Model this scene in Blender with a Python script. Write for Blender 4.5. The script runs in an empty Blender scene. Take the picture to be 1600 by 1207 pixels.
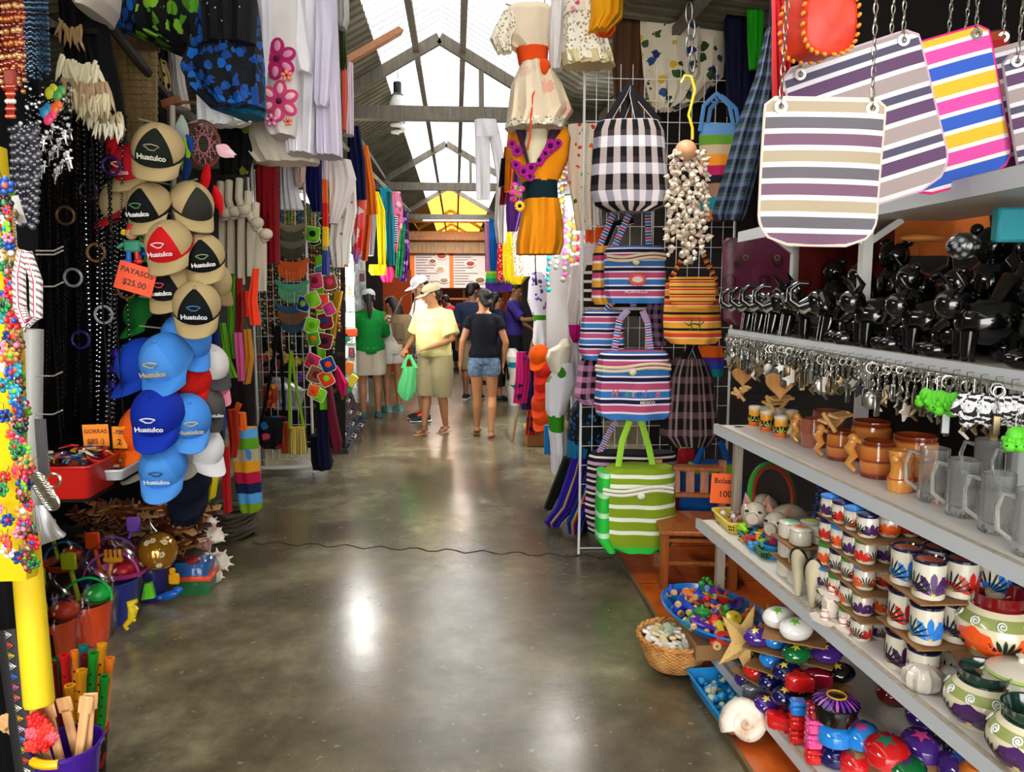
import bpy,bmesh,math,random
from mathutils import Vector as V,Matrix,Euler,noise
random.seed(7)
PI=math.pi
S=bpy.context.scene
COL=S.collection
# ---------- camera ----------
FPX=1200.0
PH=math.atan(153.5/FPX); TH=math.atan(88/FPX*math.cos(PH))
cd=bpy.data.cameras.new('camera'); cd.lens=36*FPX/1600; cd.sensor_width=36; cd.clip_start=.05; cd.clip_end=200
cam=bpy.data.objects.new('camera',cd); COL.objects.link(cam)
cam.location=(0,0,1.62); cam.rotation_euler=(PI/2-PH,0,-TH); S.camera=cam
RM=Euler((PI/2-PH,0,-TH)).to_matrix(); CO=V((0,0,1.62))
def ray(px,py): return RM @ V(((px-800)/FPX,(603.5-py)/FPX,-1))
def P(px,py,Y): d=ray(px,py); return CO+d*(Y/d.y)
def PX(px,py,X): d=ray(px,py); return CO+d*(X/d.x)
def PZ(px,py,Z): d=ray(px,py); return CO+d*((Z-1.62)/d.z)
# ---------- world, light, exposure ----------
w=bpy.data.worlds.new('world'); S.world=w; w.use_nodes=True
wb=w.node_tree.nodes['Background']; wb.inputs[0].default_value=(1,.985,.96,1); wb.inputs[1].default_value=9.0
S.view_settings.view_transform='Standard'; S.view_settings.look='None'; S.view_settings.gamma=1
S.view_settings.exposure=0.15; S.view_settings.use_curve_mapping=False
S.cycles.max_bounces=6; S.cycles.transparent_max_bounces=12; S.cycles.use_denoising=True
S.cycles.sample_clamp_indirect=6
def sun_lamp(rot,e,col,ang):
    l=bpy.data.lights.new('sun','SUN'); l.energy=e; l.color=col; l.angle=ang
    o=bpy.data.objects.new('sun',l); o.rotation_euler=rot; o.location=(0,5,8); COL.objects.link(o); return o
def point_lamp(p,e,col=(1,1,1),r=.06,name='lamp_light'):
    l=bpy.data.lights.new(name,'POINT'); l.energy=e; l.color=col; l.shadow_soft_size=r
    o=bpy.data.objects.new(name,l); o.location=p; COL.objects.link(o); return o
def area_lamp(p,sx,sy,e,rot=(0,0,0),col=(1,1,1)):
    l=bpy.data.lights.new('fill_light','AREA'); l.shape='RECTANGLE'; l.size=sx; l.size_y=sy; l.energy=e; l.color=col
    o=bpy.data.objects.new('fill_light',l); o.location=p; o.rotation_euler=rot; COL.objects.link(o); return o
# ---------- materials ----------
def C(h):
    if not isinstance(h,str): return (*h[:3],1)
    h=h.lstrip('#'); c=[int(h[i:i+2],16)/255 for i in (0,2,4)]
    return (*[x/12.92 if x <= .04045 else ((x+.055)/1.055)**2.4 for x in c],1)
MC={}
class NT:
    def __init__(s,name):
        s.m=bpy.data.materials.new(name); s.m.use_nodes=True; s.t=s.m.node_tree; s.b=s.t.nodes['Principled BSDF']
        s.out=s.t.nodes['Material Output']
    def n(s,ty,**k):
        x=s.t.nodes.new(ty)
        for a,b in k.items(): setattr(x,a,b)
        return x
    def l(s,a,b): s.t.links.new(a,b)
    def math(s,op,a,b=None,c=None):
        x=s.n('ShaderNodeMath',operation=op)
        for i,q in enumerate((a,b,c)):
            if q is None: continue
            if isinstance(q,(int,float)): x.inputs[i].default_value=q
            else: s.l(q,x.inputs[i])
        return x.outputs[0]
    def uv(s): return s.n('ShaderNodeTexCoord').outputs['UV']
    def obj(s): return s.n('ShaderNodeTexCoord').outputs['Object']
    def sep(s,v): x=s.n('ShaderNodeSeparateXYZ'); s.l(v,x.inputs[0]); return x.outputs
    def noise(s,vec,sc,det=3,rough=.5,dist=0):
        x=s.n('ShaderNodeTexNoise'); s.l(vec,x.inputs['Vector']); x.inputs['Scale'].default_value=sc
        x.inputs['Detail'].default_value=det; x.inputs['Roughness'].default_value=rough; x.inputs['Distortion'].default_value=dist; return x.outputs[0]
    def vor(s,vec,sc,out='Distance',feat='F1',rnd=1):
        x=s.n('ShaderNodeTexVoronoi',feature=feat); s.l(vec,x.inputs['Vector']); x.inputs['Scale'].default_value=sc
        x.inputs['Randomness'].default_value=rnd; return x.outputs[out]
    def ramp(s,fac,stops,interp='LINEAR'):
        x=s.n('ShaderNodeValToRGB'); r=x.color_ramp; r.interpolation=interp
        while len(r.elements) < len(stops): r.elements.new(.5)
        for e,(p,c) in zip(r.elements,stops): e.position=p; e.color=C(c)
        s.l(fac,x.inputs[0]); return x.outputs[0]
    def mix(s,f,a,b):
        x=s.n('ShaderNodeMix',data_type='RGBA')
        if isinstance(f,(int,float)): x.inputs[0].default_value=f
        else: s.l(f,x.inputs[0])
        for i,q in ((6,a),(7,b)):
            if isinstance(q,(str,tuple)): x.inputs[i].default_value=C(q)
            else: s.l(q,x.inputs[i])
        return x.outputs[2]
    def col(s,c): s.l(c,s.b.inputs['Base Color'])
    def bump(s,h,st=.3,d=.01):
        x=s.n('ShaderNodeBump'); x.inputs['Strength'].default_value=st; x.inputs['Distance'].default_value=d
        s.l(h,x.inputs['Height']); s.l(x.outputs[0],s.b.inputs['Normal'])
def M(c,r=.6,metal=0,coat=0,name=None,sub=0,spec=None):
    k=('M',str(c),r,metal,coat)
    if k in MC: return MC[k]
    t=NT(name or 'plain'); t.b.inputs['Base Color'].default_value=C(c); t.b.inputs['Roughness'].default_value=r
    t.b.inputs['Metallic'].default_value=metal; t.b.inputs['Coat Weight'].default_value=coat; t.b.inputs['Coat Roughness'].default_value=.08
    if spec is None and r > .7: spec=.15
    if spec is not None: t.b.inputs['Specular IOR Level'].default_value=spec
    MC[k]=t.m; return t.m
def weave(t,sc=140): t.bump(t.noise(t.obj(),sc,2),.25,.002)
def FAB(c,c2=None,sc=14,th=.5,r=.85):
    "plain or noise-printed fabric"
    k=('F',str(c),str(c2),sc,th)
    if k in MC: return MC[k]
    t=NT('fabric'); t.b.inputs['Roughness'].default_value=r; t.b.inputs['Specular IOR Level'].default_value=.2
    if c2 is None: t.col(t.mix(t.noise(t.obj(),9,2),c,tuple(x*.86 for x in C(c)[:3])))
    else: t.col(t.ramp(t.noise(t.obj(),sc,3,.6,1.2),[(0,c),(th-.02,c),(th+.03,c2),(1,c2)]))
    weave(t); MC[k]=t.m; return t.m
def STR(cols,axis=1,rep=1,wob=0,r=.85):
    "stripes: cols = [(colour, width)...] along UV axis, repeated rep times"
    k=('S',str(cols),axis,rep)
    if k in MC: return MC[k]
    t=NT('striped_fabric'); t.b.inputs['Roughness'].default_value=r; t.b.inputs['Specular IOR Level'].default_value=.2
    uv=t.sep(t.uv()); f=uv[axis]
    f=t.math('FRACT',t.math('MULTIPLY',f,rep))
    W=sum(w for _,w in cols); st=[]; a=0
    for c,w_ in cols: st.append((a/W,c)); a += w_
    t.col(t.ramp(f,st,'CONSTANT')); weave(t); MC[k]=t.m; return t.m
def CHK(cu,cv,ru=6,rv=6):
    "plaid: stripes in u multiplied by stripes in v"
    k=('K',str(cu),str(cv),ru,rv)
    if k in MC: return MC[k]
    t=NT('checked_fabric'); t.b.inputs['Roughness'].default_value=.85; t.b.inputs['Specular IOR Level'].default_value=.2
    uv=t.sep(t.uv()); o=[]
    for ax,cs,rp in ((0,cu,ru),(1,cv,rv)):
        f=t.math('FRACT',t.math('MULTIPLY',uv[ax],rp)); W=sum(w for _,w in cs); st=[]; a=0
        for c,w_ in cs: st.append((a/W,c)); a += w_
        o.append(t.ramp(f,st,'CONSTANT'))
    t.col(t.mix(.5,o[0],o[1])); weave(t); MC[k]=t.m; return t.m
def SPOT(base,cols,sc=12,size=.3,r=.8,sc2=None,vec='obj'):
    "flower / blob print: voronoi cells with random colours on a base"
    k=('P',str(base),str(cols),sc,size)
    if k in MC: return MC[k]
    t=NT('printed_fabric'); t.b.inputs['Roughness'].default_value=r; t.b.inputs['Specular IOR Level'].default_value=.25
    o=t.obj() if vec == 'obj' else t.uv()
    d=t.n('ShaderNodeVectorMath',operation='ADD'); nz=t.n('ShaderNodeTexNoise'); nz.inputs['Scale'].default_value=sc*2.2
    t.l(o,nz.inputs['Vector']); sm=t.n('ShaderNodeVectorMath',operation='SCALE'); t.l(nz.outputs[1],sm.inputs[0]); sm.inputs[3].default_value=.55/sc
    t.l(o,d.inputs[0]); t.l(sm.outputs[0],d.inputs[1])
    dist=t.vor(d.outputs[0],sc); cl=t.vor(d.outputs[0],sc,'Color')
    h=t.sep(cl)[0]; n=len(cols)
    cc=t.ramp(h,[(i/n,c) for i,c in enumerate(cols)],'CONSTANT')
    t.col(t.mix(t.math('LESS_THAN',dist,size),base,cc)); MC[k]=t.m; return t.m
def WOOD(c,c2,r=.45,sc=3):
    k=('W',c,c2,r)
    if k in MC: return MC[k]
    t=NT('wood'); t.b.inputs['Roughness'].default_value=r
    mp=t.n('ShaderNodeMapping'); mp.inputs['Scale'].default_value=(14,14,1.5); t.l(t.obj(),mp.inputs[0])
    t.col(t.ramp(t.noise(mp.outputs[0],sc,4,.6,.6),[(.3,c),(.7,c2)])); MC[k]=t.m; return t.m
# ---------- mesh builder ----------
class MB:
    def __init__(s): s.v=[]; s.f=[]
    def add(s,vs,fs,m=0,uvs=None):
        o=len(s.v); s.v += [V(a) for a in vs]
        for i,f in enumerate(fs): s.f.append((tuple(o+j for j in f),m,uvs[i] if uvs else None))
        return s
    def box(s,c,d,m=0,rot=None,b=0):
        hx,hy,hz=d[0]/2,d[1]/2,d[2]/2; c=V(c)
        if b <= 0:
            vs=[V((x*hx,y*hy,z*hz)) for z in (-1,1) for y in (-1,1) for x in (-1,1)]
            fs=[(0,2,3,1),(4,5,7,6),(0,1,5,4),(2,6,7,3),(0,4,6,2),(1,3,7,5)]
        else:
            vs=[]; fs=[]; ix={}
            for z in (-1,1):
                for y in (-1,1):
                    for x in (-1,1):
                        for a in range(3):
                            q=[x*(hx-b),y*(hy-b),z*(hz-b)]; q[a]=(x,y,z)[a]*(hx,hy,hz)[a]
                            ix[x,y,z,a]=len(vs); vs.append(V(q))
            g=lambda L: [ix[k] for k in L]
            for a in range(3):
                for sg in (-1,1):
                    u,w_=[(1,2),(2,0),(0,1)][a]; L=[]
                    for su,sw in ((-1,-1),(1,-1),(1,1),(-1,1)):
                        k=[0,0,0]; k[a]=sg; k[u]=su; k[w_]=sw; L.append((*k,a))
                    L=g(L); fs.append(L if sg > 0 else L[::-1])
            for a in range(3):
                u,w_=[(1,2),(2,0),(0,1)][a]
                for su in (-1,1):
                    for sw in (-1,1):
                        k0=[0,0,0]; k0[a]=-1; k0[u]=su; k0[w_]=sw; k1=list(k0); k1[a]=1
                        fs.append(g([(*k0,u),(*k1,u),(*k1,w_),(*k0,w_)]) if su*sw < 0 else g([(*k0,w_),(*k1,w_),(*k1,u),(*k0,u)]))
            for z in (-1,1):
                for y in (-1,1):
                    for x in (-1,1):
                        L=g([(x,y,z,0),(x,y,z,1),(x,y,z,2)]); fs.append(L if x*y*z > 0 else L[::-1])
        if rot is not None:
            R=rot if isinstance(rot,Matrix) else Euler(rot).to_matrix(); vs=[R @ a for a in vs]
        return s.add([a+c for a in vs],fs,m)
    def loft(s,rings,m=0,cap=True,close=True,uv=True,u0=0,u1=1):
        n=len(rings[0]); k=len(rings); o=len(s.v)
        for r in rings: s.v += [V(a) for a in r]
        e=n if close else n-1
        for i in range(k-1):
            for j in range(e):
                a,b_=o+i*n+j,o+i*n+(j+1) % n
                ua,ub=u0+(u1-u0)*j/e,u0+(u1-u0)*(j+1)/e; va,vb=1-i/(k-1),1-(i+1)/(k-1)
                s.f.append(((a,b_,b_+n,a+n),m,((ua,va),(ub,va),(ub,vb),(ua,vb))))
        if cap and close:
            s.f.append((tuple(range(o+n-1,o-1,-1)),m,None)); s.f.append((tuple(range(o+(k-1)*n,o+k*n)),m,None))
        return s
    def tube(s,pts,r,n=8,m=0,cap=True,closed=False,flat=1.0,up=(0,0,1)):
        pts=[V(p) for p in pts]; k=len(pts); rs=r if isinstance(r,(list,tuple)) else [r]*k; rings=[]
        nrm=None
        for i in range(k):
            t=(pts[(i+1) % k]-pts[i-1]) if closed else (pts[min(i+1,k-1)]-pts[max(i-1,0)])
            if t.length < 1e-9: t=V((0,0,1))
            t.normalize()
            if nrm is None: nrm=V(up) if abs(t.dot(V(up))) < .95 else V((1,0,0))
            nrm=nrm-t*nrm.dot(t)
            nrm.normalize(); bn=t.cross(nrm)
            ra=rs[i]; rx,ry=ra if isinstance(ra,tuple) else (ra,ra*flat)
            rings.append([pts[i]+bn*(rx*math.cos(2*PI*j/n))+nrm*(ry*math.sin(2*PI*j/n)) for j in range(n)])
        if closed: rings.append(rings[0]); cap=False
        return s.loft(rings,m,cap)
    def lathe(s,prof,c=(0,0,0),n=20,m=0,ax=None,uvrep=1,sx=1,sy=1,cap=False):
        "prof = [(r,z)...]"
        c=V(c); R=ax if ax is not None else Matrix.Identity(3)
        return s.loft([[c+R @ V((r*sx*math.cos(2*PI*j/n),r*sy*math.sin(2*PI*j/n),z)) for j in range(n)] for r,z in prof],m,cap)
    def ball(s,c,r,m=0,n=12,k=8,rot=None):
        rx,ry,rz=r if isinstance(r,tuple) else (r,r,r); R=(Euler(rot).to_matrix() if not isinstance(rot,Matrix) else rot) if rot is not None else Matrix.Identity(3); c=V(c)
        rings=[]
        for i in range(k+1):
            a=PI*i/k; q=max(math.sin(a),.001)
            rings.append([c+R @ V((rx*q*math.cos(2*PI*j/n),ry*q*math.sin(2*PI*j/n),-rz*math.cos(a))) for j in range(n)])
        return s.loft(rings,m,False)
    def cyl(s,p0,p1,r0,r1=None,n=12,m=0): return s.tube([p0,p1],[r0,r1 if r1 is not None else r0],n,m)
    def prism(s,poly,y0,y1,m=0,F=None):
        "poly in (x,z), extruded from y0 to y1; F maps points"
        n=len(poly); F=F or (lambda q: q)
        vs=[F(V((x,y0,z))) for x,z in poly]+[F(V((x,y1,z))) for x,z in poly]
        xs=[p[0] for p in poly]; zs=[p[1] for p in poly]; mx,Mx,mz,Mz=min(xs),max(xs),min(zs),max(zs)
        u=[((x-mx)/max(Mx-mx,1e-6),(z-mz)/max(Mz-mz,1e-6)) for x,z in poly]
        s.add(vs,[tuple(range(n)),tuple(range(2*n-1,n-1,-1))]+[(i,i+n,(i+1) % n+n,(i+1) % n) for i in range(n)],m,
              [tuple(u),tuple(u[::-1])]+[(u[i],u[i],u[(i+1) % n],u[(i+1) % n]) for i in range(n)])
        return s
    def xf(s,Mx,start=0):
        for i in range(start,len(s.v)): s.v[i]=Mx @ s.v[i]
        return s
def TR(loc=(0,0,0),rot=(0,0,0),sc=1):
    sc=sc if isinstance(sc,tuple) else (sc,sc,sc)
    return Matrix.Translation(V(loc)) @ Euler(rot).to_matrix().to_4x4() @ Matrix.Diagonal((*sc,1))
def tag(o,label=None,cat=None,group=None,kind=None):
    if label: o['label']=label
    if cat: o['category']=cat
    if group: o['group']=group
    if kind: o['kind']=kind
    return o
def mk(name,mb,mats,parent=None,label=None,cat=None,group=None,kind=None,org=None,flat=False,ang=40):
    me=bpy.data.meshes.new(name); g=V(org) if org is not None else V((0,0,0))
    me.from_pydata([tuple(a-g) for a in mb.v],[],[f[0] for f in mb.f])
    mats=mats if isinstance(mats,(list,tuple)) else [mats]
    for m in mats: me.materials.append(m)
    me.polygons.foreach_set('material_index',[min(f[1],len(mats)-1) for f in mb.f])
    if any(f[2] for f in mb.f):
        uvl=me.uv_layers.new(name='UVMap'); d=[]
        for f in mb.f:
            if f[2]:
                for q in f[2]: d += [q[0],q[1]]
            else: d += [.5,.5]*len(f[0])
        uvl.data.foreach_set('uv',d)
    if not flat:
        me.polygons.foreach_set('use_smooth',[True]*len(me.polygons)); me.set_sharp_from_angle(angle=math.radians(ang))
    me.update()
    o=bpy.data.objects.new(name,me); COL.objects.link(o)
    if parent is not None: o.parent=parent
    elif org is not None: o.location=g
    return tag(o,label,cat,group,kind)
class T:
    "a thing: an Empty at org with parts built in world coordinates"
    def __init__(s,name,label,cat,group=None,org=(0,0,0)):
        s.g=V(org); s.o=bpy.data.objects.new(name,None); COL.objects.link(s.o); s.o.location=s.g; s.o.empty_display_size=.05
        tag(s.o,label,cat,group); s.used=False
    def part(s,name,mb,mats,parent=None,label=None,**k):
        o=mk(name,mb,mats,parent or s.o,label=label,org=None if False else s.g,**k); return o
def kids(o): return [c for c in bpy.data.objects if c.parent == o] if not hasattr(o,'_k') else o._k
def copy_tree(o,parent=None):
    c=o.copy(); COL.objects.link(c)
    if parent is not None: c.parent=parent
    for ch in o.children: copy_tree(ch,c)
    return c
def setmat(o,ms):
    for i,m in ms.items():
        sl=o.material_slots[i]; sl.link='OBJECT'; sl.material=m
def put(t,loc,label,rot=(0,0,0),sc=1,group=None,mats=None):
    "place a prototype (first time itself, then copies); mats = {part name or '': {slot: material}}"
    root=t.o if isinstance(t,T) else t
    if root.get('_used'):
        o=copy_tree(root)
        def rs(x):
            for sl in getattr(x,'material_slots',[]): sl.link='DATA'
            for q in x.children: rs(q)
        rs(o)
    else: o=root; 
    if not root.get('_used'): root['_used']=1
    o.location=loc; o.rotation_euler=rot; o.scale=sc if isinstance(sc,tuple) else (sc,sc,sc)
    o['label']=label
    if group: o['group']=group
    if mats:
        for k,d in mats.items():
            if k == '': setmat(o,d); continue
            for ch in o.children:
                if ch.name.split('.')[0] == k: setmat(ch,d)
                for c2 in ch.children:
                    if c2.name.split('.')[0] == k: setmat(c2,d)
    return o
def text(s,p,size,mat,parent=None,rot=(PI/2,0,0),name='lettering',shear=0,ext=.0006,align='CENTER',org=None,sp=1,off=0.0):
    c=bpy.data.curves.new(name,'FONT'); c.body=s; c.size=size; c.extrude=ext; c.align_x=align; c.align_y='CENTER'; c.shear=shear
    c.space_character=sp; c.offset=off; c.resolution_u=3; o=bpy.data.objects.new(name+'_curve',c); me=bpy.data.meshes.new_from_object(o)
    bpy.data.objects.remove(o); bpy.data.curves.remove(c); me.materials.clear(); me.materials.append(mat); o=bpy.data.objects.new(name,me); COL.objects.link(o)
    o.rotation_euler=rot; o.location=V(p)-(V(org) if org is not None else V((0,0,0)))
    if parent is not None: o.parent=parent
    return o
def lerp(a,b,t): return a+(b-a)*t
def interp(rows,v):
    "rows: list of tuples, first = key rising 0..1"
    for a,b in zip(rows,rows[1:]):
        if v <= b[0]:
            t=(v-a[0])/max(b[0]-a[0],1e-9); t=max(0,t); return [lerp(x,y,t) for x,y in zip(a,b)]
    return list(rows[-1])
def drape(rows,Y,d=.05,folds=4,amp=.012,n=28,nv=None,m=0,seed=0,px=True,mb=None,hemw=0,dy=0):
    """a hanging cloth volume. rows=[(py,xl,xr[,depth_factor])...] pixels at depth Y, top to bottom.
    closed cross-section; front (towards the camera) carries UV u 0..1 ; v 1 top .. 0 bottom"""
    mb=mb or MB(); rnd=random.Random(seed); ph=[rnd.random()*6.28 for _ in range(4)]
    y0,y1=rows[0][0],rows[-1][0]; R=[((r[0]-y0)/(y1-y0),r[0],r[1],r[2],r[3] if len(r) > 3 else 1) for r in rows]
    nv=nv or max(6,len(rows)*3); rings=[]; h=n//2
    vs=sorted(set([i/nv for i in range(nv+1)]+[r[0] for r in R])); nk=len(vs)
    for v in vs:
        _,py,xl,xr,df=interp(R,v); ring=[]
        for j in range(n):
            if j <= h: u=j/h; sg=-1
            else: u=1-(j-h)/(n-h); sg=1
            px_=lerp(xl,xr,u); pyj=py
            if hemw and v > .999: pyj += hemw*math.sin(u*9+ph[3])
            p=P(px_,pyj,Y+dy*v)
            prof=math.sqrt(max(0,1-(2*u-1)**2))*.8+.2*(0 if u in (0,1) else 1)
            f=math.sin(u*folds*2*PI+ph[0]+v*1.2*math.sin(ph[1]))*amp*(.25+.75*v)+math.sin(u*folds*4.3+ph[2]+v*3)*amp*.4
            p.y += sg*d*.5*prof*df+f*(1 if 0 < u < 1 else .3)
            ring.append(p)
        rings.append(ring)
    o=len(mb.v); 
    for r in rings: mb.v += r
    for i in range(nk-1):
        va,vb=1-vs[i],1-vs[i+1]
        for j in range(n):
            j2=(j+1) % n
            u=lambda q: q/h if q <= h else 1-(q-h)/(n-h)
            ua,ub=u(j),(u(j2) if j2 else 0)
            mb.f.append(((o+i*n+j,o+i*n+j2,o+(i+1)*n+j2,o+(i+1)*n+j),m,((ua,va),(ub,va),(ub,vb),(ua,vb))))
    mb.f.append((tuple(range(o+n-1,o-1,-1)),m,None)); mb.f.append((tuple(range(o+(nk-1)*n,o+nk*n)),m,None))
    return mb
ORD=['first','second','third','fourth','fifth','sixth','seventh','eighth','ninth','tenth','eleventh','twelfth','thirteenth','fourteenth','fifteenth','sixteenth','seventeenth','eighteenth','nineteenth','twentieth','twenty-first','twenty-second','twenty-third','twenty-fourth','twenty-fifth','twenty-sixth','twenty-seventh','twenty-eighth','twenty-ninth','thirtieth']
# ---------- the setting ----------
def st(name,mb,m,**k): return mk(name,mb,m,kind='structure',**k)
t=NT('polished_concrete'); o_=t.obj()
n1=t.noise(o_,.9,6,.6,.4); n2=t.noise(o_,5,8,.7); n3=t.noise(o_,60,4,.6)
c1=t.ramp(n1,[(.3,'#3e3927'),(.5,'#6f6750'),(.64,'#989173')])
c2=t.mix(t.math('MULTIPLY',t.ramp(n2,[(.35,'#000000'),(.7,'#ffffff')]),.6),c1,'#2c2413')
spk=t.math('GREATER_THAN',t.noise(o_,26,2),.7)
t.col(t.mix(t.math('MULTIPLY',spk,.5),c2,'#9a9583'))
rr=t.math('MULTIPLY_ADD',n2,.22,.13); t.l(rr,t.b.inputs['Roughness']); t.bump(t.math('ADD',n1,t.math('MULTIPLY',n3,.12)),.35,.012)
t.b.inputs['Coat Weight'].default_value=.25; t.b.inputs['Coat Roughness'].default_value=.2
FLOORM=t.m
f=MB(); f.box((0,12,-.1),(9,38,.2)); st('floor',f,FLOORM)
# expansion joint crossing the aisle
j=MB(); pts=[]
for i in range(40):
    px=395+i*14.4; py=848+(px-395)*.042+3*math.sin(i*1.7)
    pts.append(PZ(px,py,.001))
j.tube(pts,.006,5,flat=.35); st('floor_joint',j,M('#2b261c',.9),parent=None)
# orange tiled plinth strip on the right
t=NT('orange_tile'); uvx=t.sep(t.obj())
g=t.math('LESS_THAN',t.math('FRACT',t.math('MULTIPLY',t.math('ADD',uvx[1],.12),1/.58)),.012)
nn=t.noise(t.obj(),7,4)
t.col(t.mix(g,t.ramp(nn,[(.3,'#9c3f12'),(.7,'#c9601f')]),'#5b2b12')); t.b.inputs['Roughness'].default_value=.22
f=MB(); f.box((1.72,3.0,.012),(1.5,3.5,.024),b=.004); f.box((.965,3.0,.012),(.014,3.5,.03),1)
st('floor_tiles',f,[t.m,M('#6b5a3c',.8)])
# walls: dark timber backs of the stalls
t=NT('dark_boards'); x=t.sep(t.obj())
gap=t.math('LESS_THAN',t.math('FRACT',t.math('MULTIPLY',x[2],8)),.06)
t.col(t.mix(gap,t.ramp(t.noise(t.obj(),3,5),[(.3,'#171210'),(.7,'#2a2019')]),'#070605')); t.b.inputs['Roughness'].default_value=.8
DARKB=t.m
f=MB(); f.box((-3.1,12,1.9),(.12,34,3.8)); st('wall_left',f,DARKB)
f=MB(); f.box((3.1,12,1.9),(.12,34,3.8)); st('wall_right',f,DARKB)
f=MB(); [f.box((s*2.9,-4,1.9),(.5,.12,3.8)) for s in (-1,1)]; f.box((0,-4,3.6),(6.3,.12,.5)); st('wall_front_added',f,DARKB)  # unseen end wall, added to cut daylight from the open end
f=MB(); f.box((0,29,1.9),(6.3,.12,3.8)); st('wall_back',f,M('#8a5a34',.8))
# stall partitions on both sides (upright timber between stalls)
for i,(X0,X1,Y) in enumerate([(-3.05,-1.95,5.6),(1.35,3.05,5.3),(-3.05,-1.45,9.7),(1.35,3.05,9.2),(-3.05,-1.3,14),(1.2,3.05,14)]):
    f=MB(); f.box(((X0+X1)/2,Y,1.6),(X1-X0,.04,3.2)); st('partition',f,DARKB)
# louvred timber shutter high in the left stall
# ---------- roof ----------
SL=.57; RX=-.12; RZ=3.83
def roofz(x): q=abs(x-RX); return RZ-SL*min(q,1.1)-.1*max(0,q-1.1)
def corr(x0,x1,y0,y1,m,name,pitch=.13,amp=.024,dz=0):
    "corrugated sheet, ribs run down the slope, waves repeat along Y"
    mb=MB(); ny=int((y1-y0)/pitch*6); a,b=[],[]
    rings=[]
    for i in range(ny+1):
        y=y0+(y1-y0)*i/ny; h=amp*math.sin(2*PI*y/pitch)
        rings.append([V((x0,y,roofz(x0)+h+dz)),V((x1,y,roofz(x1)+h+dz)),V((x1,y,roofz(x1)+h+dz+.004)),V((x0,y,roofz(x0)+h+dz+.004))])
    mb.loft(rings,0,True); return st(name,mb,m)
t=NT('galvanised_sheet'); gr=t.math('MULTIPLY_ADD',t.math('SINE',t.math('MULTIPLY',t.sep(t.obj())[1],2*PI/.13)),.5,.5); t.col(t.mix(t.math('MULTIPLY',t.math('LESS_THAN',gr,.3),.6),t.ramp(t.noise(t.obj(),4,5,.6),[(.3,'#5a5846'),(.7,'#918c76')]),'#2e2b20')); t.b.inputs['Roughness'].default_value=.5; t.b.inputs['Metallic'].default_value=.3  # groove shade of the corrugation painted in as dark bands
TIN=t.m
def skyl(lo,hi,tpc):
    t=NT('translucent_sheet'); y=t.sep(t.obj())[1]; s_=t.math('MULTIPLY_ADD',t.math('SINE',t.math('MULTIPLY',y,2*PI/.13)),.5,.5)  # rib shading put into the sheet colour as a wave along the roof
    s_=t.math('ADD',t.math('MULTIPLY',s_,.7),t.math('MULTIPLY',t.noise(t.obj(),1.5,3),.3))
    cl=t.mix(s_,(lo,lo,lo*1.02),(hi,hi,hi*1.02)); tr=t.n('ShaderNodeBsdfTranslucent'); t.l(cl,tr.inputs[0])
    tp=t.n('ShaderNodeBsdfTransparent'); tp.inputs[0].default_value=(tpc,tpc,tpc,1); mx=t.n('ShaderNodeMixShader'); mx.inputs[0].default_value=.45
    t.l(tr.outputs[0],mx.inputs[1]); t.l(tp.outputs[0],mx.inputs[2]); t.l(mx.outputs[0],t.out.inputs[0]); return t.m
SKN,SKM,SKYL=skyl(.4,.66,.36),skyl(.62,.85,.6),skyl(.8,1,.8)  # one sheet in three tones: skylight brightness per bay set by colour
t=NT('yellow_sheet')
tr=t.n('ShaderNodeBsdfTranslucent'); tr.inputs[0].default_value=(1,.66,.22,1)
tp=t.n('ShaderNodeBsdfTransparent'); tp.inputs[0].default_value=(1,.62,.16,1)
mx=t.n('ShaderNodeMixShader'); mx.inputs[0].default_value=.5
t.l(tr.outputs[0],mx.inputs[1]); t.l(tp.outputs[0],mx.inputs[2]); t.l(mx.outputs[0],t.out.inputs[0])
SKYY=t.m
HW=.5
Y0R,Y1R,YY=-4.0,29,17.5
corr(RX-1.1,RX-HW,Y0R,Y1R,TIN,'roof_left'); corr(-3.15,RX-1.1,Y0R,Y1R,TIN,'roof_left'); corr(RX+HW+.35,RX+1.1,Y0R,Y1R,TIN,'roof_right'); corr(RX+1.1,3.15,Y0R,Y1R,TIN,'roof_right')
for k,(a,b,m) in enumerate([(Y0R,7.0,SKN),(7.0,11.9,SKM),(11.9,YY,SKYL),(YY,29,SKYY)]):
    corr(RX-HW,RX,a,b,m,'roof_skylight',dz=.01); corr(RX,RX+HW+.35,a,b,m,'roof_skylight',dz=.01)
BEAM=WOOD('#5f594c','#7d7668',.7)
STEEL=M('#8f8a7c',.6)
TY=[7.0,11.9,16.9,21.9,26.5]
f=MB()
for x in (-2.2,-1.05,RX-.2,RX+.2,1.3,2.3):   # purlins along the roof
    f.box((x,(Y0R+Y1R)/2,roofz(x)-.06),(.05,Y1R-Y0R,.05),rot=(0,0,0))
st('roof_purlins',f,BEAM)
for Y in TY:
    f=MB(); zt=3.13
    f.box((0,Y,zt),(6.2,.1,.115))
    for sg in (-1,1):
        a=V((RX,Y,RZ-.07)); b=V((RX+sg*1.25,Y,RZ-.07-SL*1.25)); mid=(a+b)/2; L=(b-a).length
        f.box(mid,(L,.06,.09),rot=(0,math.atan2(-(b-a).z,(b-a).x) ,0))
        x=RX+sg*.36; 
        if sg > 0 and Y < 12: f.box((x,Y,(zt+roofz(x))/2-.04),(.045,.045,roofz(x)-zt-.1))
        x=RX+sg*1.1
        f.box((x,Y,(zt+roofz(x))/2-.04),(.045,.045,max(.05,roofz(x)-zt)))
    st('roof_truss',f,BEAM)
f=MB()
for Y in TY:
    for x in (-1.8,1.8): f.box((x,Y,1.55),(.09,.09,3.1))
st('pillar_posts',f,BEAM)
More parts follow.
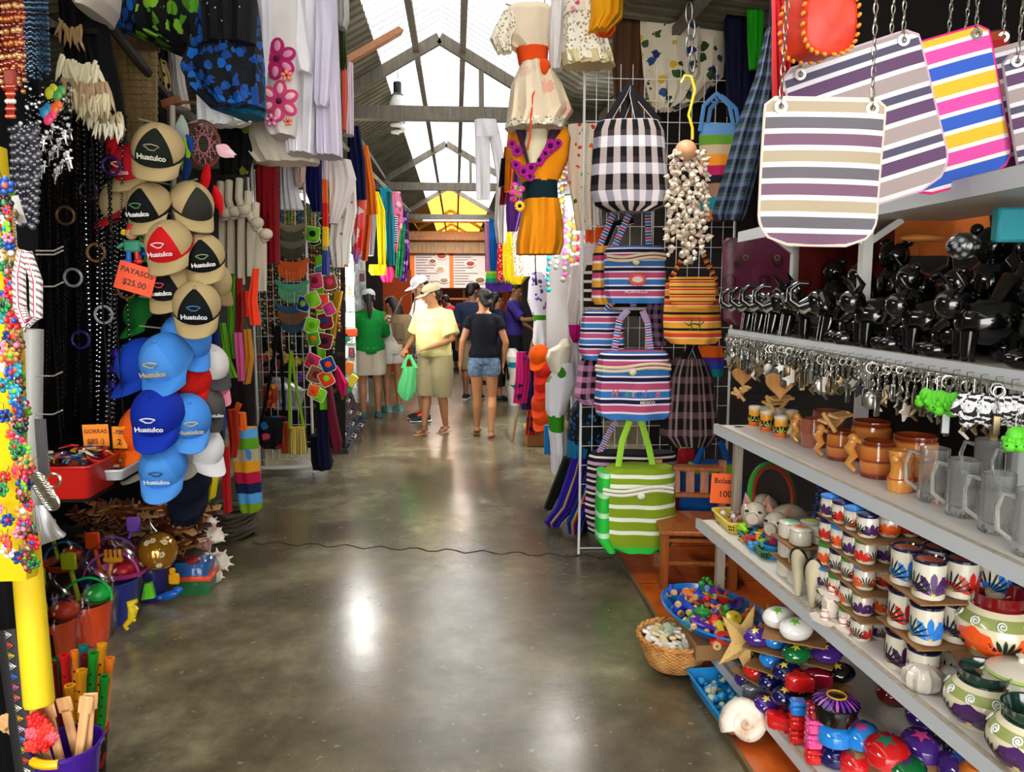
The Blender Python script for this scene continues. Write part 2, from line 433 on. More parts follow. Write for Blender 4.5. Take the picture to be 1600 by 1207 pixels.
# ---------- right-hand shelving ----------
SH={'B': (.132,1.02,.06),'S3': (.609,1.046,.051),'S2': (1.03,1.112,.046),'SF': (1.439,1.162,.02),'SU': (1.846,1.189,-.064)}
def sx(k,y): return SH[k][1]+SH[k][2]*(3.2-y)
def sp(k,y,t,dz=0): return V((sx(k,y)+t,y,SH[k][0]+dz))      # a point on a shelf: distance y, t inward from its front edge
WHT=M('#d9d8d2',.35); EDGE=M('#c9ced2',.4); SHTOP=M('#dcd8d0',.45); GREYW=WOOD('#8d8272','#b0a593',.6)
su=T('shelving_unit','stepped white shelving unit along the right side of the aisle, crowded with pottery and glassware','shelves',org=(1.5,2.2,0))
EXT={'B': .75,'S3': .6,'S2': .5,'SF': .5,'SU': .42}
for k in SH:
    z=SH[k][0]; ys=(3.2,.95); dpt=EXT[k]
    mb=MB(); a,b=V((sx(k,3.2),3.2,z)),V((sx(k,.95),.95,z)); th=.018
    vs=[a,b,b+V((dpt,0,0)),a+V((dpt,0,0))]
    mb.add(vs+[q-V((0,0,th)) for q in vs],[(0,1,2,3),(7,6,5,4),(0,4,5,1),(1,5,6,2),(2,6,7,3),(3,7,4,0)],0)
    vs=[a+V((-.004,.004,.006)),b+V((-.004,0,.006)),b+V((.012,0,.006)),a+V((.012,.004,.006))]
    mb.add(vs+[q-V((0,0,.042)) for q in vs],[(0,1,2,3),(7,6,5,4),(0,4,5,1),(1,5,6,2),(2,6,7,3),(3,7,4,0)],1)
    vs=[a+V((-.004,.004,.007)),b+V((-.004,0,.007)),b+V((.014,0,.007)),a+V((.014,.004,.007))]
    mb.add(vs+[q-V((0,0,.0008)) for q in vs],[(0,1,2,3),(7,6,5,4),(0,4,5,1)],2)
    su.part('shelf',mb,[SHTOP,EDGE,GREYW],flat=True)
for y in (3.12,2.2,1.3):
    mb=MB(); mb.box((1.72,y,.93),(.04,.05,1.86)); su.part('upright',mb,WHT)
for (px,y) in ((1243,2.95),(1352,2.3)):
    p=P(px,400,y); mb=MB(); mb.box((p.x,y,1.64),(.03,.03,.38))
    for s in (-1,1): mb.box((p.x+s*.055,y,1.79),(.13,.012,.02),rot=(0,-s*.6,0))
    su.part('bracket_post',mb,WHT)
for k,y in (('S3',3.15),('B',3.13),('S2',3.16)):
    mb=MB(); z=SH[k][0]; mb.box((sx(k,y)+.09,y,z-.2),(.035,.03,.4 if k != 'B' else .25)); 
    if k != 'B': su.part('leg',mb,GREYW)
# dark goods board behind the shelves
mb=MB(); mb.box((1.76,2.1,1.0),(.02,2.3,1.9)); su.part('back_panel',mb,M('#17110f',.8))
def ptl(mb,R,th0,z0,ang,L,W,m,rfun=None,eps=.0012):
    "one painted petal wrapped on a round surface of radius rfun(z)"
    rf=rfun or (lambda z: R); N=6; v=[]; f=[]
    for i in range(N+1):
        s=i/N; w_=W*.5*(min(1,s*1.9)**.8)*math.sqrt(max(0,1-max(0,(s-.62)/.38)**2)) if s > 0 else 0
        for q in (-1,0,1):
            a=L*(.06+.94*s); x=a*math.sin(ang)+q*w_*math.cos(ang); z=a*math.cos(ang)-q*w_*math.sin(ang)
            zz=z0+z; r=rf(zz)+eps; th=th0+x/max(r,.01); v.append(V((r*math.cos(th),r*math.sin(th),zz)))
    for i in range(N):
        for q in (0,1): k=i*3+q; f.append((k,k+3,k+4,k+1))
    mb.add(v,f,m)
def fan(mb,R,th0,z0,n,spread,L,W,m,rfun=None,eps=.0012,a0=0):
    for i in range(n):
        ptl(mb,R,th0,z0,a0+(-spread/2+spread*i/max(1,n-1)),L,W,m[i % len(m)] if isinstance(m,(list,tuple)) else m,rfun,eps+.0002*i)
CER=M('#dcd5c2',.16,coat=.6,name='glazed_ceramic'); NAVY=M('#131a4c',.12,coat=.7); PURP=M('#4a2460',.2,coat=.5); REDP=M('#cf2a20',.2,coat=.5); ORG=M('#ee5a20',.2,coat=.5)
GRN=M('#2f8a2c',.2,coat=.5); BLU=M('#2f7fd6',.15,coat=.6); DGRN=M('#16241b',.25); YEL=M('#e8b93a',.3); TERR=M('#a8563a',.5); PNK=M('#e0508c',.2,coat=.5)
CARD=M('#8f6a44',.8,name='cardboard')
def cup_proto(cat,kind,R,H,rim,petal,straight=True):
    t=T(kind,'x',cat,org=(0,0,0))
    rf=(lambda z: R) if straight else (lambda z: R*(.86+.18*math.sin(PI*min(1,z/H*.9))))
    mb=MB(); pr=[(R*.3,0),(rf(0)*.97,0),(rf(.004),.004)]+[(rf(H*i/8),H*i/8) for i in range(1,8)]+[(rf(H)*.98,H)]
    mb.lathe(pr,n=24)
    for k in range(5):
        th=k*2*PI/5+.3
        if k % 2 == 0: fan(mb,R,th,H*.12,5,2.2,H*.62,R*.42,1,rf)
        else: fan(mb,R,th,H*.16,9,2.6,H*.58,R*.12,2,rf)
        fan(mb,R,th,H*.12,1,0,R*.2,R*.25,3,rf,.003)
    t.part('body',mb,[CER,petal,DGRN,YEL])
    return t
# small flowered lidded cups, stacked in five tiers
def lidded(petal):
    R,H=.029,.058; t=cup_proto('cup','lidded_cup',R,H,None,petal,False)
    mb=MB(); mb.lathe([(R*1.02,H),(R*1.08,H+.003),(R*1.05,H+.008),(R*.5,H+.013),(.001,H+.014)],n=24); t.part('lid',mb,BLU); return t
lids={'light blue': BLU,'navy blue': NAVY,'green': GRN}
pc=[('red',lidded(REDP)),('purple',lidded(PURP)),('orange',lidded(ORG))]
TIER=['bottom','second','third','fourth','top']
side=['at the aisle','one row in','two rows in']
for tr_ in range(5):
    z=tr_*.077; n=0
    bd=MB(); c0=sp('S3',2.13,.135,z-.004)
    if tr_: bd.box(c0,(.21,.31,.004),rot=(0,0,-.03)); mk('cardboard_divider',bd,CARD,label=f'brown cardboard sheet under the {TIER[tr_]} tier of small flowered cups',cat='cardboard',group='cardboard between cup tiers',org=c0)
    for i in range(4):
        for j in range(3):
            if (0 < i < 3 and 0 < j) and tr_ < 4: continue
            y=2.24-i*.066; p=sp('S3',y,.06+j*.064,z+.0002+(.0 if tr_ else 0))
            cn,pr=pc[(i*2+j+tr_) % 3]
            ln=['light blue','navy blue','light blue','navy blue','green'][(i+j+(4-tr_)) % 5] if tr_ > 2 else (['green','light blue','green','navy blue'][(i+j+tr_) % 4])
            put(pr,p,f'{cn} petalled cup with {ln} lid, {TIER[tr_]} tier, {ORD[i]} from far end, {side[j]}',rot=(0,0,random.random()*6),group='small flowered lidded cups',mats={'lid': {0: lids[ln]}})
# larger flowered mugs with dark rims, three tiers
def mugp(petal):
    R,H=.039,.097; t=cup_proto('mug','flowered_mug',R,H,None,petal)
    mb=MB(); mb.lathe([(R*1.01,H*.93),(R*1.05,H*.94),(R*1.05,H),(R*.9,H+.002),(R*.84,H*.97)],n=24); mb.lathe([(R*.86,H*.97),(.001,H*.95)],n=24,m=1); t.part('rim',mb,[M('#10163a',.12,coat=.7),TERR])
    mb=MB(); mb.tube([(0,R*.95,H*.8),(0,R*1.5,H*.82),(0,R*1.7,H*.5),(0,R*1.4,H*.2),(0,R*.95,H*.22)],.006,8); t.part('handle',mb,NAVY); return t
mg=[('purple',mugp(PURP)),('red',mugp(REDP)),('blue',mugp(BLU))]
for tr_ in range(3):
    z=tr_*.118
    c0=sp('S3',1.83,.17,z-.004)
    if tr_: bd=MB(); bd.box(c0,(.29,.2,.004),rot=(0,0,-.03)); mk('cardboard_divider',bd,CARD,label=f'brown cardboard sheet under the {["", "middle", "top"][tr_]} tier of big flowered mugs',cat='cardboard',group='cardboard between mug tiers',org=c0)
    for i in range(2):
        for j in range(4):
            cn,pr=mg[(i+j+tr_) % 3]; p=sp('S3',1.875-i*.09,.07+j*.086,z+.0005)
            put(pr,p,f'dark rimmed mug with {cn} petals, {["bottom", "middle", "top"][tr_]} tier, {["far", "near"][i]} row, {ORD[j]} from the aisle',rot=(0,0,-.9+.35*((i*3+j) % 3)),group='big flowered mugs with dark rims')
# big bellied pots
def bellied(R,H,neckm,petal):
    t=T('bellied_pot','x','pot',org=(0,0,0))
    prof=[(0,0),(R*.62,0),(R*.66,.008),(R*.6,.02)]
    def rf(z):
        u=z/H; return R*(.62+.38*math.sin(PI*min(1,max(0,(u-.02)/.78))*.98)) if u < .8 else R*.66
    mb=MB(); prof += [(rf(H*u/20),H*u/20) for u in range(1,16)]+[(R*.68,H*.78)]
    mb.lathe(prof,n=36)
    for k in range(4):
        th=k*PI/2
        fan(mb,R,th,H*.15,5,2.7,H*.4,R*.48,1,rf); fan(mb,R,th,H*.15,1,0,R*.12,R*.16,3,rf,.004)
        fan(mb,R,th+PI/4,H*.12,7,2.2,H*.33,R*.1,2,rf)
    # green band with white curls
    b=[(rf(z)+.001,z) for z in (H*.55,H*.6,H*.66,H*.7)]; mb.lathe(b,n=36,m=4)
    for k in range(9):
        th=k*2*PI/9; pts=[]
        for q in range(14):
            a=q*.85; rr_=R*.02+R*.009*q; x=rr_*math.cos(a); z=H*.625+rr_*math.sin(a)*.9; r=rf(z)+.003; pts.append(V((r*math.cos(th+x/r),r*math.sin(th+x/r),z)))
        mb.tube(pts,R*.022,5,m=5)
    t.part('body',mb,[M('#dcd3b2',.2,coat=.5),petal,DGRN,YEL,M('#8f9a55',.3,coat=.3),M('#e8ecea',.3)])
    mb=MB(); mb.lathe([(R*.66,H*.77),(R*.62,H*.8),(R*.7,H*.98),(R*.72,H),(R*.66,H*.985),(R*.56,H*.8),(R*.5,H*.7)],n=36); t.part('neck',mb,neckm)
    return t
pr_red=bellied(.085,.15,M('#7c0f16',.1,coat=.8),ORG); pr_pur=bellied(.085,.14,M('#12352e',.12,coat=.8),PURP)
for (px,py,sc,t_,lb,ry) in [(1530,1028,1.08,pr_red,'big round cream pot with glossy dark red neck and orange flower, on the upper board',3.5),
        (1507,1137,.97,pr_pur,'round cream pot with dark green neck and purple flower, beside the crystal bowls',3.75),(1578,1205,.97,pr_pur,'round cream pot with dark green neck and purple flower, nearest the shelf end',3.75)]:
    z=SH['S3'][0]+(.112 if t_ is pr_red else 0.001); q=PZ(px,py-6,z); q.x += .04; put(t_,q,lb,rot=(0,0,ry),sc=sc)
    if t_ is pr_red:
        bd=MB(); bd.box((q.x+.03,q.y-.02,z-.003),(.26,.3,.005)); mk('cardboard_divider',bd,CARD,label='wide cardboard sheet under the red necked pot',cat='cardboard',org=(q.x,q.y,z-.005))
        RP=q.copy()
# sugar pot with green rim
t=T('lidded_pot','small white lidded pot with pale green rims and painted sailboat, at the right edge','pot',org=PZ(1590,1100,.66)); g=t.g
mb=MB(); mb.lathe([(.03,0),(.045,.004),(.07,.03),(.078,.055),(.066,.075)],g,28); mb.lathe([(.07,.073),(.073,.078),(.068,.083)],g,28,m=1); mb.lathe([(.032,0),(.05,.002),(.05,.008)],g,28,m=1)
mb.prism([(-.02,.03),(-.005,.03),(-.005,.06)],-.0785,-.0775,2,F=lambda q: g+V((q.x-.03,q.y+.005,q.z)))
t.part('body',mb,[CER,M('#a9cc5a',.2,coat=.5),BLU])
mb=MB(); mb.lathe([(.07,.083),(.05,.095),(.02,.1),(.008,.102),(.006,.112),(.012,.118),(0.0,.124)],g,28); t.part('lid',mb,CER)
# crystal bowls wrapped in clear film
def GLASS(c=(1,1,1),r=.03,ior=1.45,name='glass'):
    k=('G',c,r)
    if k in MC: return MC[k]
    t=NT(name); t.b.inputs['Base Color'].default_value=(*c,1); t.b.inputs['Roughness'].default_value=r; t.b.inputs['Transmission Weight'].default_value=1; t.b.inputs['IOR'].default_value=ior
    df=t.n('ShaderNodeBsdfDiffuse'); df.inputs[0].default_value=(.8,.82,.8,1); mx=t.n('ShaderNodeMixShader'); mx.inputs[0].default_value=.14; t.l(t.b.outputs[0],mx.inputs[1]); t.l(df.outputs[0],mx.inputs[2]); t.l(mx.outputs[0],t.out.inputs[0])
    MC[k]=t.m; return t.m
FILM=None
def film():
    global FILM
    if FILM: return FILM
    t=NT('clear_film'); tp=t.n('ShaderNodeBsdfTransparent'); gl=t.n('ShaderNodeBsdfGlossy'); gl.inputs['Roughness'].default_value=.12
    fr=t.n('ShaderNodeLayerWeight'); fr.inputs[0].default_value=.35; mx=t.n('ShaderNodeMixShader'); t.l(t.math('MULTIPLY_ADD',fr.outputs['Facing'],.3,.04),mx.inputs[0]); t.l(tp.outputs[0],mx.inputs[1]); t.l(gl.outputs[0],mx.inputs[2]); t.l(mx.outputs[0],t.out.inputs[0])
    FILM=t.m; return FILM
for i,(px,py,r,lb) in enumerate([(1428,1078,.045,'pale crystal glass bowl nearer the shelf lip, beside the flowered mugs'),(1472,1072,.038,'smaller crystal glass bowl tucked behind the other one')]):
    g=PZ(px,py,.611); g.x += .02; mb=MB(); rings=[]
    for k,(rr_,z) in enumerate([(.25,0),(.6,.02),(.95,.35),(1,.75),(.95,1.1),(.6,1.4),(.15,1.5)]):
        rings.append([g+V((r*rr_*(1+.08*math.sin(10*j*2*PI/40))*math.cos(j*2*PI/40),r*rr_*(1+.08*math.sin(10*j*2*PI/40))*math.sin(j*2*PI/40),r*z)) for j in range(40)])
    mb.loft(rings); mk('crystal_bowl',mb,M('#cfc9bb',.12,coat=.8,spec=.9),label=lb,cat='bowl',org=g,group='crystal bowls on the third shelf')
# white trinket boxes in three tiers, with coloured lids
t=T('trinket_box','x','box',org=(0,0,0)); n=32; mb=MB()
rad=lambda j: .034*(1+.1*abs(math.sin(2*j*2*PI/32)))
mb.loft([[V((rad(j)*math.cos(j*2*PI/32)*s_,rad(j)*math.sin(j*2*PI/32)*s_,z)) for j in range(32)] for z,s_ in ((0,.9),(.004,1),(.045,1),(.048,.97))]); t.part('body',mb,CER)
mb=MB(); mb.loft([[V((rad(j)*math.cos(j*2*PI/32)*s_,rad(j)*math.sin(j*2*PI/32)*s_,z)) for j in range(32)] for z,s_ in ((.0485,1),(.054,1.04),(.058,.9),(.06,.4))]); mb.ball((0,0,.058),(.024,.018,.004),1); t.part('lid',mb,[CER,CER])
LC=[('white and lime',M('#bfe05a',.3)),('orange',M('#ef7a4a',.3)),('mint green',M('#59d68c',.3)),('lime yellow',M('#d6e84e',.3))]
for tr_ in range(3):
    z=tr_*.07
    if tr_: c0=sp('S3',2.5,.2,z-.004); bd=MB(); bd.box(c0,(.33,.17,.004)); mk('cardboard_divider',bd,CARD,label=f'cardboard sheet under the {["", "middle", "top"][tr_]} tier of white trinket boxes',cat='cardboard',group='cardboard between trinket box tiers',org=c0)
    for i in range(2):
        for j in range(4):
            cn,m_=LC[(i*3+j+tr_*(1 if tr_ else 0)) % 4]
            put(t,sp('S3',2.54-i*.078,.085+j*.078,z+.0005),f'trinket box with {cn} lid, {["bottom", "middle", "top"][tr_]} tier, {["far", "near"][i]} row, {ORD[j]} from the aisle',rot=(0,0,.4*j),group='white trinket boxes',mats={'lid': {1: m_}})
# ceramic slipper vases (tall open lily-like forms with dark rims)
t=T('slipper_vase','x','vase',org=(0,0,0)); mb=MB(); rings=[]; N=24
for i in range(9):
    u=i/8; z=.125*u; ring=[]
    for j in range(N):
        a=j*2*PI/N; r=.012+.022*u; ring.append(V((r*math.cos(a)*1.0,r*math.sin(a)*.75,z*.8+(u**2)*.055*(-math.cos(a)))))
    rings.append(ring)
mb.loft(rings,cap=False); mb.loft([[q*1 for q in r] for r in rings[:1]]*2); t.part('body',mb,M('#cfc6a4',.25,coat=.3))
mb=MB(); mb.tube(rings[-1],.0035,6,closed=True); t.part('rim',mb,M('#15161e',.2))
for i,(px,py) in enumerate([(1240,930),(1262,948),(1282,938),(1300,930),(1290,912)]):
    q=PZ(px,py,.611); q.x += .015
    put(t,q,f'cream slipper shaped vase with black rim, {ORD[i]} from the far end of its cluster',rot=(0,0,.9+.15*i),sc=1.1,group='cream slipper vases with black rims')
# tall white cup tower and small sailboat ornaments
g=PZ(1300,945,.611)+V((.09,.04,0)); mb=MB(); mb.lathe([(.02,0),(.022,.01),(.022,.14),(.0,.14)],g,20); mk('tall_vase',mb,M('#e6cdb8',.3),label='slim tall cream vase with red script marks behind the slipper vases',cat='vase',org=g)
sb=T('boat_ornament','x','ornament',org=(0,0,0)); mb=MB()
mb.prism([(-.04,.014),(.045,.014),(.03,0),(-.028,0)],-.013,.013); sb.part('hull',mb,M('#ecdfd2',.25,coat=.3))
mb=MB(); mb.lathe([(.012,.014),(.012,.03),(.009,.033),(.009,.04),(.0,.042)],n=16); mb.lathe([(.0125,.02),(.0125,.023)],n=16,m=1); mb.lathe([(.0095,.036),(.0095,.038)],n=16,m=1); sb.part('funnel',mb,[M('#ecdfd2',.25),M('#c8452f',.3)])
for i,(px,py,dz,lb) in enumerate([(1283,975,0,'small white boat ornament with red ringed funnel at the shelf lip'),(1312,985,0,'small white boat ornament next to the bottom tier of flowered cups'),(1296,935,.07,'small pink and white boat ornament raised on its stack')]):
    g=PZ(px,py,.611+dz); g.x += .01
    if dz: st_=MB(); st_.box((g.x+.01,g.y,.611+dz/2),(.07,.04,dz-.002),b=.004); mk('ornament_box',st_,M('#e2d6c6',.4),label='cream box under the raised boat ornament',cat='box',org=(g.x,g.y,.611))
    put(sb,g,lb,rot=(0,0,1.9),sc=1.1,group='boat ornaments')
# piggy banks
pg=T('piggy_bank','x','piggy bank',org=(0,0,0)); mb=MB(); mb.ball((0,0,.06),(.075,.055,.055),n=24,k=14)
for x in (-.04,.04):
    for y in (-.028,.028): mb.cyl((x,y,0),(x,y,.03),.014,.016)
mb.ball((-.075,0,.075),(.035,.035,.035),n=18,k=10); mb.cyl((-.1,0,.072),(-.118,0,.07),.016,.017,14); pg.part('body',mb,M('#d6cbb6',.2,coat=.5))
for y in (-.025,.025):
    mb=MB(); mb.loft([[V((-.062,y-.014,.1)),V((-.055,y,.094)),V((-.062,y+.014,.1)),V((-.07,y,.102))],[V((-.075,y*1.3-.002,.135))]*4]); pg.part('ear',mb,M('#c78d7c',.3))
for y in (-.018,.018):
    mb=MB(); mb.ball((-.105,y,.088),(.003,.006,.004)); pg.part('eye',mb,M('#15161e',.2))
for i,(px,py,lb,r) in enumerate([(1200,815,'cream piggy bank with its snout raised, next to the round mirror',.5),(1225,820,'cream piggy bank with pink ears lying in front of its twin',.25)]):
    g=sp('S3',3.02,.2,.001) if i == 0 else sp('S3',2.86,.24,.001); put(pg,g,lb,rot=(0,0,.5+r),sc=1.4,group='piggy banks')
# round plate / mirror with watermelon rim
g=P(1205,812,3.05); t=T('round_mirror','round mirror in a red and green melon coloured rim behind the piggy banks','mirror',org=(g.x,g.y,.611)); R3=Euler((PI/2-.25,0,.5)).to_matrix(); c=V((g.x,g.y,.611+.14))
mb=MB(); mb.lathe([(0,0),(.115,.0),(.12,.004)],c,40,ax=R3); t.part('glass',mb,M('#6a6258',.25,.6))
mb=MB(); mb.lathe([(.115,.0),(.118,.012),(.132,.012),(.134,-.005),(0,-.006)],c,40,ax=R3); t.part('inner_rim',mb,M('#a33c2c',.4))
mb=MB(); mb.lathe([(.132,.008),(.135,.01),(.146,.006),(.146,-.006),(.132,-.008)],c,40,ax=R3); t.part('outer_rim',mb,M('#2f8f2f',.4))
# open plastic baskets
def basket(name,label,cx,cy,z,L,W,H,mat,rz=0,flare=1.15,group=None,holes=True,mats=None):
    t=T(name,label,'basket',group,org=(cx,cy,z)); Rz=Matrix.Rotation(rz,3,'Z'); g=V((cx,cy,z))
    def ring(s_,h,ins=0):
        o=[]
        for k in range(4):
            sx_,sy_=[(1,1),(-1,1),(-1,-1),(1,-1)][k]
            for q in range(4):
                a=k*PI/2+q*PI/6; r=.02
                o.append(g+Rz @ V((sx_*(L/2*s_-r-ins)+r*math.cos(a),sy_*(W/2*s_-r-ins)+r*math.sin(a),h)))
        return o
    mb=MB(); mb.loft([ring(1,0),ring(lerp(1,flare,.5),H/2),ring(flare,H),ring(flare,H,.004),ring(lerp(1,flare,.5),H/2,.004),ring(1,.004,.004)]); t.part('body',mb,mat)
    mb=MB(); r=ring(flare,H); mb.tube(r,.0055,6,closed=True); t.part('rim',mb,mat)
    if holes:
        mb=MB()
        for e in range(12):
            for h in (.35,.65):
                s_=lerp(1,flare,h); a=ring(s_,H*h,-.0008); k=int(e*16/12); q=(a[k]+a[(k+1) % 16])/2
                mb.ball(q,.004,0,6,4)
        t.part('perforation',mb,M('#1a1a1a',.9))
    return t
g=PZ(1135,825,.611); g.x += .07
basket('plastic_basket','yellow plastic basket of small sea shells at the far end of the third shelf',g.x,g.y+.02,.611,.16,.2,.045,M('#d8c03a',.35))
shp=MB(); shp.lathe([(0,0),(.5,.15),(.8,.5),(.6,.9),(.2,1.2),(0,1.35)],n=9); shp.xf(Matrix.Scale(.012,4))
sh0=mk('sea_shell',shp,M('#d9c8bd',.4)); sh0['category']='shell'
SHC=[M('#e4dcd4',.4),M('#b58f8c',.4),M('#8c6a78',.4),M('#cdb9a0',.4)]
SHN=['white','pinkish','mauve','tan']
for i in range(44):
    k=i % 4; p=V((g.x+random.uniform(-.075,.075),g.y+.02+random.uniform(-.09,.09),.622+.012*(i//15)+random.random()*.01+.012)); 
    put(sh0,p,f'{SHN[k]} sea shell heaped in the yellow plastic basket',rot=(random.random()*3,random.random()*3,random.random()*6),sc=random.uniform(.9,1.5),group=f'{SHN[k]} shells in the yellow basket',mats={'': {0: SHC[k]}})
g=PZ(1180,862,.611); g.x += .06
basket('plastic_basket','green plastic basket of small coloured whistles beside the trinket boxes',g.x,g.y+.03,.611,.13,.24,.035,M('#2b6a4a',.35))
wh=T('toy_whistle','x','toy',org=(0,0,0)); mb=MB(); mb.lathe([(0,0),(.008,.002),(.009,.02),(.016,.028),(.014,.03),(.004,.022)],n=12); wh.part('bell',mb,YEL)
WC=[('orange','#f08a1c'),('blue','#2a86d8'),('lime','#8fd22a'),('red','#d8301e'),('purple','#5b2a86'),('pink','#e05a8a'),('yellow','#efc22a')]
for i in range(34):
    cn,cc=WC[i % 7]; p=V((g.x+random.uniform(-.06,.06),g.y+.03+random.uniform(-.11,.11),.64+.013*(i//12)))
    put(wh,p,f'tiny {cn} bell shaped toy heaped in the green basket',rot=(random.random()*3,random.random()*3,random.random()*6),sc=random.uniform(.9,1.4),group=f'{cn} tiny toys in the green basket',mats={'bell': {0: M(cc,.3)}})
g=PZ(1195,872,.611); g.x += .03; t=T('toy_bucket','small light blue plastic bucket at the lip of the third shelf','bucket',org=g); mb=MB(); mb.lathe([(0,0),(.028,0),(.038,.05),(.036,.05),(.027,.004)],g,24); t.part('body',mb,M('#1f8fd8',.3)); mb=MB(); mb.lathe([(.038,.047),(.043,.049),(.043,.053),(.036,.053)],g,24); t.part('rim',mb,M('#1f8fd8',.3))
# blue bead grapes at the back and dark goods between
grp=[('dark_ornament','#12324a','blue glazed'),('dark_ornament','#8a6a3a','tan shell')]
for i,(px,py,z,c_,nm,r) in enumerate([(1240,838,.611,'#1a3f8a','blue',.03),(1268,822,.611,'#a5813f','tan',.03),(1290,830,.611,'#9a8a4a','ochre',.032),(1310,815,.62,'#17435c','teal',.034),(1332,822,.62,'#1a5570','deep teal',.034)]):
    q=PZ(px,py,z)+V((.19,.16,0)); mb=MB()
    for k in range(26):
        a=k*2.4; h=k/26; rr_=r*(1-h*.6); mb.ball(q+V((rr_*math.cos(a),rr_*math.sin(a),.015+h*.17)),r*.38,0,8,5)
    mk('shell_ornament',mb,M(c_,.15,coat=.5),label=f'{nm} ornament of clustered beads standing at the back of the third shelf',cat='ornament',org=q)
# ----- second shelf: mugs and glasses -----
Z2=SH['S2'][0]+.0005
HONEY=None
t=NT('honey_glaze'); uv=t.sep(t.uv()); vv=t.math('ADD',uv[1],t.math('MULTIPLY',t.noise(t.obj(),30,3),.06))
t.col(t.ramp(vv,[(0,'#7a3014'),(.12,'#6b1f10'),(.2,'#c2662a'),(.45,'#d98a3e'),(.5,'#7a2414'),(.56,'#c2662a'),(.85,'#d98a3e'),(.93,'#70240f'),(1,'#8a3a18')])); t.b.inputs['Roughness'].default_value=.12; t.b.inputs['Coat Weight'].default_value=.6
HONEY=t.m
def barrel(name,R,H,fig=True):
    t=T(name,'x','mug',org=(0,0,0)); rf=lambda u: R*(.93+.09*math.sin(PI*u)+(.03 if abs(u-.5) < .04 or u < .06 or u > .94 else 0))
    mb=MB(); mb.lathe([(rf(i/24),H*i/24) for i in range(25)]+[(R*.86,H),(R*.84,H*.3),(0,H*.28)],n=30)
    o=mb.f; mb.f=[(a,m_,tuple((q[0],min(1,max(0,1-(1-q[1])*27/24)) ) for q in u) if u else None) for a,m_,u in o]
    # flip so v rises with height
    mb.f=[(a,m_,tuple((q[0],1-q[1]) for q in u) if u else None) for a,m_,u in mb.f]
    t.part('body',mb,HONEY)
    mb=MB(); SK=M('#cf8a3e',.15,coat=.6)
    if fig:   # handle shaped as a reclining figure
        mb.tube([(R*.95,0,H*.9),(R*1.35,0,H*.98),(R*1.65,0,H*.72),(R*1.35,0,H*.5),(R*1.7,0,H*.28),(R*1.25,0,H*.08)],[.009,.014,.017,.015,.012,.008],10)
        mb.ball((R*1.45,0,H*1.0),.016,0)
    else: mb.tube([(R*.95,0,H*.85),(R*1.5,0,H*.85),(R*1.65,0,H*.5),(R*1.4,0,H*.2),(R*.95,0,H*.2)],.009,8)
    t.part('handle',mb,SK); return t
bm=barrel('barrel_mug',.05,.115); bb=barrel('barrel_mug',.06,.125,False)
PINKG=M('#a8604a',.12,coat=.7)
for px,py,sc,tt,lb,rz,cm in [(1250,698,.92,bm,'pinkish brown glazed mug with figure handle, next to the cactus shot glasses',2.3,PINKG),(1290,718,.9,bm,'brown mug with figure handle between the pinkish mug and the big barrel mug',2.6,None),
        (1345,745,1.0,bm,'big honey brown barrel mug beside the torso shaped mug',2.5,None)]:
    q=PZ(px,py,Z2); q.x += .05; put(tt,q,lb,rot=(0,0,rz),sc=sc,group='glazed barrel mugs',mats={'body': {0: cm}} if cm else None)
for px,py,sc,lb in [(1362,655,1.1,'amber barrel mug in the back row under the hanging key rings'),(1432,662,1.1,'amber barrel mug in the back row nearest the glass mugs'),(1295,640,1.0,'dull pink barrel mug in the back row')]:
    q=PZ(px,py+25,Z2); k=sx('S2',q.y)+.27-q.x; d=ray(px,py+25); q=PX(px,py+12,1.42); q.z=Z2; put(bb,q,lb,rot=(0,0,1),sc=sc,group='amber mugs in the back row',mats={'body': {0: PINKG}} if 'pink' in lb else None)
# torso shaped mug
q=PZ(1388,768,Z2); q.x += .035; t=T('torso_mug','honey coloured mug shaped as a headless torso with a red belt','mug',org=q); mb=MB(); rings=[]
for z,a,b_ in [(0,.034,.028),(.01,.036,.03),(.035,.038,.032),(.055,.03,.026),(.075,.029,.024),(.1,.036,.028),(.12,.037,.027),(.122,.032,.023),(.1,.03,.02)]: rings.append([q+V((a*math.cos(j*PI/12),b_*math.sin(j*PI/12),z)) for j in range(24)])
mb.loft(rings); mb.ball(q+V((-.03,-.018,.1)),.014,0); mb.ball(q+V((-.005,-.03,.1)),.014,0); t.part('body',mb,M('#dd9440',.12,coat=.7))
mb=MB(); mb.tube([q+V((.0375*math.cos(j*PI/10),.0315*math.sin(j*PI/10),.045+.006*math.sin(j*PI/10+1))) for j in range(20)],.0022,5,closed=True); t.part('belt',mb,M('#c02a1c',.3))
mb=MB(); mb.tube([q+V((.03,.02,.1)),q+V((.06,.03,.09)),q+V((.065,.03,.05)),q+V((.035,.02,.03))],.007,8); t.part('handle',mb,M('#dd9440',.12,coat=.7))
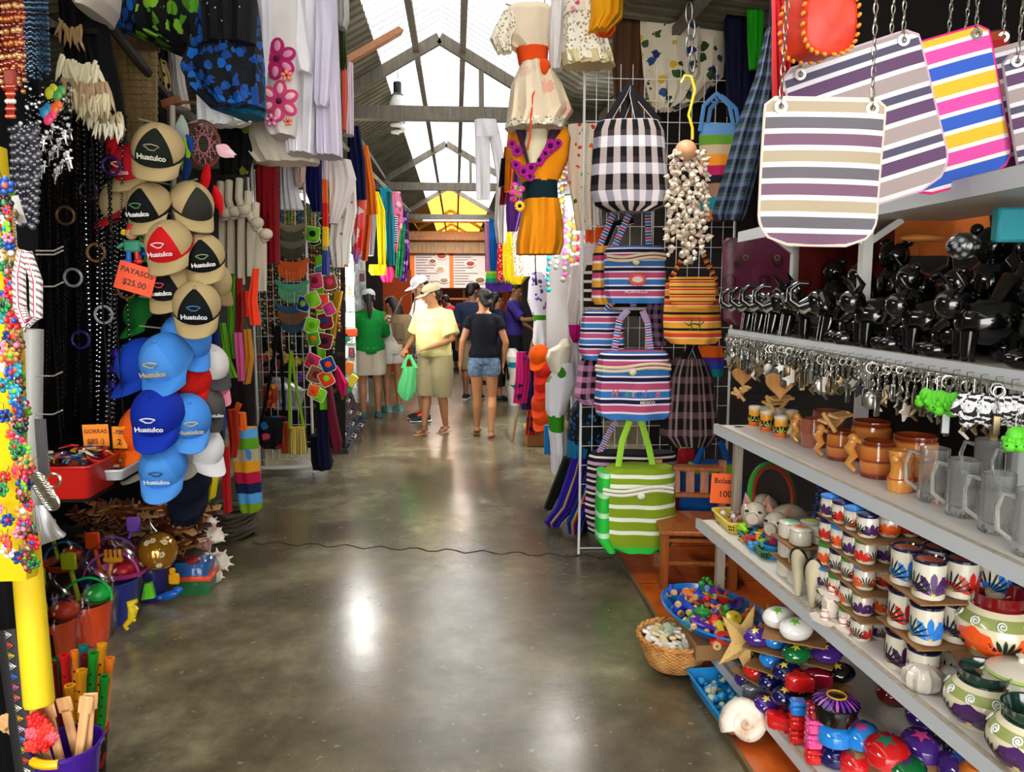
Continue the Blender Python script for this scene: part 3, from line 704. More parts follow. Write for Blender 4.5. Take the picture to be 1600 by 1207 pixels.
# glass mugs
gm=T('glass_mug','x','mug',org=(0,0,0)); mb=MB(); R,H=.038,.15; rings=[]
for (r,z,fl) in [(R*.9,0,0),(R,.004,1),(R,.05,1),(R*.98,.075,0),(R,H,0),(R*.9,H,0),(R*.88,.03,0),(R*.3,.022,0)]:
    rings.append([V((r*(1+.03*fl*math.cos(12*j*2*PI/48))*math.cos(j*2*PI/48),r*(1+.03*fl*math.cos(12*j*2*PI/48))*math.sin(j*2*PI/48),z)) for j in range(48)])
mb.loft(rings); GL=GLASS((.93,.96,.95),.02,1.35); gm.part('body',mb,GL)
mb=MB(); mb.tube([(R*.95,0,.13),(R*1.6,0,.135),(R*1.85,0,.1),(R*1.75,0,.05),(R*.98,0,.03)],.007,10); gm.part('handle',mb,GL)
for i,(px,py,sc) in enumerate([(1440,783,1.0),(1484,806,1.0),(1536,832,.98),(1590,868,.98)]):
    q=PZ(px,py,Z2); q.x += .03
    put(gm,q,f'tall clear glass mug with fluted base, {ORD[i]} of the front row from the torso mug',rot=(0,0,2.5),sc=sc,group='tall clear glass mugs')
for i,(px,py) in enumerate([(1500,765),(1550,780)]):
    q=PZ(px,py,Z2); q.x += .08; put(gm,q,f'tall clear glass mug in the second row, {["farther", "nearer"][i]} one',rot=(0,0,2.5),sc=1.0,group='tall clear glass mugs')
q=PZ(1600,790,Z2); q.x += .05; mb=MB()
for k in range(14):
    a=k*.9; mb.add([q+V((0,0,.13)),q+V((.03*math.cos(a-.2),.03*math.sin(a-.2),.16)),q+V((.06*math.cos(a),.06*math.sin(a),.165)),q+V((.03*math.cos(a+.2),.03*math.sin(a+.2),.158))],[(0,1,2,3)])
mk('potted_leaves',mb,M('#2f6a2a',.5),label='sprig of green leaves showing over the glass mugs',cat='plant',org=q)
# shot glasses with cactus print
sg=T('shot_glass','x','shot glass',org=(0,0,0)); mb=MB(); H=.065; R=.02
mb.lathe([(R*.3,0),(R*.93,0),(R,H),(R*.9,H),(R*.86,.008)],n=24)
t=NT('sunset_print'); uv=t.sep(t.uv()); t.col(t.ramp(uv[1],[(0,'#f0efe6'),(.5,'#f0efe6'),(.56,'#efae30'),(.74,'#e8642a'),(.88,'#d63a34'),(1,'#e9e4da')])); t.b.inputs['Roughness'].default_value=.2
def rfl(z): return R*.93+R*.07*z/H
for k in range(4): fan(mb,R,k*PI/2+.4,.014,5,2.4,.024,.01,1,rfl); fan(mb,R,k*PI/2+.4,.014,4,2.1,.018,.004,2,rfl,.0022)
sunset=t.m; sg.part('body',mb,[sunset,DGRN,M('#c9d23a',.4)])
for i,(px,py) in enumerate([(1168,665),(1186,673),(1208,683)]):
    q=PZ(px,py,Z2); q.x += .03; put(sg,q,f'red and yellow shot glass with cactus print, {ORD[i]} from the far end',rot=(0,0,1.2*i),group='cactus print shot glasses',sc=1.3)
for i,(px,py,lb) in enumerate([(1130,662,'cream glass with a small cactus drawing at the far shelf end'),(1148,668,'amber labelled glass beside the cream one at the far shelf end'),(1222,640,'red and yellow cactus glass standing behind the wooden heart')]):
    q=sp('S2',3.14-.05*i,.2+.03*i,.001); put(sg,q,lb,rot=(0,0,i),sc=1.35,mats={'body': {0: M('#cfc7b2',.3)}} if i < 2 else None)
q=PZ(1222,690,Z2); q.x += .06; mb=MB(); pts=[(math.cos(a*PI/5-.3)*(.03 if a % 2 else .045),.045+math.sin(a*PI/5-.3)*(.03 if a % 2 else .045)) for a in range(10)]; mb.prism(pts,-.006,.006,F=lambda v: q+V((v.x,v.y,v.z))); mk('star_ornament',mb,M('#d9c98c',.6),label='cream sun shaped ornament standing against the pinkish mug',cat='ornament',org=q)
# small folding wooden stools
ws=T('wooden_holder','x','holder',org=(0,0,0)); PALE=WOOD('#b98a4a','#d9ad6c',.5)
for z,y,l in ((.06,-.02,.12),(.035,.02,.12)): mb=MB(); mb.box((0,y,z),(l,.04,.01),rot=(.25,0,0)); ws.part('board',mb,PALE)
for s in (-1,1): mb=MB(); mb.box((s*.045,0,.034),(.01,.014,.085),rot=(s*.7,0,0)); ws.part('leg',mb,PALE)
for px,py,dz,lb,rz in [(1305,672,.055,'small pale wooden stool shaped holder above the figure mugs',.6),(1158,625,.02,'small pale wooden tray behind the shot glasses at the far end',1.0),(1215,642,.0,'small pale wooden tray under the larger wooden heart',.4)]:
    q=PX(px,py,1.3); put(ws,q,lb,rot=(0,0,rz),sc=.9,group='small pale wooden holders')
# ---------- bottom shelf, floor goods ----------
ZB=.1325
def spot(px,py,z,dx=0,dy=0): q=PZ(px,py,z); return V((q.x+dx,q.y+dy,z))
GLZ={'purple': '#43207e','red': '#d21a1c','blue': '#1f86e0','navy': '#0e1550','green': '#0c6b33','black': '#08080b','crimson': '#8e1024','white': '#eceae4','grey': '#5a5f66','pink': '#e0468e','orange': '#e8541a'}
def GZ(c): return M(GLZ[c],.08,coat=.9)
def star(mb,c,r0,r1,n,m,nz=(0,0,1),dome=None,h=.002,ph=0):
    "a flat painted star on an ellipsoid top; dome(x,y)->z"
    vs=[V((c[0],c[1],dome(c[0],c[1])+h))]
    for k in range(2*n):
        a=ph+k*PI/n; r=r0 if k % 2 == 0 else r1; 
        for q in (.5,1): x,y=c[0]+r*q*math.cos(a),c[1]+r*q*math.sin(a); vs.append(V((x,y,dome(x,y)+h)))
    fs=[]
    for k in range(2*n):
        a=1+2*k; b=1+2*((k+1) % (2*n)); fs += [(0,a,b),(a,a+1,b+1,b)]
    mb.add(vs,fs,m)
def oval_box():
    t=T('oval_box','x','box',org=(0,0,0)); a,b,h=.062,.05,.036
    def dome(x,y): q=max(0,1-(x/a)**2-(y/b)**2); return h+h*math.sqrt(q)
    mb=MB(); mb.lathe([(.01,0),(.55,.05),(.85,.35),(1,.8),(1,.97)],n=28); 
    for v in mb.v: v.x *= a; v.y *= b; v.z *= h
    t.part('body',mb,GZ('green'))
    mb=MB(); L=[(1.015,1.0),(1.015,1.06)]+[(math.cos(k*PI/16),1+math.sin(k*PI/16)) for k in range(1,8)]+[(.001,2)]
    mb.lathe([(r,z) for r,z in L],n=28)
    for v in mb.v: v.x *= a; v.y *= b; v.z *= h
    star(mb,(-.02,-.012),.02,.009,5,1,dome=dome); star(mb,(.018,.008),.014,.009,5,2,dome=dome,ph=.5); star(mb,(.018,.008),.005,.004,5,1,dome=dome,h=.003)
    t.part('lid',mb,[GZ('green'),M('#f2e04a',.15,coat=.6),GZ('pink')]); return t
ob_=oval_box()
def heart_box():
    t=T('heart_box','x','box',org=(0,0,0)); pts=[]
    for k in range(36):
        a=k*2*PI/36; pts.append((.0036*16*math.sin(a)**3*.95,.0036*(13*math.cos(a)-5*math.cos(2*a)-2*math.cos(3*a)-math.cos(4*a))+.008))
    rg=lambda s_,z: [V((x*s_,y*s_,z)) for x,y in pts]
    mb=MB(); mb.loft([rg(.9,0),rg(1,.006),rg(1,.04)]); t.part('body',mb,GZ('red'))
    mb=MB(); mb.loft([rg(1.02,.041),rg(1.03,.05),rg(.9,.058),rg(.5,.062)]); star(mb,(.02,.01),.012,.006,5,1,dome=lambda x,y: .06); t.part('lid',mb,[GZ('red'),GZ('blue')]); return t
hb=heart_box()
def ring_box():
    t=T('block_box','x','box',org=(0,0,0)); mb=MB(); mb.box((0,0,.018),(.055,.05,.036),b=.009); t.part('body',mb,GZ('red'))
    mb=MB(); mb.box((0,0,.045),(.057,.052,.017),b=.007); t.part('lid',mb,GZ('red')); return t
rb=ring_box()
# star shaped cardboard-ish ornaments
for px,py,rz,lb,s in [(1162,1003,.5,'large speckled tan paper star leaning on the bottom shelf lip',.145),(1205,985,1.1,'speckled tan paper star behind the larger one',.11)]:
    c=P(px,py,2.62 if s > .12 else 2.75); g=V((c.x,c.y,ZB)); R3=Euler((PI/2-.2,0,.35+rz*.2)).to_matrix(); mb=MB(); vs=[c+R3 @ V((0,0,.035)),c+R3 @ V((0,0,-.035))]
    for k in range(10): a=k*PI/5+rz+.5; r=s if k % 2 == 0 else s*.42; vs.append(c+R3 @ V((r*math.cos(a),r*math.sin(a),0)))
    mb.add(vs,[(0,2+k,2+(k+1) % 10) for k in range(10)]+[(1,2+(k+1) % 10,2+k) for k in range(10)])
    t=NT('speckled_paper'); t.col(t.mix(t.math('GREATER_THAN',t.noise(t.obj(),160,2),.66),'#c4a260','#86662f')); t.b.inputs['Roughness'].default_value=.85
    mk('star_ornament',mb,t.m,label=lb,cat='ornament',org=g,flat=True)
# cardboard trays on the bottom shelf with painted boxes; rows (px,py,z above shelf,type,colour)
LV=[0,.085,.165,.25]
SHP={'o': 'oval','h': 'heart shaped'}; LH=.073
LAY=[[('o','purple',1169,1059),('h','grey',1183,1077),('o','purple',1199,1099),('h','red',1222,1124)],
 [('o','navy',1171,1026),('o','red',1184,1046),('o','navy',1204,1062),('o','navy',1228,1086),('o','black',1256,1089),('h','black',1280,1086)],
 [('o','black',1193,1014),('o','blue',1208,1028),('o','navy',1229,1048),('h','red',1252,1062),('h','crimson',1284,1057),('o','black',1312,1050)],
 [('o','purple',1184,994),('o','blue',1213,997),('o','green',1245,1020),('o','purple',1292,1020)]]
for L,rw in enumerate(LAY):
    if L:
        cs=[spot(px,py,ZB+LH*L+.03) for _,_,px,py in rw]; c0=sum(cs,V())/len(cs); c0.z=ZB+LH*L-.004; d=cs[-1]-cs[0]
        bd=MB(); bd.box(c0,(d.length+.07,.09,.005),rot=(0,0,math.atan2(d.y,d.x))); mk('cardboard_divider',bd,CARD,label=f'brown cardboard board under the {["", "second", "third", "top"][L]} layer of painted trinket boxes',cat='cardboard',group='boards between painted boxes',org=c0)
    for i,(k,c_,px,py) in enumerate(rw):
        q=spot(px,py,ZB+LH*L+.033); q.z=ZB+LH*L
        put(ob_ if k == 'o' else hb,q,f'{c_} {SHP[k]} box, {["bottom", "second", "third", "top"][L]} layer of bottom shelf, {ORD[i]} from far',rot=(0,0,.1+.3*((i*5+L) % 3)),sc=.86,group='glazed trinket boxes',mats={'body': {0: GZ(c_)},'lid': {0: GZ(c_)}})
cs=[spot(1217,964,ZB+.35),spot(1244,982,ZB+.35)]; c0=(cs[0]+cs[1])/2+V((.04,.02,-.039)); bd=MB(); bd.box(c0,(.2,.22,.005),rot=(0,0,-.5)); mk('cardboard_divider',bd,CARD,label='raised brown cardboard board carrying the white painted egg boxes',cat='cardboard',org=c0)
bd=MB(); bd.box(c0+V((.05,.0,-.046)),(.07,.07,.084),b=.004); mk('cardboard_box',bd,CARD,label='small cardboard box propping up the white egg boxes board',cat='box',org=c0)
for i,q in enumerate(cs):
    q.z=c0.z+.003; put(ob_,q,f'white oval box with green splash and blue flower, {["farther", "nearer"][i]} of the raised pair',rot=(0,0,.4),sc=.98,group='white painted oval boxes',mats={'body': {0: GZ('white')},'lid': {0: GZ('white'),1: M('#6cc22e',.15),2: M('#2a6ad8',.15)}})
for i,(y,t_,c_) in enumerate([(2.5,.5,'crimson'),(2.35,.5,'purple')]): put(ob_,sp('B',y,t_,.0),f'{c_} oval box standing deep on the bottom shelf behind the stack',rot=(0,0,i),mats={'body': {0: GZ(c_)},'lid': {0: GZ(c_)}},group='deep boxes')
# red, blue and pink block boxes: stacked columns near the lip
blk=[(spot(1245,1150,ZB+.025),['red','red','blue']),(spot(1270,1180,ZB+.025),['red','pink','pink','crimson'])]
for i,(q,cs) in enumerate(blk):
    for h,c_ in enumerate(cs): put(rb,V((q.x,q.y,ZB+h*.0545*.92)),f'{c_} glazed block box, {["bottom", "second", "third", "top"][h]} in the {["farther", "nearer"][i]} column near the shelf lip',rot=(0,0,-.15),sc=.92,group='stacked block boxes',mats={'body': {0: GZ(c_)},'lid': {0: GZ(c_)}})
# painted round pots near the camera
def round_box(R,H):
    t=T('round_box','x','box',org=(0,0,0)); mb=MB(); mb.lathe([(R*.7,0),(R*.95,H*.15),(R,H*.4),(R*.93,H*.6)],n=28); t.part('body',mb,GZ('red'))
    mb=MB(); mb.lathe([(R*.97,H*.6),(R*.99,H*.66),(R*.8,H*.88),(R*.4,H),(.001,H)],n=28)
    dm=lambda x,y: H*(.66+.34*math.sqrt(max(0,1-(x*x+y*y)/R**2))); star(mb,(-R*.25,-R*.1),R*.5,R*.22,5,1,dome=dm,h=.003); star(mb,(R*.5,R*.2),R*.25,R*.14,5,2,dome=dm,h=.003); star(mb,(R*.5,R*.2),R*.09,R*.08,5,3,dome=dm,h=.0045)
    t.part('lid',mb,[GZ('red'),M('#1d8a6a',.15,coat=.6),M('#3a52c8',.15,coat=.6),M('#efeff0',.2)]); return t
rbx=round_box(.065,.085)
for px,py,dz,sc,c_,m1,lb in [(1304,1178,0,.8,'navy','#e0b030','navy round box with yellow flower at the bottom of the jar stack'),(1304,1146,.075,.86,'blue','#d21a1c','blue scalloped round box under the black sunflower jar'),(1337,1190,0,.85,'red','#1d8a6a','red round box with teal star lying lowest beside the navy one'),(1346,1150,.085,.85,'blue','#e0468e','bright blue round box with pink flower stacked in the near pile'),
        (1385,1178,.075,1,'red','#1d8a6a','glossy red round box with teal star on top of the near pile'),(1440,1168,.07,.95,'purple','#e0468e','purple round box with pink flower behind the big red one'),(1414,1203,.05,.9,'green','#5a2a9a','green round box with violet star at the frame bottom'),(1500,1200,.06,.9,'purple','#2a6ad8','deep purple round box nearest the camera')]:
    q=spot(px,py,ZB+dz+.035); q.z=ZB+dz+.0005; put(rbx,q,lb,rot=(0,0,.4),sc=sc,group='round painted boxes',mats={'body': {0: GZ(c_)},'lid': {0: GZ(c_),1: M(m1,.15,coat=.6)}})
    if px == 1304 and dz > 0: JQ=q+V((0,0,.073))
    if dz > .04 and px != 1304: c0=q-V((0,0,dz/2)); bd=MB(); bd.box(c0,(.07,.07,dz-.002),b=.004); mk('cardboard_box',bd,CARD,label='cardboard box propping up the '+lb.split(' round')[0]+' round box',cat='box',org=c0,group='propping boxes')
q=JQ; t=T('flower_jar','black round jar with a purple and yellow flower painted around its mouth','jar',org=q); mb=MB(); mb.lathe([(.045,0),(.062,.01),(.068,.04),(.066,.06)],q,30); t.part('body',mb,GZ('black'))
mb=MB(); dm=lambda x,y: .062+.025*math.sqrt(max(0,1-(x*x+y*y)/.07**2)); mb.lathe([(.07,.058),(.07,.064),(.05,.08),(.03,.086),(.001,.084)],q,30)
for k in range(22):
    a=k*2*PI/22; p0,p1,p2=V((.032*math.cos(a),.032*math.sin(a),.0875)),V((.055*math.cos(a),.055*math.sin(a),.079)),V((.07*math.cos(a),.07*math.sin(a),.068)); s_=V((-math.sin(a),math.cos(a),0))
    mb.add([q+p0-s_*.002,q+p0+s_*.002,q+p1+s_*.005,q+p1-s_*.005,q+p2+s_*.003,q+p2-s_*.003],[(0,1,2,3),(3,2,4,5)],1 if k % 3 else 2)
mb.tube([q+V((.028*math.cos(a),.028*math.sin(a),.0875)) for a in [k*PI/12 for k in range(24)]],.003,6,3,closed=True); t.part('lid',mb,[GZ('black'),M('#6a32b0',.15,coat=.5),M('#c25ac0',.15),M('#d8a530',.2)])
for i,(y,t_,dz,c_,nm) in enumerate([(1.9,.36,.1,'#d8782a','orange'),(1.84,.4,.1,'#caa83a','yellow'),(1.95,.42,.12,'#16224a','dark blue'),(1.76,.42,.08,'#c9c4b8','grey white'),(1.7,.42,.06,'#3a1d12','dark brown'),(2.05,.38,.12,'#0c0c10','black')]):
    q=sp('B',y,t_,dz); mb=MB(); mb.lathe([(.03,-dz),(.04,-dz+.01),(.052,.01),(.055,.04),(.04,.06),(.0,.062)],q,20); mb.ball(q+V((0,0,.065)),.01); mk('painted_jar',mb,M(c_,.12,coat=.7),label=f'{nm} painted jar at the back of the near pile on the bottom shelf',cat='jar',org=q-V((0,0,dz)),group='jars at the back of the bottom shelf')
# blue oval tray with wooden toys
g=spot(1120,985,.235); g=V((1.075,3.0,.2)); t=T('oval_tray','large oval blue plastic tray heaped with small painted wooden toys','tray',org=g); mb=MB()
mb.lathe([(0,0),(.5,0),(.8,.03),(1.0,.075),(1.03,.077),(1.0,.084),(.78,.04),(.5,.008),(0,.008)],n=40); 
for v in mb.v: v.x *= .19; v.y *= .3
Rz=Matrix.Rotation(.25,3,'Z'); mb.v=[Rz @ v+g for v in mb.v]; t.part('dish',mb,M('#1273c9',.25))
mb=MB(); mb.box(g+V((0,0,-.034)),(.26,.3,.066),b=.005); mk('cardboard_box',mb,CARD,label='low cardboard box under the blue oval tray of wooden toys',cat='box',org=(g.x,g.y,.133))
WT=M('#d8ad6c',.4)
car=T('wooden_car','x','toy car',org=(0,0,0)); mb=MB(); mb.prism([(-.045,0),(.045,0),(.048,.012),(.03,.018),(.018,.035),(-.02,.036),(-.045,.018)],-.014,.014); car.part('body',mb,M('#c8201c',.3))
for s in (-1,1):
    for x in (-.028,.028): mb=MB(); mb.cyl((x,s*.014,.002),(x,s*.023,.002),.013,n=16); mb.cyl((x,s*.023,.002),(x,s*.0235,.002),.004,n=8,m=1); car.part('wheel',mb,[WT,M('#5a3a1a',.5)])
mb=MB(); mb.cyl((0,-.0145,.022),(0,.0145,.022),.009,n=16); car.part('window',mb,M('#111114',.3))
tr_=T('wooden_train','x','toy train',org=(0,0,0)); mb=MB(); mb.box((0,0,.012),(.13,.022,.02),b=.004); mb.cyl((-.05,0,.02),(-.05,0,.04),.008); tr_.part('body',mb,M('#1c40a8',.3))
for s in (-1,1):
    for x in (-.05,0,.05): mb=MB(); mb.cyl((x,s*.011,.006),(x,s*.022,.006),.011,n=14); tr_.part('wheel',mb,WT)
top=T('spinning_top','x','toy',org=(0,0,0)); mb=MB(); mb.lathe([(0,0),(.006,.006),(.026,.03),(.03,.036),(.026,.042),(.008,.046),(.005,.06),(0,.061)],n=20); mb.lathe([(.0295,.034),(.0305,.037),(.0285,.04)],n=20,m=1); top.part('body',mb,[M('#c8281c',.3),M('#2f8a3a',.3)])
yy=T('wooden_figure','x','toy figure',org=(0,0,0)); mb=MB(); mb.box((0,0,.02),(.03,.018,.036),b=.005); mb.ball((0,0,.05),.014); mb.cyl((-.02,0,.01),(-.035,0,.0),.005); mb.cyl((.02,0,.01),(.035,0,0),.005); yy.part('body',mb,YEL)
for s in (-1,1): mb=MB(); mb.ball((s*.005,-.0125,.053),.0025,0,6,4); yy.part('eye',mb,M('#101010',.4))
TOYC=[('red','#c8201c'),('yellow','#dcc02a'),('blue','#2140b8'),('green','#2a8a3a'),('orange','#e0702a'),('violet','#50289a')]
rnd=random.Random(3); names={id(car): 'wooden car',id(tr_): 'wooden train',id(top): 'spinning top',id(yy): 'wooden figure'}
LIST=[(car,-.1,-.22,'red','at the aisle rim'),(car,.0,-.24,'yellow','at the near rim'),(car,.09,-.24,'blue','at the near rim')]
used_=set()
def toy(t_,dx,dy,h,c_,lb,sc=1,tilt=.3):
    p=g+Rz @ V((dx,dy,0)); p.z=g.z+h; put(t_,p,lb,rot=(rnd.uniform(-tilt,tilt),rnd.uniform(-tilt,tilt),rnd.uniform(0,6.28)),sc=sc,group='wooden toys in the blue oval tray',mats={'body': {0: M(dict(TOYC)[c_],.3)}})
for t_,dx,dy,c_,lb in LIST:
    p=g+Rz @ V((dx,dy,.05)); put(t_,p,f'{c_} wooden toy car with round black window {lb} of the oval tray',rot=(0,.1,2.9 if dx < 0 else 2.6),sc=1.25,group='wooden toy cars',mats={'body': {0: M(dict(TOYC)[c_],.3)}})
p=g+Rz @ V((-.13,-.02,.1)); put(tr_,p,'long blue wooden train overhanging the aisle rim of the oval tray',rot=(.2,.35,-.9),sc=1.15)
PL=['near the middle','toward the chair','toward the shelf leg','on top of the heap']
k=0
for i in range(30):
    a=rnd.uniform(0,6.28); r=math.sqrt(rnd.random()); dx,dy=.15*r*math.cos(a),.24*r*math.sin(a); h=.02+.055*(1-r*.6)*rnd.random()+.03
    t_=[tr_,top,yy,car][i % 4]; c_=TOYC[(i*5+i//6) % 6][0]
    w_=PL[3] if h > .08 else (PL[1] if dy > .05 else (PL[2] if dx > .03 else PL[0]))
    toy(t_,dx,dy,h,c_,f'{c_} {names[id(t_)]} lying {w_} in the oval tray',1.15,.6)
# sprig of green wooden leaves
p=g+Rz @ V((.05,.14,.13)); mb=MB()
for i in range(9): a=i*.7; mb.ball(p+V((-.03+.012*i,.008*math.sin(i*2),.02*math.sin(i)+.01)),(.014,.006,.01),rot=(a,a,a))
mk('bead_snake',mb,M('#2f8a2a',.3),label='green jointed bead snake on the far side of the tray toys',cat='toy',org=p)
# wicker basket
g=V((.915,3.04,.025)); t=T('wicker_basket','round woven wicker basket of small white packets standing on the floor edge','basket',org=g); mb=MB(); R0,R1,H=.115,.155,.135
tw=NT('wicker'); o_=tw.obj(); sp_=tw.sep(o_); wv=tw.math('SINE',tw.math('MULTIPLY',sp_[2],380)); at=tw.math('ARCTAN2',sp_[1],sp_[0]); w2=tw.math('SINE',tw.math('MULTIPLY',at,34)); h_=tw.math('MULTIPLY',wv,w2)
tw.col(tw.ramp(tw.math('ADD',tw.noise(o_,18,3),tw.math('MULTIPLY',h_,.12)),[(.2,'#8a5420'),(.5,'#c98a45'),(.8,'#e0ac68')])); tw.b.inputs['Roughness'].default_value=.6; tw.bump(h_,.7,.004)
mb.lathe([(0,.01),(R0*.9,.005),(R0,.015),(R1*.97,H*.7),(R1,H),(R1*.93,H),(R0*.95,.03),(0,.02)],g,48); t.part('body',mb,tw.m)
mb=MB()
for q in (0,1): mb.tube([g+V(((R1+.004*math.cos(a*11+q*PI))*math.cos(a),(R1+.004*math.cos(a*11+q*PI))*math.sin(a),H+.005*math.sin(a*11+q*PI))) for a in [i*2*PI/96 for i in range(96)]],.008,6,closed=True)
t.part('rim',mb,tw.m)
bs=MB(); bs.lathe([(0,H*.72),(R1*.9,H*.72)],g,30); bs_m=M('#b8a486',.9); t.part('filling',bs,bs_m)
pk=MB(); pk.box((0,0,0),(.05,.03,.016),b=.005); pk0=mk('packet',pk,M('#dcdacb',.4)); pk0['category']='packet'
PC=[('white','#e3e1d6'),('pale green','#c6d0ae'),('straw','#cdb483')]
for i in range(46):
    a=i*2.4; r=.13*math.sqrt((i+.5)/46); cn,cc=PC[i % 5 % 3]; p=g+V((r*math.cos(a),r*math.sin(a),H*.84+.03*(1-r/.13)+rnd.random()*.014))
    put(pk0,p,f'small {cn} packet piled in the wicker basket',rot=(rnd.uniform(-.4,.4),rnd.uniform(-.4,.4),rnd.random()*6),group=f'{cn} packets in the wicker basket',mats={'': {0: M(cc,.4)}})
# flat blue tray of trinkets and conch shells on the tiles
g=V((1.02,2.72,.025)); basket('plastic_basket','bright blue plastic tray of turquoise trinkets on the orange tiles',g.x,g.y,g.z,.15,.32,.05,M('#1590d8',.3),rz=.06)
tk=MB(); tk.lathe([(0,0),(.009,.002),(.011,.01),(.006,.018),(0,.02)],n=9); tk0=mk('trinket',tk,M('#1f8ac8',.3)); tk0['category']='trinket'
TC=[('turquoise','#1f8fc4'),('pale','#c8c6a8'),('teal','#126a80'),('sky blue','#3aa5e0')]
for i in range(60):
    cn,cc=TC[i % 4]; p=g+V((rnd.uniform(-.065,.065),rnd.uniform(-.145,.145),.012+rnd.random()*.03)); put(tk0,p,f'{cn} trinket loose in the blue floor tray',rot=(rnd.random()*3,rnd.random()*3,0),sc=rnd.uniform(.9,1.6),group=f'{cn} trinkets in the floor tray',mats={'': {0: M(cc,.3)}})
def conch(name,label,g,R,rot,mat):
    t=T(name,label,'shell',org=g); mb=MB(); pts=[]; rad=[]; RR=Euler(rot).to_matrix()
    for i in range(60):
        u=i/59; a=u*5.2*PI; r=R*.62*(u**1.3); pts.append(g+V((0,0,R*.8))+RR @ V((r*math.cos(a),r*math.sin(a),R*.55*(1-u)))); rad.append(.004+R*.42*(u**1.25)*(1+.05*math.sin(a*4)))
    mb.tube(pts,rad,16); t.part('whorl',mb,mat); mb=MB()
    e=pts[-1]; mb.ball(e,(R*.3,R*.2,R*.3),rot=rot); t.part('mouth',mb,M('#a86a44',.35)); return t
SHL=None; t=NT('shell'); t.col(t.ramp(t.noise(t.obj(),16,4),[(.35,'#c9a98a'),(.5,'#e6dccb'),(1,'#f2ece0')])); t.b.inputs['Roughness'].default_value=.45; SHL=t.m
g=spot(1172,1150,.024); conch('conch_shell','big cream spiral conch shell on the orange tiles by the bottom shelf',spot(1166,1136,.08)-V((0,0,.056)),.09,(1.2,0,-.5),SHL)
conch('conch_shell','spiky cream conch shell under the bottom shelf at the frame bottom',V((1.16,2.14,.024)),.06,(1.2,.3,2),SHL)
# wooden child's chair
def slab(t,nm,p0,p1,w_,th,m): 
    mb=MB(); d=(V(p1)-V(p0)); c=(V(p0)+V(p1))/2; q=d.to_track_quat('Z','Y').to_matrix(); mb.box(c,(w_,th,d.length),rot=q,b=.003); return t.part(nm,mb,m)
CW=WOOD('#85451a','#b8682c',.35)
g=V((1.3,4.02,.024)); t=T('wooden_chair','small brown wooden chair with slatted back standing on the orange tiles','chair',org=g); W,D,HS,HB=.36,.34,.3,.62
X=lambda x,y,z: g+Matrix.Rotation(-.15,3,'Z') @ V((x,y,z))
for s in (-1,1):
    slab(t,'leg',X(s*W/2,-D/2,0),X(s*W/2,-D/2,HS),.042,.042,CW); slab(t,'leg',X(s*W/2,D/2-.02,0),X(s*W/2,D/2+.03,HB),.042,.042,CW)
    slab(t,'stretcher',X(s*W/2,-D/2,.1),X(s*W/2,D/2,.12),.02,.035,CW); slab(t,'seat_rail',X(s*W/2,-D/2,HS-.03),X(s*W/2,D/2,HS-.03),.02,.05,CW)
for y in (-D/2,D/2): slab(t,'seat_rail',X(-W/2,y,HS-.03),X(W/2,y,HS-.03),.05,.02,CW)
slab(t,'stretcher',X(-W/2,-D/2,.14),X(W/2,-D/2,.14),.035,.02,CW)
mb=MB(); c=X(0,-.01,HS+.012); mb.box(c,(W+.06,D+.06,.024),rot=(0,0,-.15),b=.006); t.part('seat',mb,CW)
slab(t,'top_rail',X(-W/2,D/2+.027,HB-.045),X(W/2,D/2+.027,HB-.045),.09,.022,CW); slab(t,'back_rail',X(-W/2,D/2+.012,HS+.12),X(W/2,D/2+.012,HS+.12),.05,.022,CW)
for x in (-.08,0,.08): slab(t,'back_slat',X(x,D/2+.012,HS+.13),X(x,D/2+.025,HB-.06),.05,.014,CW)
# orange price card BOLSAS 100
def card(label,p,w_,h_,lines,rot,mat='#f4641c',name='price_card',ink='#1a1010',pin=True):
    t=T(name,label,'sign',org=p); mb=MB(); R_=Euler(rot).to_matrix(); n=12; vs=[]
    mb.box(V(p),(w_,.002,h_),rot=rot,b=.0006); t.part('board',mb,M(mat,.6,name='card'))
    for (s_,x,z,sz) in lines: text(s_,V(p)+R_ @ V((x,-.0022,z)),sz,M(ink,.6),parent=t.o,rot=(Euler(rot).to_matrix() @ Euler((PI/2,0,0)).to_matrix()).to_euler(),org=p,off=.0006,ext=.0002)
    return t
p=P(1130,764,3.25); card('orange card price sign reading BOLSAS 100 beside the small wooden chair',p,.11,.135,[('Bolsas',.0,.035,.034),('100',.01,-.025,.04)],(0,.04,-.1))
mb=MB(); mb.cyl(p+V((0,.004,-.06)),V((p.x+.01,p.y+.01,.61)),.0025); mk('sign_stick',mb,M('#8a8a8a',.5),label='thin stick holding up the orange BOLSAS card',cat='stick',org=p)
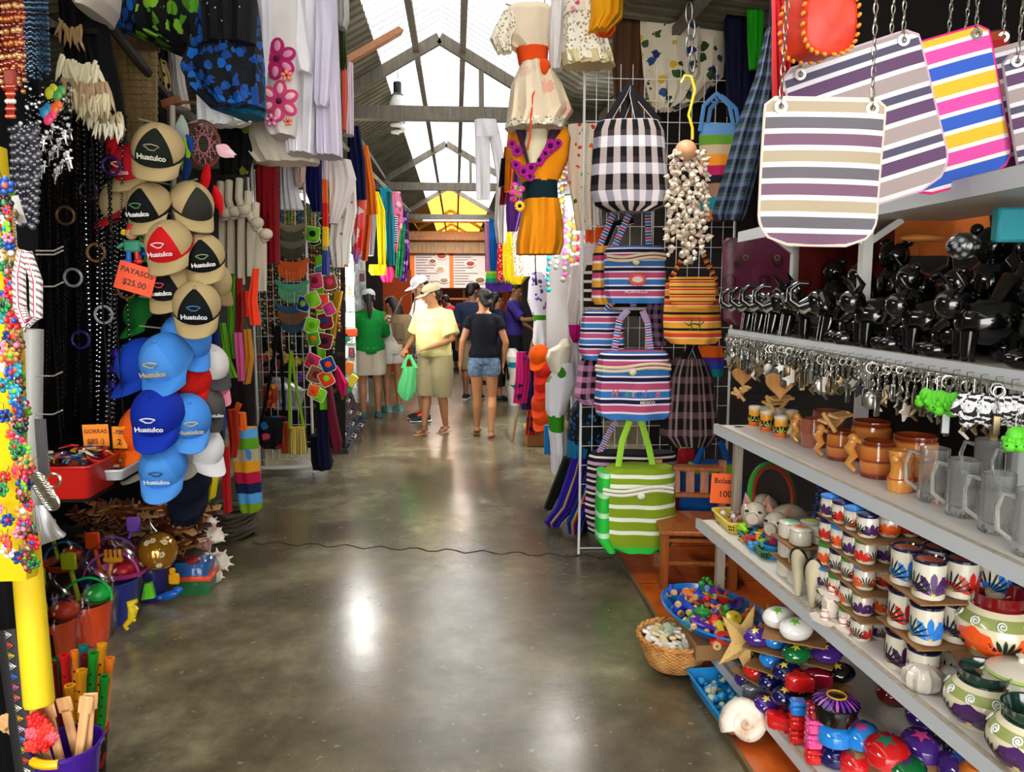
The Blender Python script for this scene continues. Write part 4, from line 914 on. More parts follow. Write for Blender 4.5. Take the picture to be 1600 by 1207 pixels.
# ---------- figurines and key rings on the fourth shelf ----------
BLK=M('#0a0a0b',.14,coat=.8,name='black_clay')
ZF=SH['SF'][0]+.0005
def fig(fn,nm,cat):
    t=T(nm,'x',cat,org=(0,0,0)); fn(t); return t
def f_ele(t):
    mb=MB(); mb.ball((.01,0,.075),(.055,.036,.042),n=18,k=12)
    for x in (-.025,.04):
        for y in (-.02,.02): mb.cyl((x+(.015 if x > 0 else -.01),y,0),(x,y,.06),.014,.018,10)
    mb.ball((-.05,0,.095),(.03,.026,.03)); t.part('body',mb,BLK)
    mb=MB(); mb.tube([(-.07,0,.095),(-.095,0,.085),(-.115,0,.1),(-.115,0,.125),(-.095,0,.14),(-.075,0,.138)],[.015,.012,.0095,.008,.007,.006],10); t.part('trunk',mb,BLK)
    for s in (-1,1): mb=MB(); mb.ball((-.038,s*.028,.1),(.02,.007,.026),rot=(s*.4,0,0)); t.part('ear',mb,BLK)
    for s in (-1,1): mb=MB(); mb.tube([(-.07,s*.014,.08),(-.085,s*.016,.07),(-.095,s*.014,.078)],[.004,.0035,.001],6); t.part('tusk',mb,M('#8f8a7c',.3))
def f_bull(t):
    mb=MB(); mb.ball((.01,0,.07),(.06,.035,.04),n=18,k=12)
    for x in (-.03,.045):
        for y in (-.02,.02): mb.cyl((x,y,0),(x,y,.055),.011,.015,10)
    mb.ball((-.055,0,.1),(.028,.022,.026)); mb.tube([(.065,0,.08),(.085,0,.1),(.08,0,.06)],.005,6); t.part('body',mb,BLK)
    for s in (-1,1): mb=MB(); mb.tube([(-.05,s*.015,.12),(-.05,s*.04,.135),(-.065,s*.045,.155)],[.007,.006,.002],8); t.part('horn',mb,BLK)
def f_sit(t):
    mb=MB(); mb.ball((0,0,.05),(.05,.045,.05),n=18,k=12); mb.ball((0,0,.11),(.036,.032,.045),n=16,k=10); mb.ball((-.005,0,.17),(.03,.028,.03),n=16,k=10)
    for s in (-1,1): mb.tube([(-.01,s*.03,.125),(-.03,s*.05,.085),(-.05,s*.025,.06)],[.013,.011,.009],8); mb.ball((-.04,s*.035,.02),(.035,.018,.02))
    t.part('body',mb,BLK)
    for s in (-1,1): mb=MB(); mb.ball((0,s*.024,.195),.01); t.part('ear',mb,BLK)
fe,fb,fs=fig(f_ele,'elephant_figurine','figurine'),fig(f_bull,'bull_figurine','figurine'),fig(f_sit,'seated_figurine','figurine')
FIGS=[(fe,3.12,0.08,'elephant',1.22),(fe,3.0,0.08,'elephant',1.28),(fe,2.87,0.08,'elephant',1.34),(fe,2.74,0.08,'elephant',1.34),(fb,2.6,0.08,'bull',1.34),(fe,2.46,0.09,'elephant',1.41),(fs,2.34,0.09,'seated',1.28),(fb,2.22,0.08,'bull',1.41),(fs,2.1,0.10,'seated',1.22),(fb,2.0,0.09,'bull',1.34),(fs,1.9,0.10,'seated',1.15),(fb,1.78,0.09,'bull',1.41),(fs,1.56,0.10,'seated',1.22),(fb,1.44,0.12,'bull',1.41)]
cnt={}
for t_,y,ti,nm,sc in FIGS:
    cnt[nm]=cnt.get(nm,0)+1; put(t_,sp('SF',y,ti),f'glossy black {nm} figurine, front row, {ORD[cnt[nm]-1]} such from the far shelf end',rot=(0,0,-.25+.1*math.sin(y*9)),sc=sc,group=f'black {nm} figurines, front row')
cnt={}
for i,(t_,y,ti,nm,sc) in enumerate([(fb,3.0,0.22,'bull',1.54),(fs,2.75,0.22,'seated',1.41),(fs,2.38,0.22,'seated',1.66),(fb,2.2,0.24,'bull',1.79),(fs,2.0,0.26,'seated',1.73),(fs,1.82,0.24,'seated',1.66),(fb,1.6,0.28,'bull',1.79)]):
    cnt[nm]=cnt.get(nm,0)+1; put(t_,sp('SF',y,ti),f'larger black {nm} figurine in the second row, {ORD[cnt[nm]-1]} such from the far end',rot=(0,0,.2*i),sc=sc,group='black figurines, second row')
# big central figurine (broad seated torso) and black vases
q=PZ(1478,552,ZF)+V((.03,0,0)); t=T('seated_figurine','large black clay seated figure with arms down at the middle of the fourth shelf','figurine',org=q); mb=MB()
mb.ball(q+V((0,0,.07)),(.055,.05,.055),n=24,k=14); mb.ball(q+V((0,0,.13)),(.058,.045,.055),n=24,k=14); mb.ball(q+V((0,0,.205)),(.03,.03,.034),n=20,k=12)
for s in (-1,1): mb.tube([q+V((s*.05,0,.16)),q+V((s*.085,-.01,.11)),q+V((s*.065,-.035,.05))],[.02,.017,.013],12); mb.tube([q+V((s*.035,0,.04)),q+V((s*.075,-.03,.03)),q+V((s*.03,-.075,.015))],[.025,.022,.014],12)
t.part('body',mb,BLK)
def vase(name,label,q,prof,tex=False,sc=1):
    mb=MB(); mb.lathe([(r*sc,z*sc) for r,z in prof],q,30); t=T(name,label,'vase',org=q); t.part('body',mb,BLK if not tex else tex); return t
t=NT('hammered_black'); d=t.vor(t.obj(),70); t.col(t.ramp(d,[(.2,'#8c8c90'),(.5,'#0c0c0d')])); t.b.inputs['Roughness'].default_value=.15; t.bump(d,.8,.004); t.b.inputs['Coat Weight'].default_value=.6; HAM=t.m
vp=[(.03,0),(.05,.01),(.085,.06),(.09,.1),(.07,.14),(.035,.16),(.035,.175),(.055,.185),(.05,.186),(.03,.17)]
vase('clay_vase','round black clay vase with flared neck under the upper shelf',sp('SF',1.78,.28,.04),vp,sc=1.25)
vase('clay_vase','black clay vase with tall dark neck behind the second bracket post',sp('SF',2.1,.3),vp,sc=1.2)
vase('clay_vase','wide black clay bowl vase with white beaded ring at the right edge',sp('SF',1.5,.33,.05),[(.03,0),(.08,.02),(.1,.07),(.09,.11),(.05,.13),(.055,.14)],sc=1.3)
q=P(1505,385,1.62); mb=MB(); mb.ball(q,(.036,.03,.03),n=20,k=14); mk('clay_pine_cone',mb,HAM,label='silver flecked black clay cone shining above the large seated figure',cat='ornament',org=q)
for i,(y,ti,z) in enumerate([(1.78,.28,.04),(1.5,.33,.05)]): q=sp('SF',y,ti); mb=MB(); mb.lathe([(0,0),(.07,0),(.07,z-.001),(0,z-.001)],q,20); mk('display_stand',mb,BLK,label=f'round black stand under the {["flared neck", "beaded ring"][i]} vase',cat='stand',org=q)
# hats / masks at the back of the fourth shelf
for i,(px,py,y,c_,c2,lb) in enumerate([(1320,410,2.5,'#5a0f0c',None,'dark red cloth hanging behind the black figurines'),(1470,365,2.0,'#c0662a',None,'tan and orange embroidered cloth under the upper shelf')]):
    mb=drape([(345 if i == 0 else 335,px-70,px+75),(470 if i == 0 else 400,px-75,px+80)],y+.35,.02,5,.012); mk('hanging_cloth',mb,FAB(c_),label=lb,cat='cloth',org=P(px,345,y+.35))
mb=MB(); q=P(1445,372,2.15); mb.ball(q,(.075,.03,.012)); mk('straw_hat',mb,M('#d98a3e',.7),label='orange straw hat brim glimpsed behind the black vases',cat='hat',org=q)
mb=MB(); q=P(1582,352,1.75); mb.box(q,(.09,.03,.08),b=.006); mk('teal_box',mb,M('#2f9aa8',.5),label='teal box with orange shape at the top right of the fourth shelf',cat='box',org=q)
# maroon leather bag with stitched flowers
t=NT('tooled_leather'); d=t.vor(t.uv(),4.5); ring=t.math('LESS_THAN',t.math('ABSOLUTE',t.math('SUBTRACT',d,.3)),.05); t.col(t.mix(ring,'#5a1834','#2a0a18')); t.b.inputs['Roughness'].default_value=.4; t.bump(d,.4,.01); LEA=t.m
mb=drape([(372,1135,1240),(380,1128,1248),(500,1130,1250),(508,1140,1240)],3.75,.06,2,.005); t=T('leather_bag','maroon leather bag with tooled sun flowers hanging beyond the black elephants','bag',org=P(1190,508,3.75)); t.part('body',mb,LEA)
for px in (1165,1214): mb=MB(); q=P(px,403,3.69); mb.lathe([(.008,0),(.016,0),(.016,.004),(.008,.004)],q,16,ax=Euler((PI/2,0,0)).to_matrix()); t.part('eyelet',mb,M('#c9b58a',.3,1))
# key rings hanging from the lip of the fourth shelf
SIL=M('#a8a59a',.28,.9,name='silver'); BRZ=M('#8a7a5a',.35,.8)
def keyring(kind):
    t=T('key_ring','x','key ring',org=(0,0,0)); mb=MB(); mb.tube([(.009*math.cos(a),0,-.012+.009*math.sin(a)) for a in [k*PI/7 for k in range(14)]],.0012,5,closed=True); 
    for k in range(4): c=-.024-.007*k; mb.tube([((.0025 if k % 2 else .0008)*math.cos(a),(.0008 if k % 2 else .0025)*math.cos(a),c+.0045*math.sin(a)) for a in [j*PI/4 for j in range(8)]],.0009,4,closed=True)
    t.part('chain',mb,SIL); mb=MB(); z=-.054
    if kind == 0: mb.ball((0,0,z-.012),(.012,.004,.015),n=10,k=7)
    elif kind == 1: mb.box((0,0,z-.016),(.012,.004,.034),b=.0015)
    elif kind == 2: mb.prism([(.016*math.cos(a*PI/5)*(1 if a % 2 else .5),z-.014+.016*math.sin(a*PI/5)*(1 if a % 2 else .5)) for a in range(10)],-.002,.002)
    elif kind == 3: mb.tube([(0,0,z),(.005,0,z-.012),(-.004,0,z-.024),(.006,0,z-.034)],[.003,.005,.004,.002],6)
    t.part('charm',mb,SIL); return t
KR=[keyring(i) for i in range(4)]; KN=['oval charm','flat bar charm','star charm','curled charm']; KM=[('silver',SIL),('bronze',BRZ),('pewter',M('#6f7370',.35,.8)),('mother of pearl',M('#d8c8bc',.3))]
rail=MB(); rail.tube([sp('SF',3.2,-.012,-.022),sp('SF',1.3,-.012,-.022)],.003,6)
for i in range(40): y=3.18-i*.047; rail.tube([sp('SF',y,-.004,-.012),sp('SF',y,-.02,-.012),sp('SF',y,-.02,-.03)],.0016,5)
mk('key_ring_rail',rail,SIL,label='thin metal rail with hooks along the fourth shelf lip holding the key rings',cat='rail',org=sp('SF',2.2,0,-.02))
secs=['at the far end of the rail','above the wooden hearts','above the amber mugs','above the torso mug','above the glass mugs']
nk=0
for i in range(150):
    y=3.17-1.62*i/150+random.uniform(-.004,.004); k=random.choice([0,1,2,3,1,3]); cn,cm=KM[(i//9+random.randint(0,1)) % 3 if random.random() > .08 else 3]; s_=secs[min(4,int((3.17-y)/1.62*5))]
    put(KR[k],sp('SF',y,-.014-.008*(i % 3),-.02-.006*(i % 2)),f'{cn} key ring with {KN[k]} hanging {s_}',rot=(0,0,random.uniform(-.8,.8)),sc=random.uniform(1.0,1.7),group=f'{cn} {KN[k]} key rings {s_}',mats={'charm': {0: cm}})
# wooden heart key rings, green frogs and black and white plush key rings
for i,(px,py,s) in enumerate([(1160,588,.042),(1219,601,.054)]):
    q=P(px,py,2.98-i*.35); t=T('heart_key_ring',f'{["smaller", "larger"][i]} carved wooden heart hanging under the fourth shelf','key ring',org=q); mb=MB()
    mb.prism([(s*.062*16*math.sin(a)**3,s*.062*(13*math.cos(a)-5*math.cos(2*a)-2*math.cos(3*a)-math.cos(4*a))) for a in [k*2*PI/30 for k in range(30)]],-.005,.005,F=lambda v: q+v); t.part('heart',mb,WOOD('#8a5a24','#b98040',.6))
    mb=MB(); mb.tube([q+V((0,0,s*.4)),V((q.x,q.y,1.425))],.0012,5); t.part('cord',mb,SIL)
PLU=M('#dedede',.8); ZEB=None
t=NT('zebra_plush'); t.col(t.ramp(t.noise(t.obj(),40,2,.5,2),[(.47,'#e4e4e6'),(.5,'#1a1a20')],'CONSTANT')); t.b.inputs['Roughness'].default_value=.9; ZEB=t.m
def plush(m,eye=True):
    t=T('plush_key_ring','x','key ring',org=(0,0,0)); mb=MB(); mb.ball((0,0,-.045),(.017,.014,.02),n=12,k=8); mb.ball((-.012,-.004,-.062),(.013,.012,.011)); 
    for s in (-1,1): mb.ball((s*.014,0,-.055),(.008,.008,.012)); mb.ball((-.016,s*.008,-.05),(.005,.004,.006))
    t.part('body',mb,m); mb=MB(); mb.tube([(0,0,0),(0,0,-.03)],.0012,5); t.part('chain',mb,SIL)
    for s in (-1,1): mb=MB(); mb.ball((-.022,s*.006-.004,-.06),.002,0,6,4); t.part('eye',mb,M('#101010',.2))
    return t
pf,pz=plush(M('#57c420',.6)),plush(ZEB)
for i in range(9): q=P(1450+i*7.5,578+(i % 3)*7,1.72-.01*i); put(pf,V((q.x,q.y,1.41)),'bright green frog key ring in the bunch above the glass mugs',rot=(0,0,random.uniform(-1,1)),sc=random.uniform(.95,1.15),group='green frog key rings')
for i in range(18): q=P(1512+(i % 9)*11,590+(i//9)*14+i % 9*2,1.62-.008*(i % 9)); put(pz,V((q.x,q.y,1.42-.018*(i//9))),'white and black striped plush key ring in the bunch beside the green frogs',rot=(0,0,random.uniform(-1,1)),sc=random.uniform(1.0,1.3),group='white and black plush key rings')
for i in range(3): q=P(1590+4*i,630,1.5); put(pf,V((q.x,q.y,1.36)),'lime green frog key ring low at the right edge',rot=(0,0,i),sc=1.1,group='lime frogs at the right edge')
# ---------- striped pouches hanging nearest the camera ----------
def pouch(w,h,d,rb=.25,rt=.08,nu=18,nv=20):
    "flat rounded pouch, hangs from its top centre; front faces -y"
    mb=MB(); g=[]
    for s in (-1,1):
        rows=[]
        for i in range(nv+1):
            v=i/nv; z=-h*v; hw=w/2
            if v > 1-rb*w/h: q=(v-(1-rb*w/h))/(rb*w/h); hw=w/2-rb*w*(1-math.sqrt(max(0,1-q*q)))
            if v < rt*w/h: q=1-v/(rt*w/h); hw=w/2-rt*w*(1-math.sqrt(max(0,1-q*q)))
            rows.append([V(((2*j/nu-1)*hw,s*d/2*(1-abs(2*j/nu-1)**3)*(1-abs(2*v-1)**4)+s*.002+.004*math.sin(v*5+j*.3)*(v),z)) for j in range(nu+1)])
        g.append(rows)
    for si,rows in enumerate(g):
        o=len(mb.v); mb.v += [p for r in rows for p in r]; n=nu+1
        for i in range(nv):
            for j in range(nu):
                a,b_,c_,d_=i*n+j,i*n+j+1,(i+1)*n+j+1,(i+1)*n+j
                u=[(j/nu,1-i/nv),((j+1)/nu,1-i/nv),((j+1)/nu,1-(i+1)/nv),(j/nu,1-(i+1)/nv)]
                idx=(a,b_,c_,d_)
                if si == 0: idx=(a,d_,c_,b_); u=[u[0],u[3],u[2],u[1]]
                mb.f.append((tuple(o+k for k in idx),0,tuple(u)))
    # edge piping
    f=g[0]; b=g[1]; loop=[(f[0][j]+b[0][j])/2 for j in range(nu+1)]+[(f[i][nu]+b[i][nu])/2 for i in range(1,nv+1)]+[(f[nv][j]+b[nv][j])/2 for j in range(nu-1,-1,-1)]+[(f[i][0]+b[i][0])/2 for i in range(nv-1,0,-1)]
    return mb,loop
GREYP=[('#f2f0ee',1.6),('#746f78',3),('#f2f0ee',1.6),('#cdbfab',3),('#f2f0ee',1.6),('#86697f',3)]
PM1=STR([('#76586c',3.2),('#d6d4d4',1.5),('#67636a',3.2),('#d6d4d4',1.5),('#aa9c84',3.2),('#d6d4d4',1.5)],1,2.96)
PM2=STR([('#d0ced2',1),('#9c8e8c',3),('#d0ced2',1),('#5d4462',2.6),('#d0ced2',1),('#524e62',1.6)],1,3.2)
PM3=STR([('#d8d4ce',1),('#3558b0',3),('#d8d4ce',1),('#cc4c98',3),('#d8d4ce',1),('#d8ac34',3)],1,2.9)
def pouch_bag(px,py,Y,wpx,hpx,mat,pipe,rz,tilt,label,chain_top=None,group='striped hanging pouches'):
    k=Y/1200*1.02; w_,h_=wpx*k,hpx*k; q=P(px,py,Y); t=T('striped_pouch',label,'bag',group,org=q); mb,loop=pouch(w_,h_,.03); Mx=TR(q,(0,tilt,rz)); mb.xf(Mx); t.part('body',mb,mat)
    mb=MB(); mb.tube([Mx @ p for p in loop],.0032,6,closed=True); t.part('piping',mb,pipe)
    for s in (-1,1):
        e=Mx @ V((s*w_*.38,-.006,-.018)); mb=MB(); mb.lathe([(.006,0),(.011,0),(.012,.003),(.006,.003)],e,18,ax=Euler((PI/2,0,rz)).to_matrix()); t.part('eyelet',mb,M('#d9d6d2',.2,.9))
        mb=MB(); top_=e+V((s*-.01,.0,max(.1,2.44-e.z))); n=max(5,int((top_-e).length/.018))
        for i in range(n): c=e.lerp(top_,(i+.5)/n); mb.tube([c+V(((.0045 if i % 2 else .001)*math.cos(a),(.001 if i % 2 else .0045)*math.cos(a),.0105*math.sin(a)*(top_-e).length/n/.018)) for a in [j*PI/5 for j in range(10)]],.0014,5,closed=True)
        t.part('chain',mb,SIL)
    return t
pouch_bag(1290,154,1.42,182,220,PM1,M('#d9c6b8',.6),-.08,.02,'foremost striped pouch in grey, mauve and beige hanging lowest over the shelf')
pouch_bag(1325,78,1.6,205,235,PM2,M('#c0a8b4',.6),-.15,-.3,'mauve and taupe striped pouch tilted behind the foremost one')
pouch_bag(1452,62,1.66,175,225,PM3,M('#e0187a',.5),-.1,-.27,'pink, blue and yellow striped pouch with pink piping')
pouch_bag(1545,80,1.78,170,215,PM2,M('#a89a90',.6),-.3,-.22,'mauve striped pouch behind the pink, blue and yellow one')
pouch_bag(1650,68,1.6,150,215,PM2,M('#8a7a86',.6),-.3,-.2,'mauve striped pouch at the right edge of the frame')
pouch_bag(1535,52,1.8,70,90,STR([('#8a3a1e',1),('#17120f',1),('#1d6a3a',1.4),('#17120f',.6),('#8a1f1a',1)],1,1.2),M('#2a1a12',.6),-.3,-.1,'small dark woven pouch with green square between the striped pouches')
rl=MB(); rl.tube([V((.4,1.42,2.44)),V((1.6,1.75,2.44))],.008,8); rl.tube([V((.4,1.42,2.44)),V((.4,1.42,3.3))],.005,6); rl.tube([V((1.6,1.75,2.44)),V((1.6,1.75,3.1))],.005,6); mk('hanging_rail',rl,STEEL,label='metal rail above the frame from which the striped pouches hang',cat='rail',org=(1,1.6,2.44))
# red leather case with orange stitching
q=P(1285,40,1.45); t=T('leather_case','round orange red leather case with whipstitched edges hanging above the pouches','case',org=q)
def rr_(s_,y,dx=0): return [q+V((dx+s_*.052*math.copysign(abs(math.cos(a))**.7,math.cos(a)),y,s_*.06*math.copysign(abs(math.sin(a))**.8,math.sin(a)))) for a in [k*2*PI/28 for k in range(28)]]
RL=NT('red_leather'); RL.col(RL.ramp(RL.noise(RL.obj(),30,3),[(.3,'#b3230f'),(.7,'#dc3a1c')])); RL.b.inputs['Roughness'].default_value=.5
mb=MB(); mb.loft([rr_(.85,-.035),rr_(1,-.028),rr_(1,.02,-.02),rr_(.9,.03,-.02)]); t.part('body',mb,RL.m)
for y,dx in ((-.031,0),(.022,-.02)):
    mb=MB(); L=rr_(1.02,y,dx)
    for i in range(0,28): a,b_=L[i],L[(i+1) % 28]; c=(a+b_)/2; mb.ball(c+V((0,-.002,0)),(.0055,.006,.0035),n=6,k=4,rot=(0,-(math.atan2((b_-a).z,(b_-a).x))+.6,0))
    t.part('stitching',mb,M('#ef9a2c',.6))
mb=MB(); mb.tube([q+V((0,0,.06)),V((q.x,q.y,2.44))],.004,6); t.part('strap',mb,M('#8a2a14',.6))
# ---------- tote bags on the wire display ----------
def tote(name,label,rows,Y,mat,hmat,hp,d=.1,seed=0,group=None,extra=None,n_h=2,hw=.018,folds=2):
    """rows: body outline in pixels at distance Y; hp: handle centre lines [(x0,ytop,x1,yapex...)]"""
    cy=rows[-1][0]; cx=(rows[-1][1]+rows[-1][2])/2; q=P(cx,cy,Y); t=T(name,label,'bag',group,org=q)
    t.part('body',drape(rows,Y,d,folds,.012,36,seed=seed),mat)
    for i,h in enumerate(hp):
        mb=MB(); pts=[P(x,y,Y-.02+(.05 if i % 2 else 0)) for x,y in h]
        # smooth
        sm=[]
        for a in range(len(pts)-1):
            for k in range(4): sm.append(pts[a].lerp(pts[a+1],k/4))
        sm.append(pts[-1]); mb.tube(sm,[(hw,.004)]*len(sm),8,up=(0,1,0)); 
        t.part('handle',mb,hmat)
    return t
BWP=CHK([('#08070a',1),('#cbbdb8',1)],[('#08070a',1),('#c4c0cc',1.1),('#3a3038',.6)],6,3.4)
BWH=STR([('#0b0a10',3),('#b8a9a6',1),('#0b0a10',3)],0,1)
HUA=[('#3570ac',2.2),('#d8d0dc',.7),('#b04a6c',2.2),('#d8d0dc',.6),('#1a1a3a',1.4),('#e9e0ea',.6)]
STB=STR(HUA,1,3.1)
STBH=STR(HUA,1,9)
YB=4.35
tote('tote_bag','large black, white and grey checked tote hanging highest on the bag rack',[(190,935,1030),(205,928,1038),(300,922,1046),(322,930,1040),(332,950,1015)],YB-.35,BWP,BWH,[[(940,205),(985,128),(1000,200)],[(962,210),(988,140),(1030,190)]],.16,1)
tote('tote_bag','blue, pink and navy striped tote with orange sun emblem, second from the top',[(385,950,1036),(395,944,1040),(455,944,1042),(474,950,1038)],YB-.1,STB,STBH,[[(958,390),(985,330),(992,322)],[(1010,330),(1012,330),(1014,395)]],.14,2)
tote('tote_bag','yellow and pink striped bag squeezed behind the sun emblem tote',[(385,930,958),(400,926,960),(468,924,960),(476,930,960)],YB+.02,STR([('#d9a03a',2),('#efe6e0',.7),('#c4496e',1.6),('#1a1a2a',.8)],1,3.4),STBH,[[(935,390),(960,330),(975,325)]],.1,3)
tote('tote_bag','black and cream pinstriped bag peeking below the sun emblem tote',[(410,918,1000),(430,912,1020),(480,912,1030),(494,930,1015)],YB+.12,STR([('#15120f',2.2),('#cfc6b4',1)],1,6),BWH,[[(930,420),(960,350),(990,345)]],.1,4)
tote('tote_bag','blue and pink striped bag with white car emblem behind the big striped tote',[(485,912,972),(500,908,974),(548,904,976),(562,912,972)],YB,STB,STBH,[[(940,492),(985,440),(990,480)]],.12,5)
big=tote('tote_bag','big blue, pink and navy striped tote lettered HUATULCO MEXICO',[(548,942,1040),(556,934,1046),(630,928,1050),(648,932,1048),(654,945,1040)],YB-.2,STB,STBH,[[(958,560),(968,500),(982,484)],[(1004,486),(1012,505),(1018,560)]],.16,6)
HC=[('#c8503a'),('#2a3a8a'),('#2f8a5a'),('#c87a2a'),('#2a3a8a'),('#b0406a'),('#2f6aa8'),('#c8503a')]
for i,ch in enumerate('Huatulco'): text(ch,P(960+i*9.6,615+1*(i % 2),YB-.31),.05,M(HC[i],.7),parent=big.o,org=big.g,shear=.2,off=.0012)
text('MEXICO',P(1012,630,YB-.31),.022,M('#e0c8b8',.7),parent=big.o,org=big.g,off=.0004)
sun_=[t_ for t_ in bpy.data.objects if t_.get('label','').startswith('blue, pink and navy striped tote with orange sun')][0]
mb=MB(); g0=V(sun_.location); c=P(996,437,YB-.195)
mb.prism([(.055*(1 if k % 2 else .72)*math.cos(k*PI/14),.038*(1 if k % 2 else .72)*math.sin(k*PI/14)) for k in range(28)],-.002,.002,F=lambda v: c+v); mk('sun_emblem',mb,M('#cf4a3a',.7),parent=sun_,org=g0)
mb=MB(); mb.prism([(.03*math.cos(k*PI/8),.016*math.sin(k*PI/8)) for k in range(16)],-.004,-.002,F=lambda v: c+v); mk('emblem_centre',mb,M('#c9c2b8',.7),parent=sun_,org=g0)
text('ACAPULCO',P(994,456,YB-.2),.024,M('#e6dcd8',.7),parent=sun_,org=g0)
# cream rope bands with knots on the striped totes
for o_,(x0,x1,y,yy_) in ((big,(930,1048,575,YB-.3)),(None,(948,1040,402,YB-.2))):
    par,g0_=(o_.o,o_.g) if o_ else (sun_,g0); mb=MB()
    for s in (-1,1): mb.tube([P(lerp(x0,x1,i/12),y+s*3+3*math.sin(i*.5),yy_+.012*abs(i/6-1)**2) for i in range(13)],.008,7)
    c=P((x0+x1)/2,y+8,yy_-.01); mb.ball(c,(.02,.012,.016)); mk('rope_band',mb,M('#cfc0a0',.9),parent=par,org=g0_)
YST=STR([('#e8a23a',2.2),('#f0d8a8',.5),('#d2452a',1.6),('#e8a23a',1),('#1c1a18',1)],1,4.2)
bp=tote('backpack','yellow, orange and black striped backpack with embroidered green lizard',[(433,1048,1115),(440,1040,1122),(500,1036,1127),(528,1038,1128),(537,1048,1118)],YB-.35,YST,STR([('#1c1a18',1),('#d98a3a',1.2),('#8a3a22',1)],1,9),[[(1046,440),(1068,400),(1080,350)],[(1082,350),(1100,400),(1120,440)]],.14,7,hw=.014)
mb=drape([(434,1050,1112),(440,1046,1118),(470,1046,1118),(482,1056,1108)],YB-.44,.03,1,.003,seed=3); bp.part('flap',mb,YST)
mb=MB(); LZ=M('#1f6a24',.8); c=P(1082,507,YB-.46)
mb.tube([c+V((-.045,0,.012)),c+V((-.02,0,-.006)),c+V((.01,0,.004)),c+V((.04,0,-.004)),c+V((.06,0,.012))],[.002,.007,.009,.007,.006],8,flat=.5)
for s in (-1,1):
    for x in (-.012,.03): mb.tube([c+V((x,0,0)),c+V((x+.012,0,s*.02)),c+V((x-.004,0,s*.03))],.003,5)
bp.part('lizard_emblem',mb,LZ)
tote('tote_bag','pink and black checked bag beside the white mannequin dress',[(562,908,940),(570,904,944),(620,897,944),(632,910,940)],YB+.1,CHK([('#c98ab0',1),('#15121a',1)],[('#c98ab0',1),('#15121a',1)],3,4),BWH,[[(912,565),(930,540),(940,560)]],.08,8)
tote('backpack','dark brown and black checked backpack hanging below the yellow striped one',[(560,1052,1100),(585,1040,1112),(640,1032,1120),(680,1030,1122),(696,1045,1108)],YB-.15,CHK([('#0c0a10',2),('#8a6a66',1),('#0c0a10',1),('#b89a90',.8)],[('#0c0a10',2),('#6a5458',1.2)],4,5),BWH,[[(1058,585),(1075,550),(1080,540)],[(1084,540),(1092,560),(1100,590)]],.14,9)
tote('tote_bag','pink, grey and black striped bag squeezed between the yellow backpack and its neighbour',[(470,1012,1040),(490,1008,1040),(530,1010,1042),(540,1016,1040)],YB+.05,CHK([('#8a6a8a',1),('#17151c',1)],[('#8a6a8a',1),('#17151c',1)],3,5),BWH,[[(1016,475),(1024,440),(1034,470)]],.08,10)
PST=STR([('#c9a0bc',1.2),('#17151c',1.4),('#e0d6d0',.8),('#17151c',1)],1,7)
tote('tote_bag','mauve, black and cream striped bag folded behind the lime tote',[(706,922,1055),(720,918,1058),(800,914,1040),(832,920,1000),(838,930,980)],YB+.02,PST,STBH,[[(935,710),(958,665),(965,660)]],.16,11)
lime=tote('tote_bag','large lime green tote with white stripes standing lowest on the bag rack',[(728,952,1050),(736,940,1054),(800,937,1056),(838,935,1056),(850,942,1050),(857,960,1030)],YB-.2,STR([('#2fc042',1.6),('#7f9a1c',3),('#e6ead8',1),('#7f9a1c',2.2),('#e6ead8',1),('#7f9a1c',2.2),('#e6ead8',1),('#7f9a1c',4),('#e6ead8',1),('#7f9a1c',1.5),('#e6ead8',1),('#7f9a1c',1.4)],1,.999),STR([('#5cb82a',1),('#93c83a',1)],0,1),[[(965,735),(972,690),(984,658)],[(1002,658),(1014,700),(1022,738)]],.2,12)
mb=MB(); 
for s in (-1,1): mb.tube([P(lerp(942,1052,i/12),768+s*3+4*math.sin(i*.5),YB-.325+.02*abs(i/6-1)**2) for i in range(13)],.009,7)
mb.ball(P(1002,776,YB-.33),(.024,.014,.018)); lime.part('rope_band',mb,M('#e0dcd0',.9))
mb=drape([(735,934,954),(790,931,950),(840,930,952),(858,944,960)],YB-.2,.18,1,.004); lime.part('side_gusset',mb,STR([('#2fc042',3),('#b8ecc0',1)],1,4))
tote('tote_bag','blue tote with lime trim behind the small wooden chair',[(722,1078,1150),(735,1065,1160),(800,1060,1165),(830,1070,1150)],YB-.0,STR([('#0f4f9a',6),('#7fae2a',1)],1,.999),FAB('#1a5fb0'),[[(1085,730),(1100,695),(1106,690)],[(1125,690),(1132,705),(1140,735)]],.14,13)
tote('tote_bag','red cloth bag between the lime tote and the blue one',[(700,1060,1085),(740,1056,1090),(800,1055,1120)],YB+.15,FAB('#a5182a'),FAB('#7fae2a'),[[(1066,705),(1074,680),(1080,700)]],.08,14)
for i,(a,b_,c_,y0,y1,m_,lb) in enumerate([(1095,1150,1160,860,900,'#d84a1c',''),]): pass
tote('tote_bag','rainbow banded tote with curved handles beside the shell garland',[(195,1096,1150),(215,1092,1155),(330,1095,1150),(345,1100,1140)],YB-.1,STR([('#b8642a',1),('#1d7a86',1.3),('#8a6a54',1.4),('#1a1520',.8),('#a81c50',1),('#d8861f',1.1),('#b8a080',1),('#5a8a2a',1),('#5a86b8',1.2)],1,.999),FAB('#4f7fb0'),[[(1094,205),(1100,165),(1120,146),(1140,165),(1148,205)],[(1104,205),(1110,170),(1128,150),(1150,170),(1156,205)]],.1,15,hw=.012)
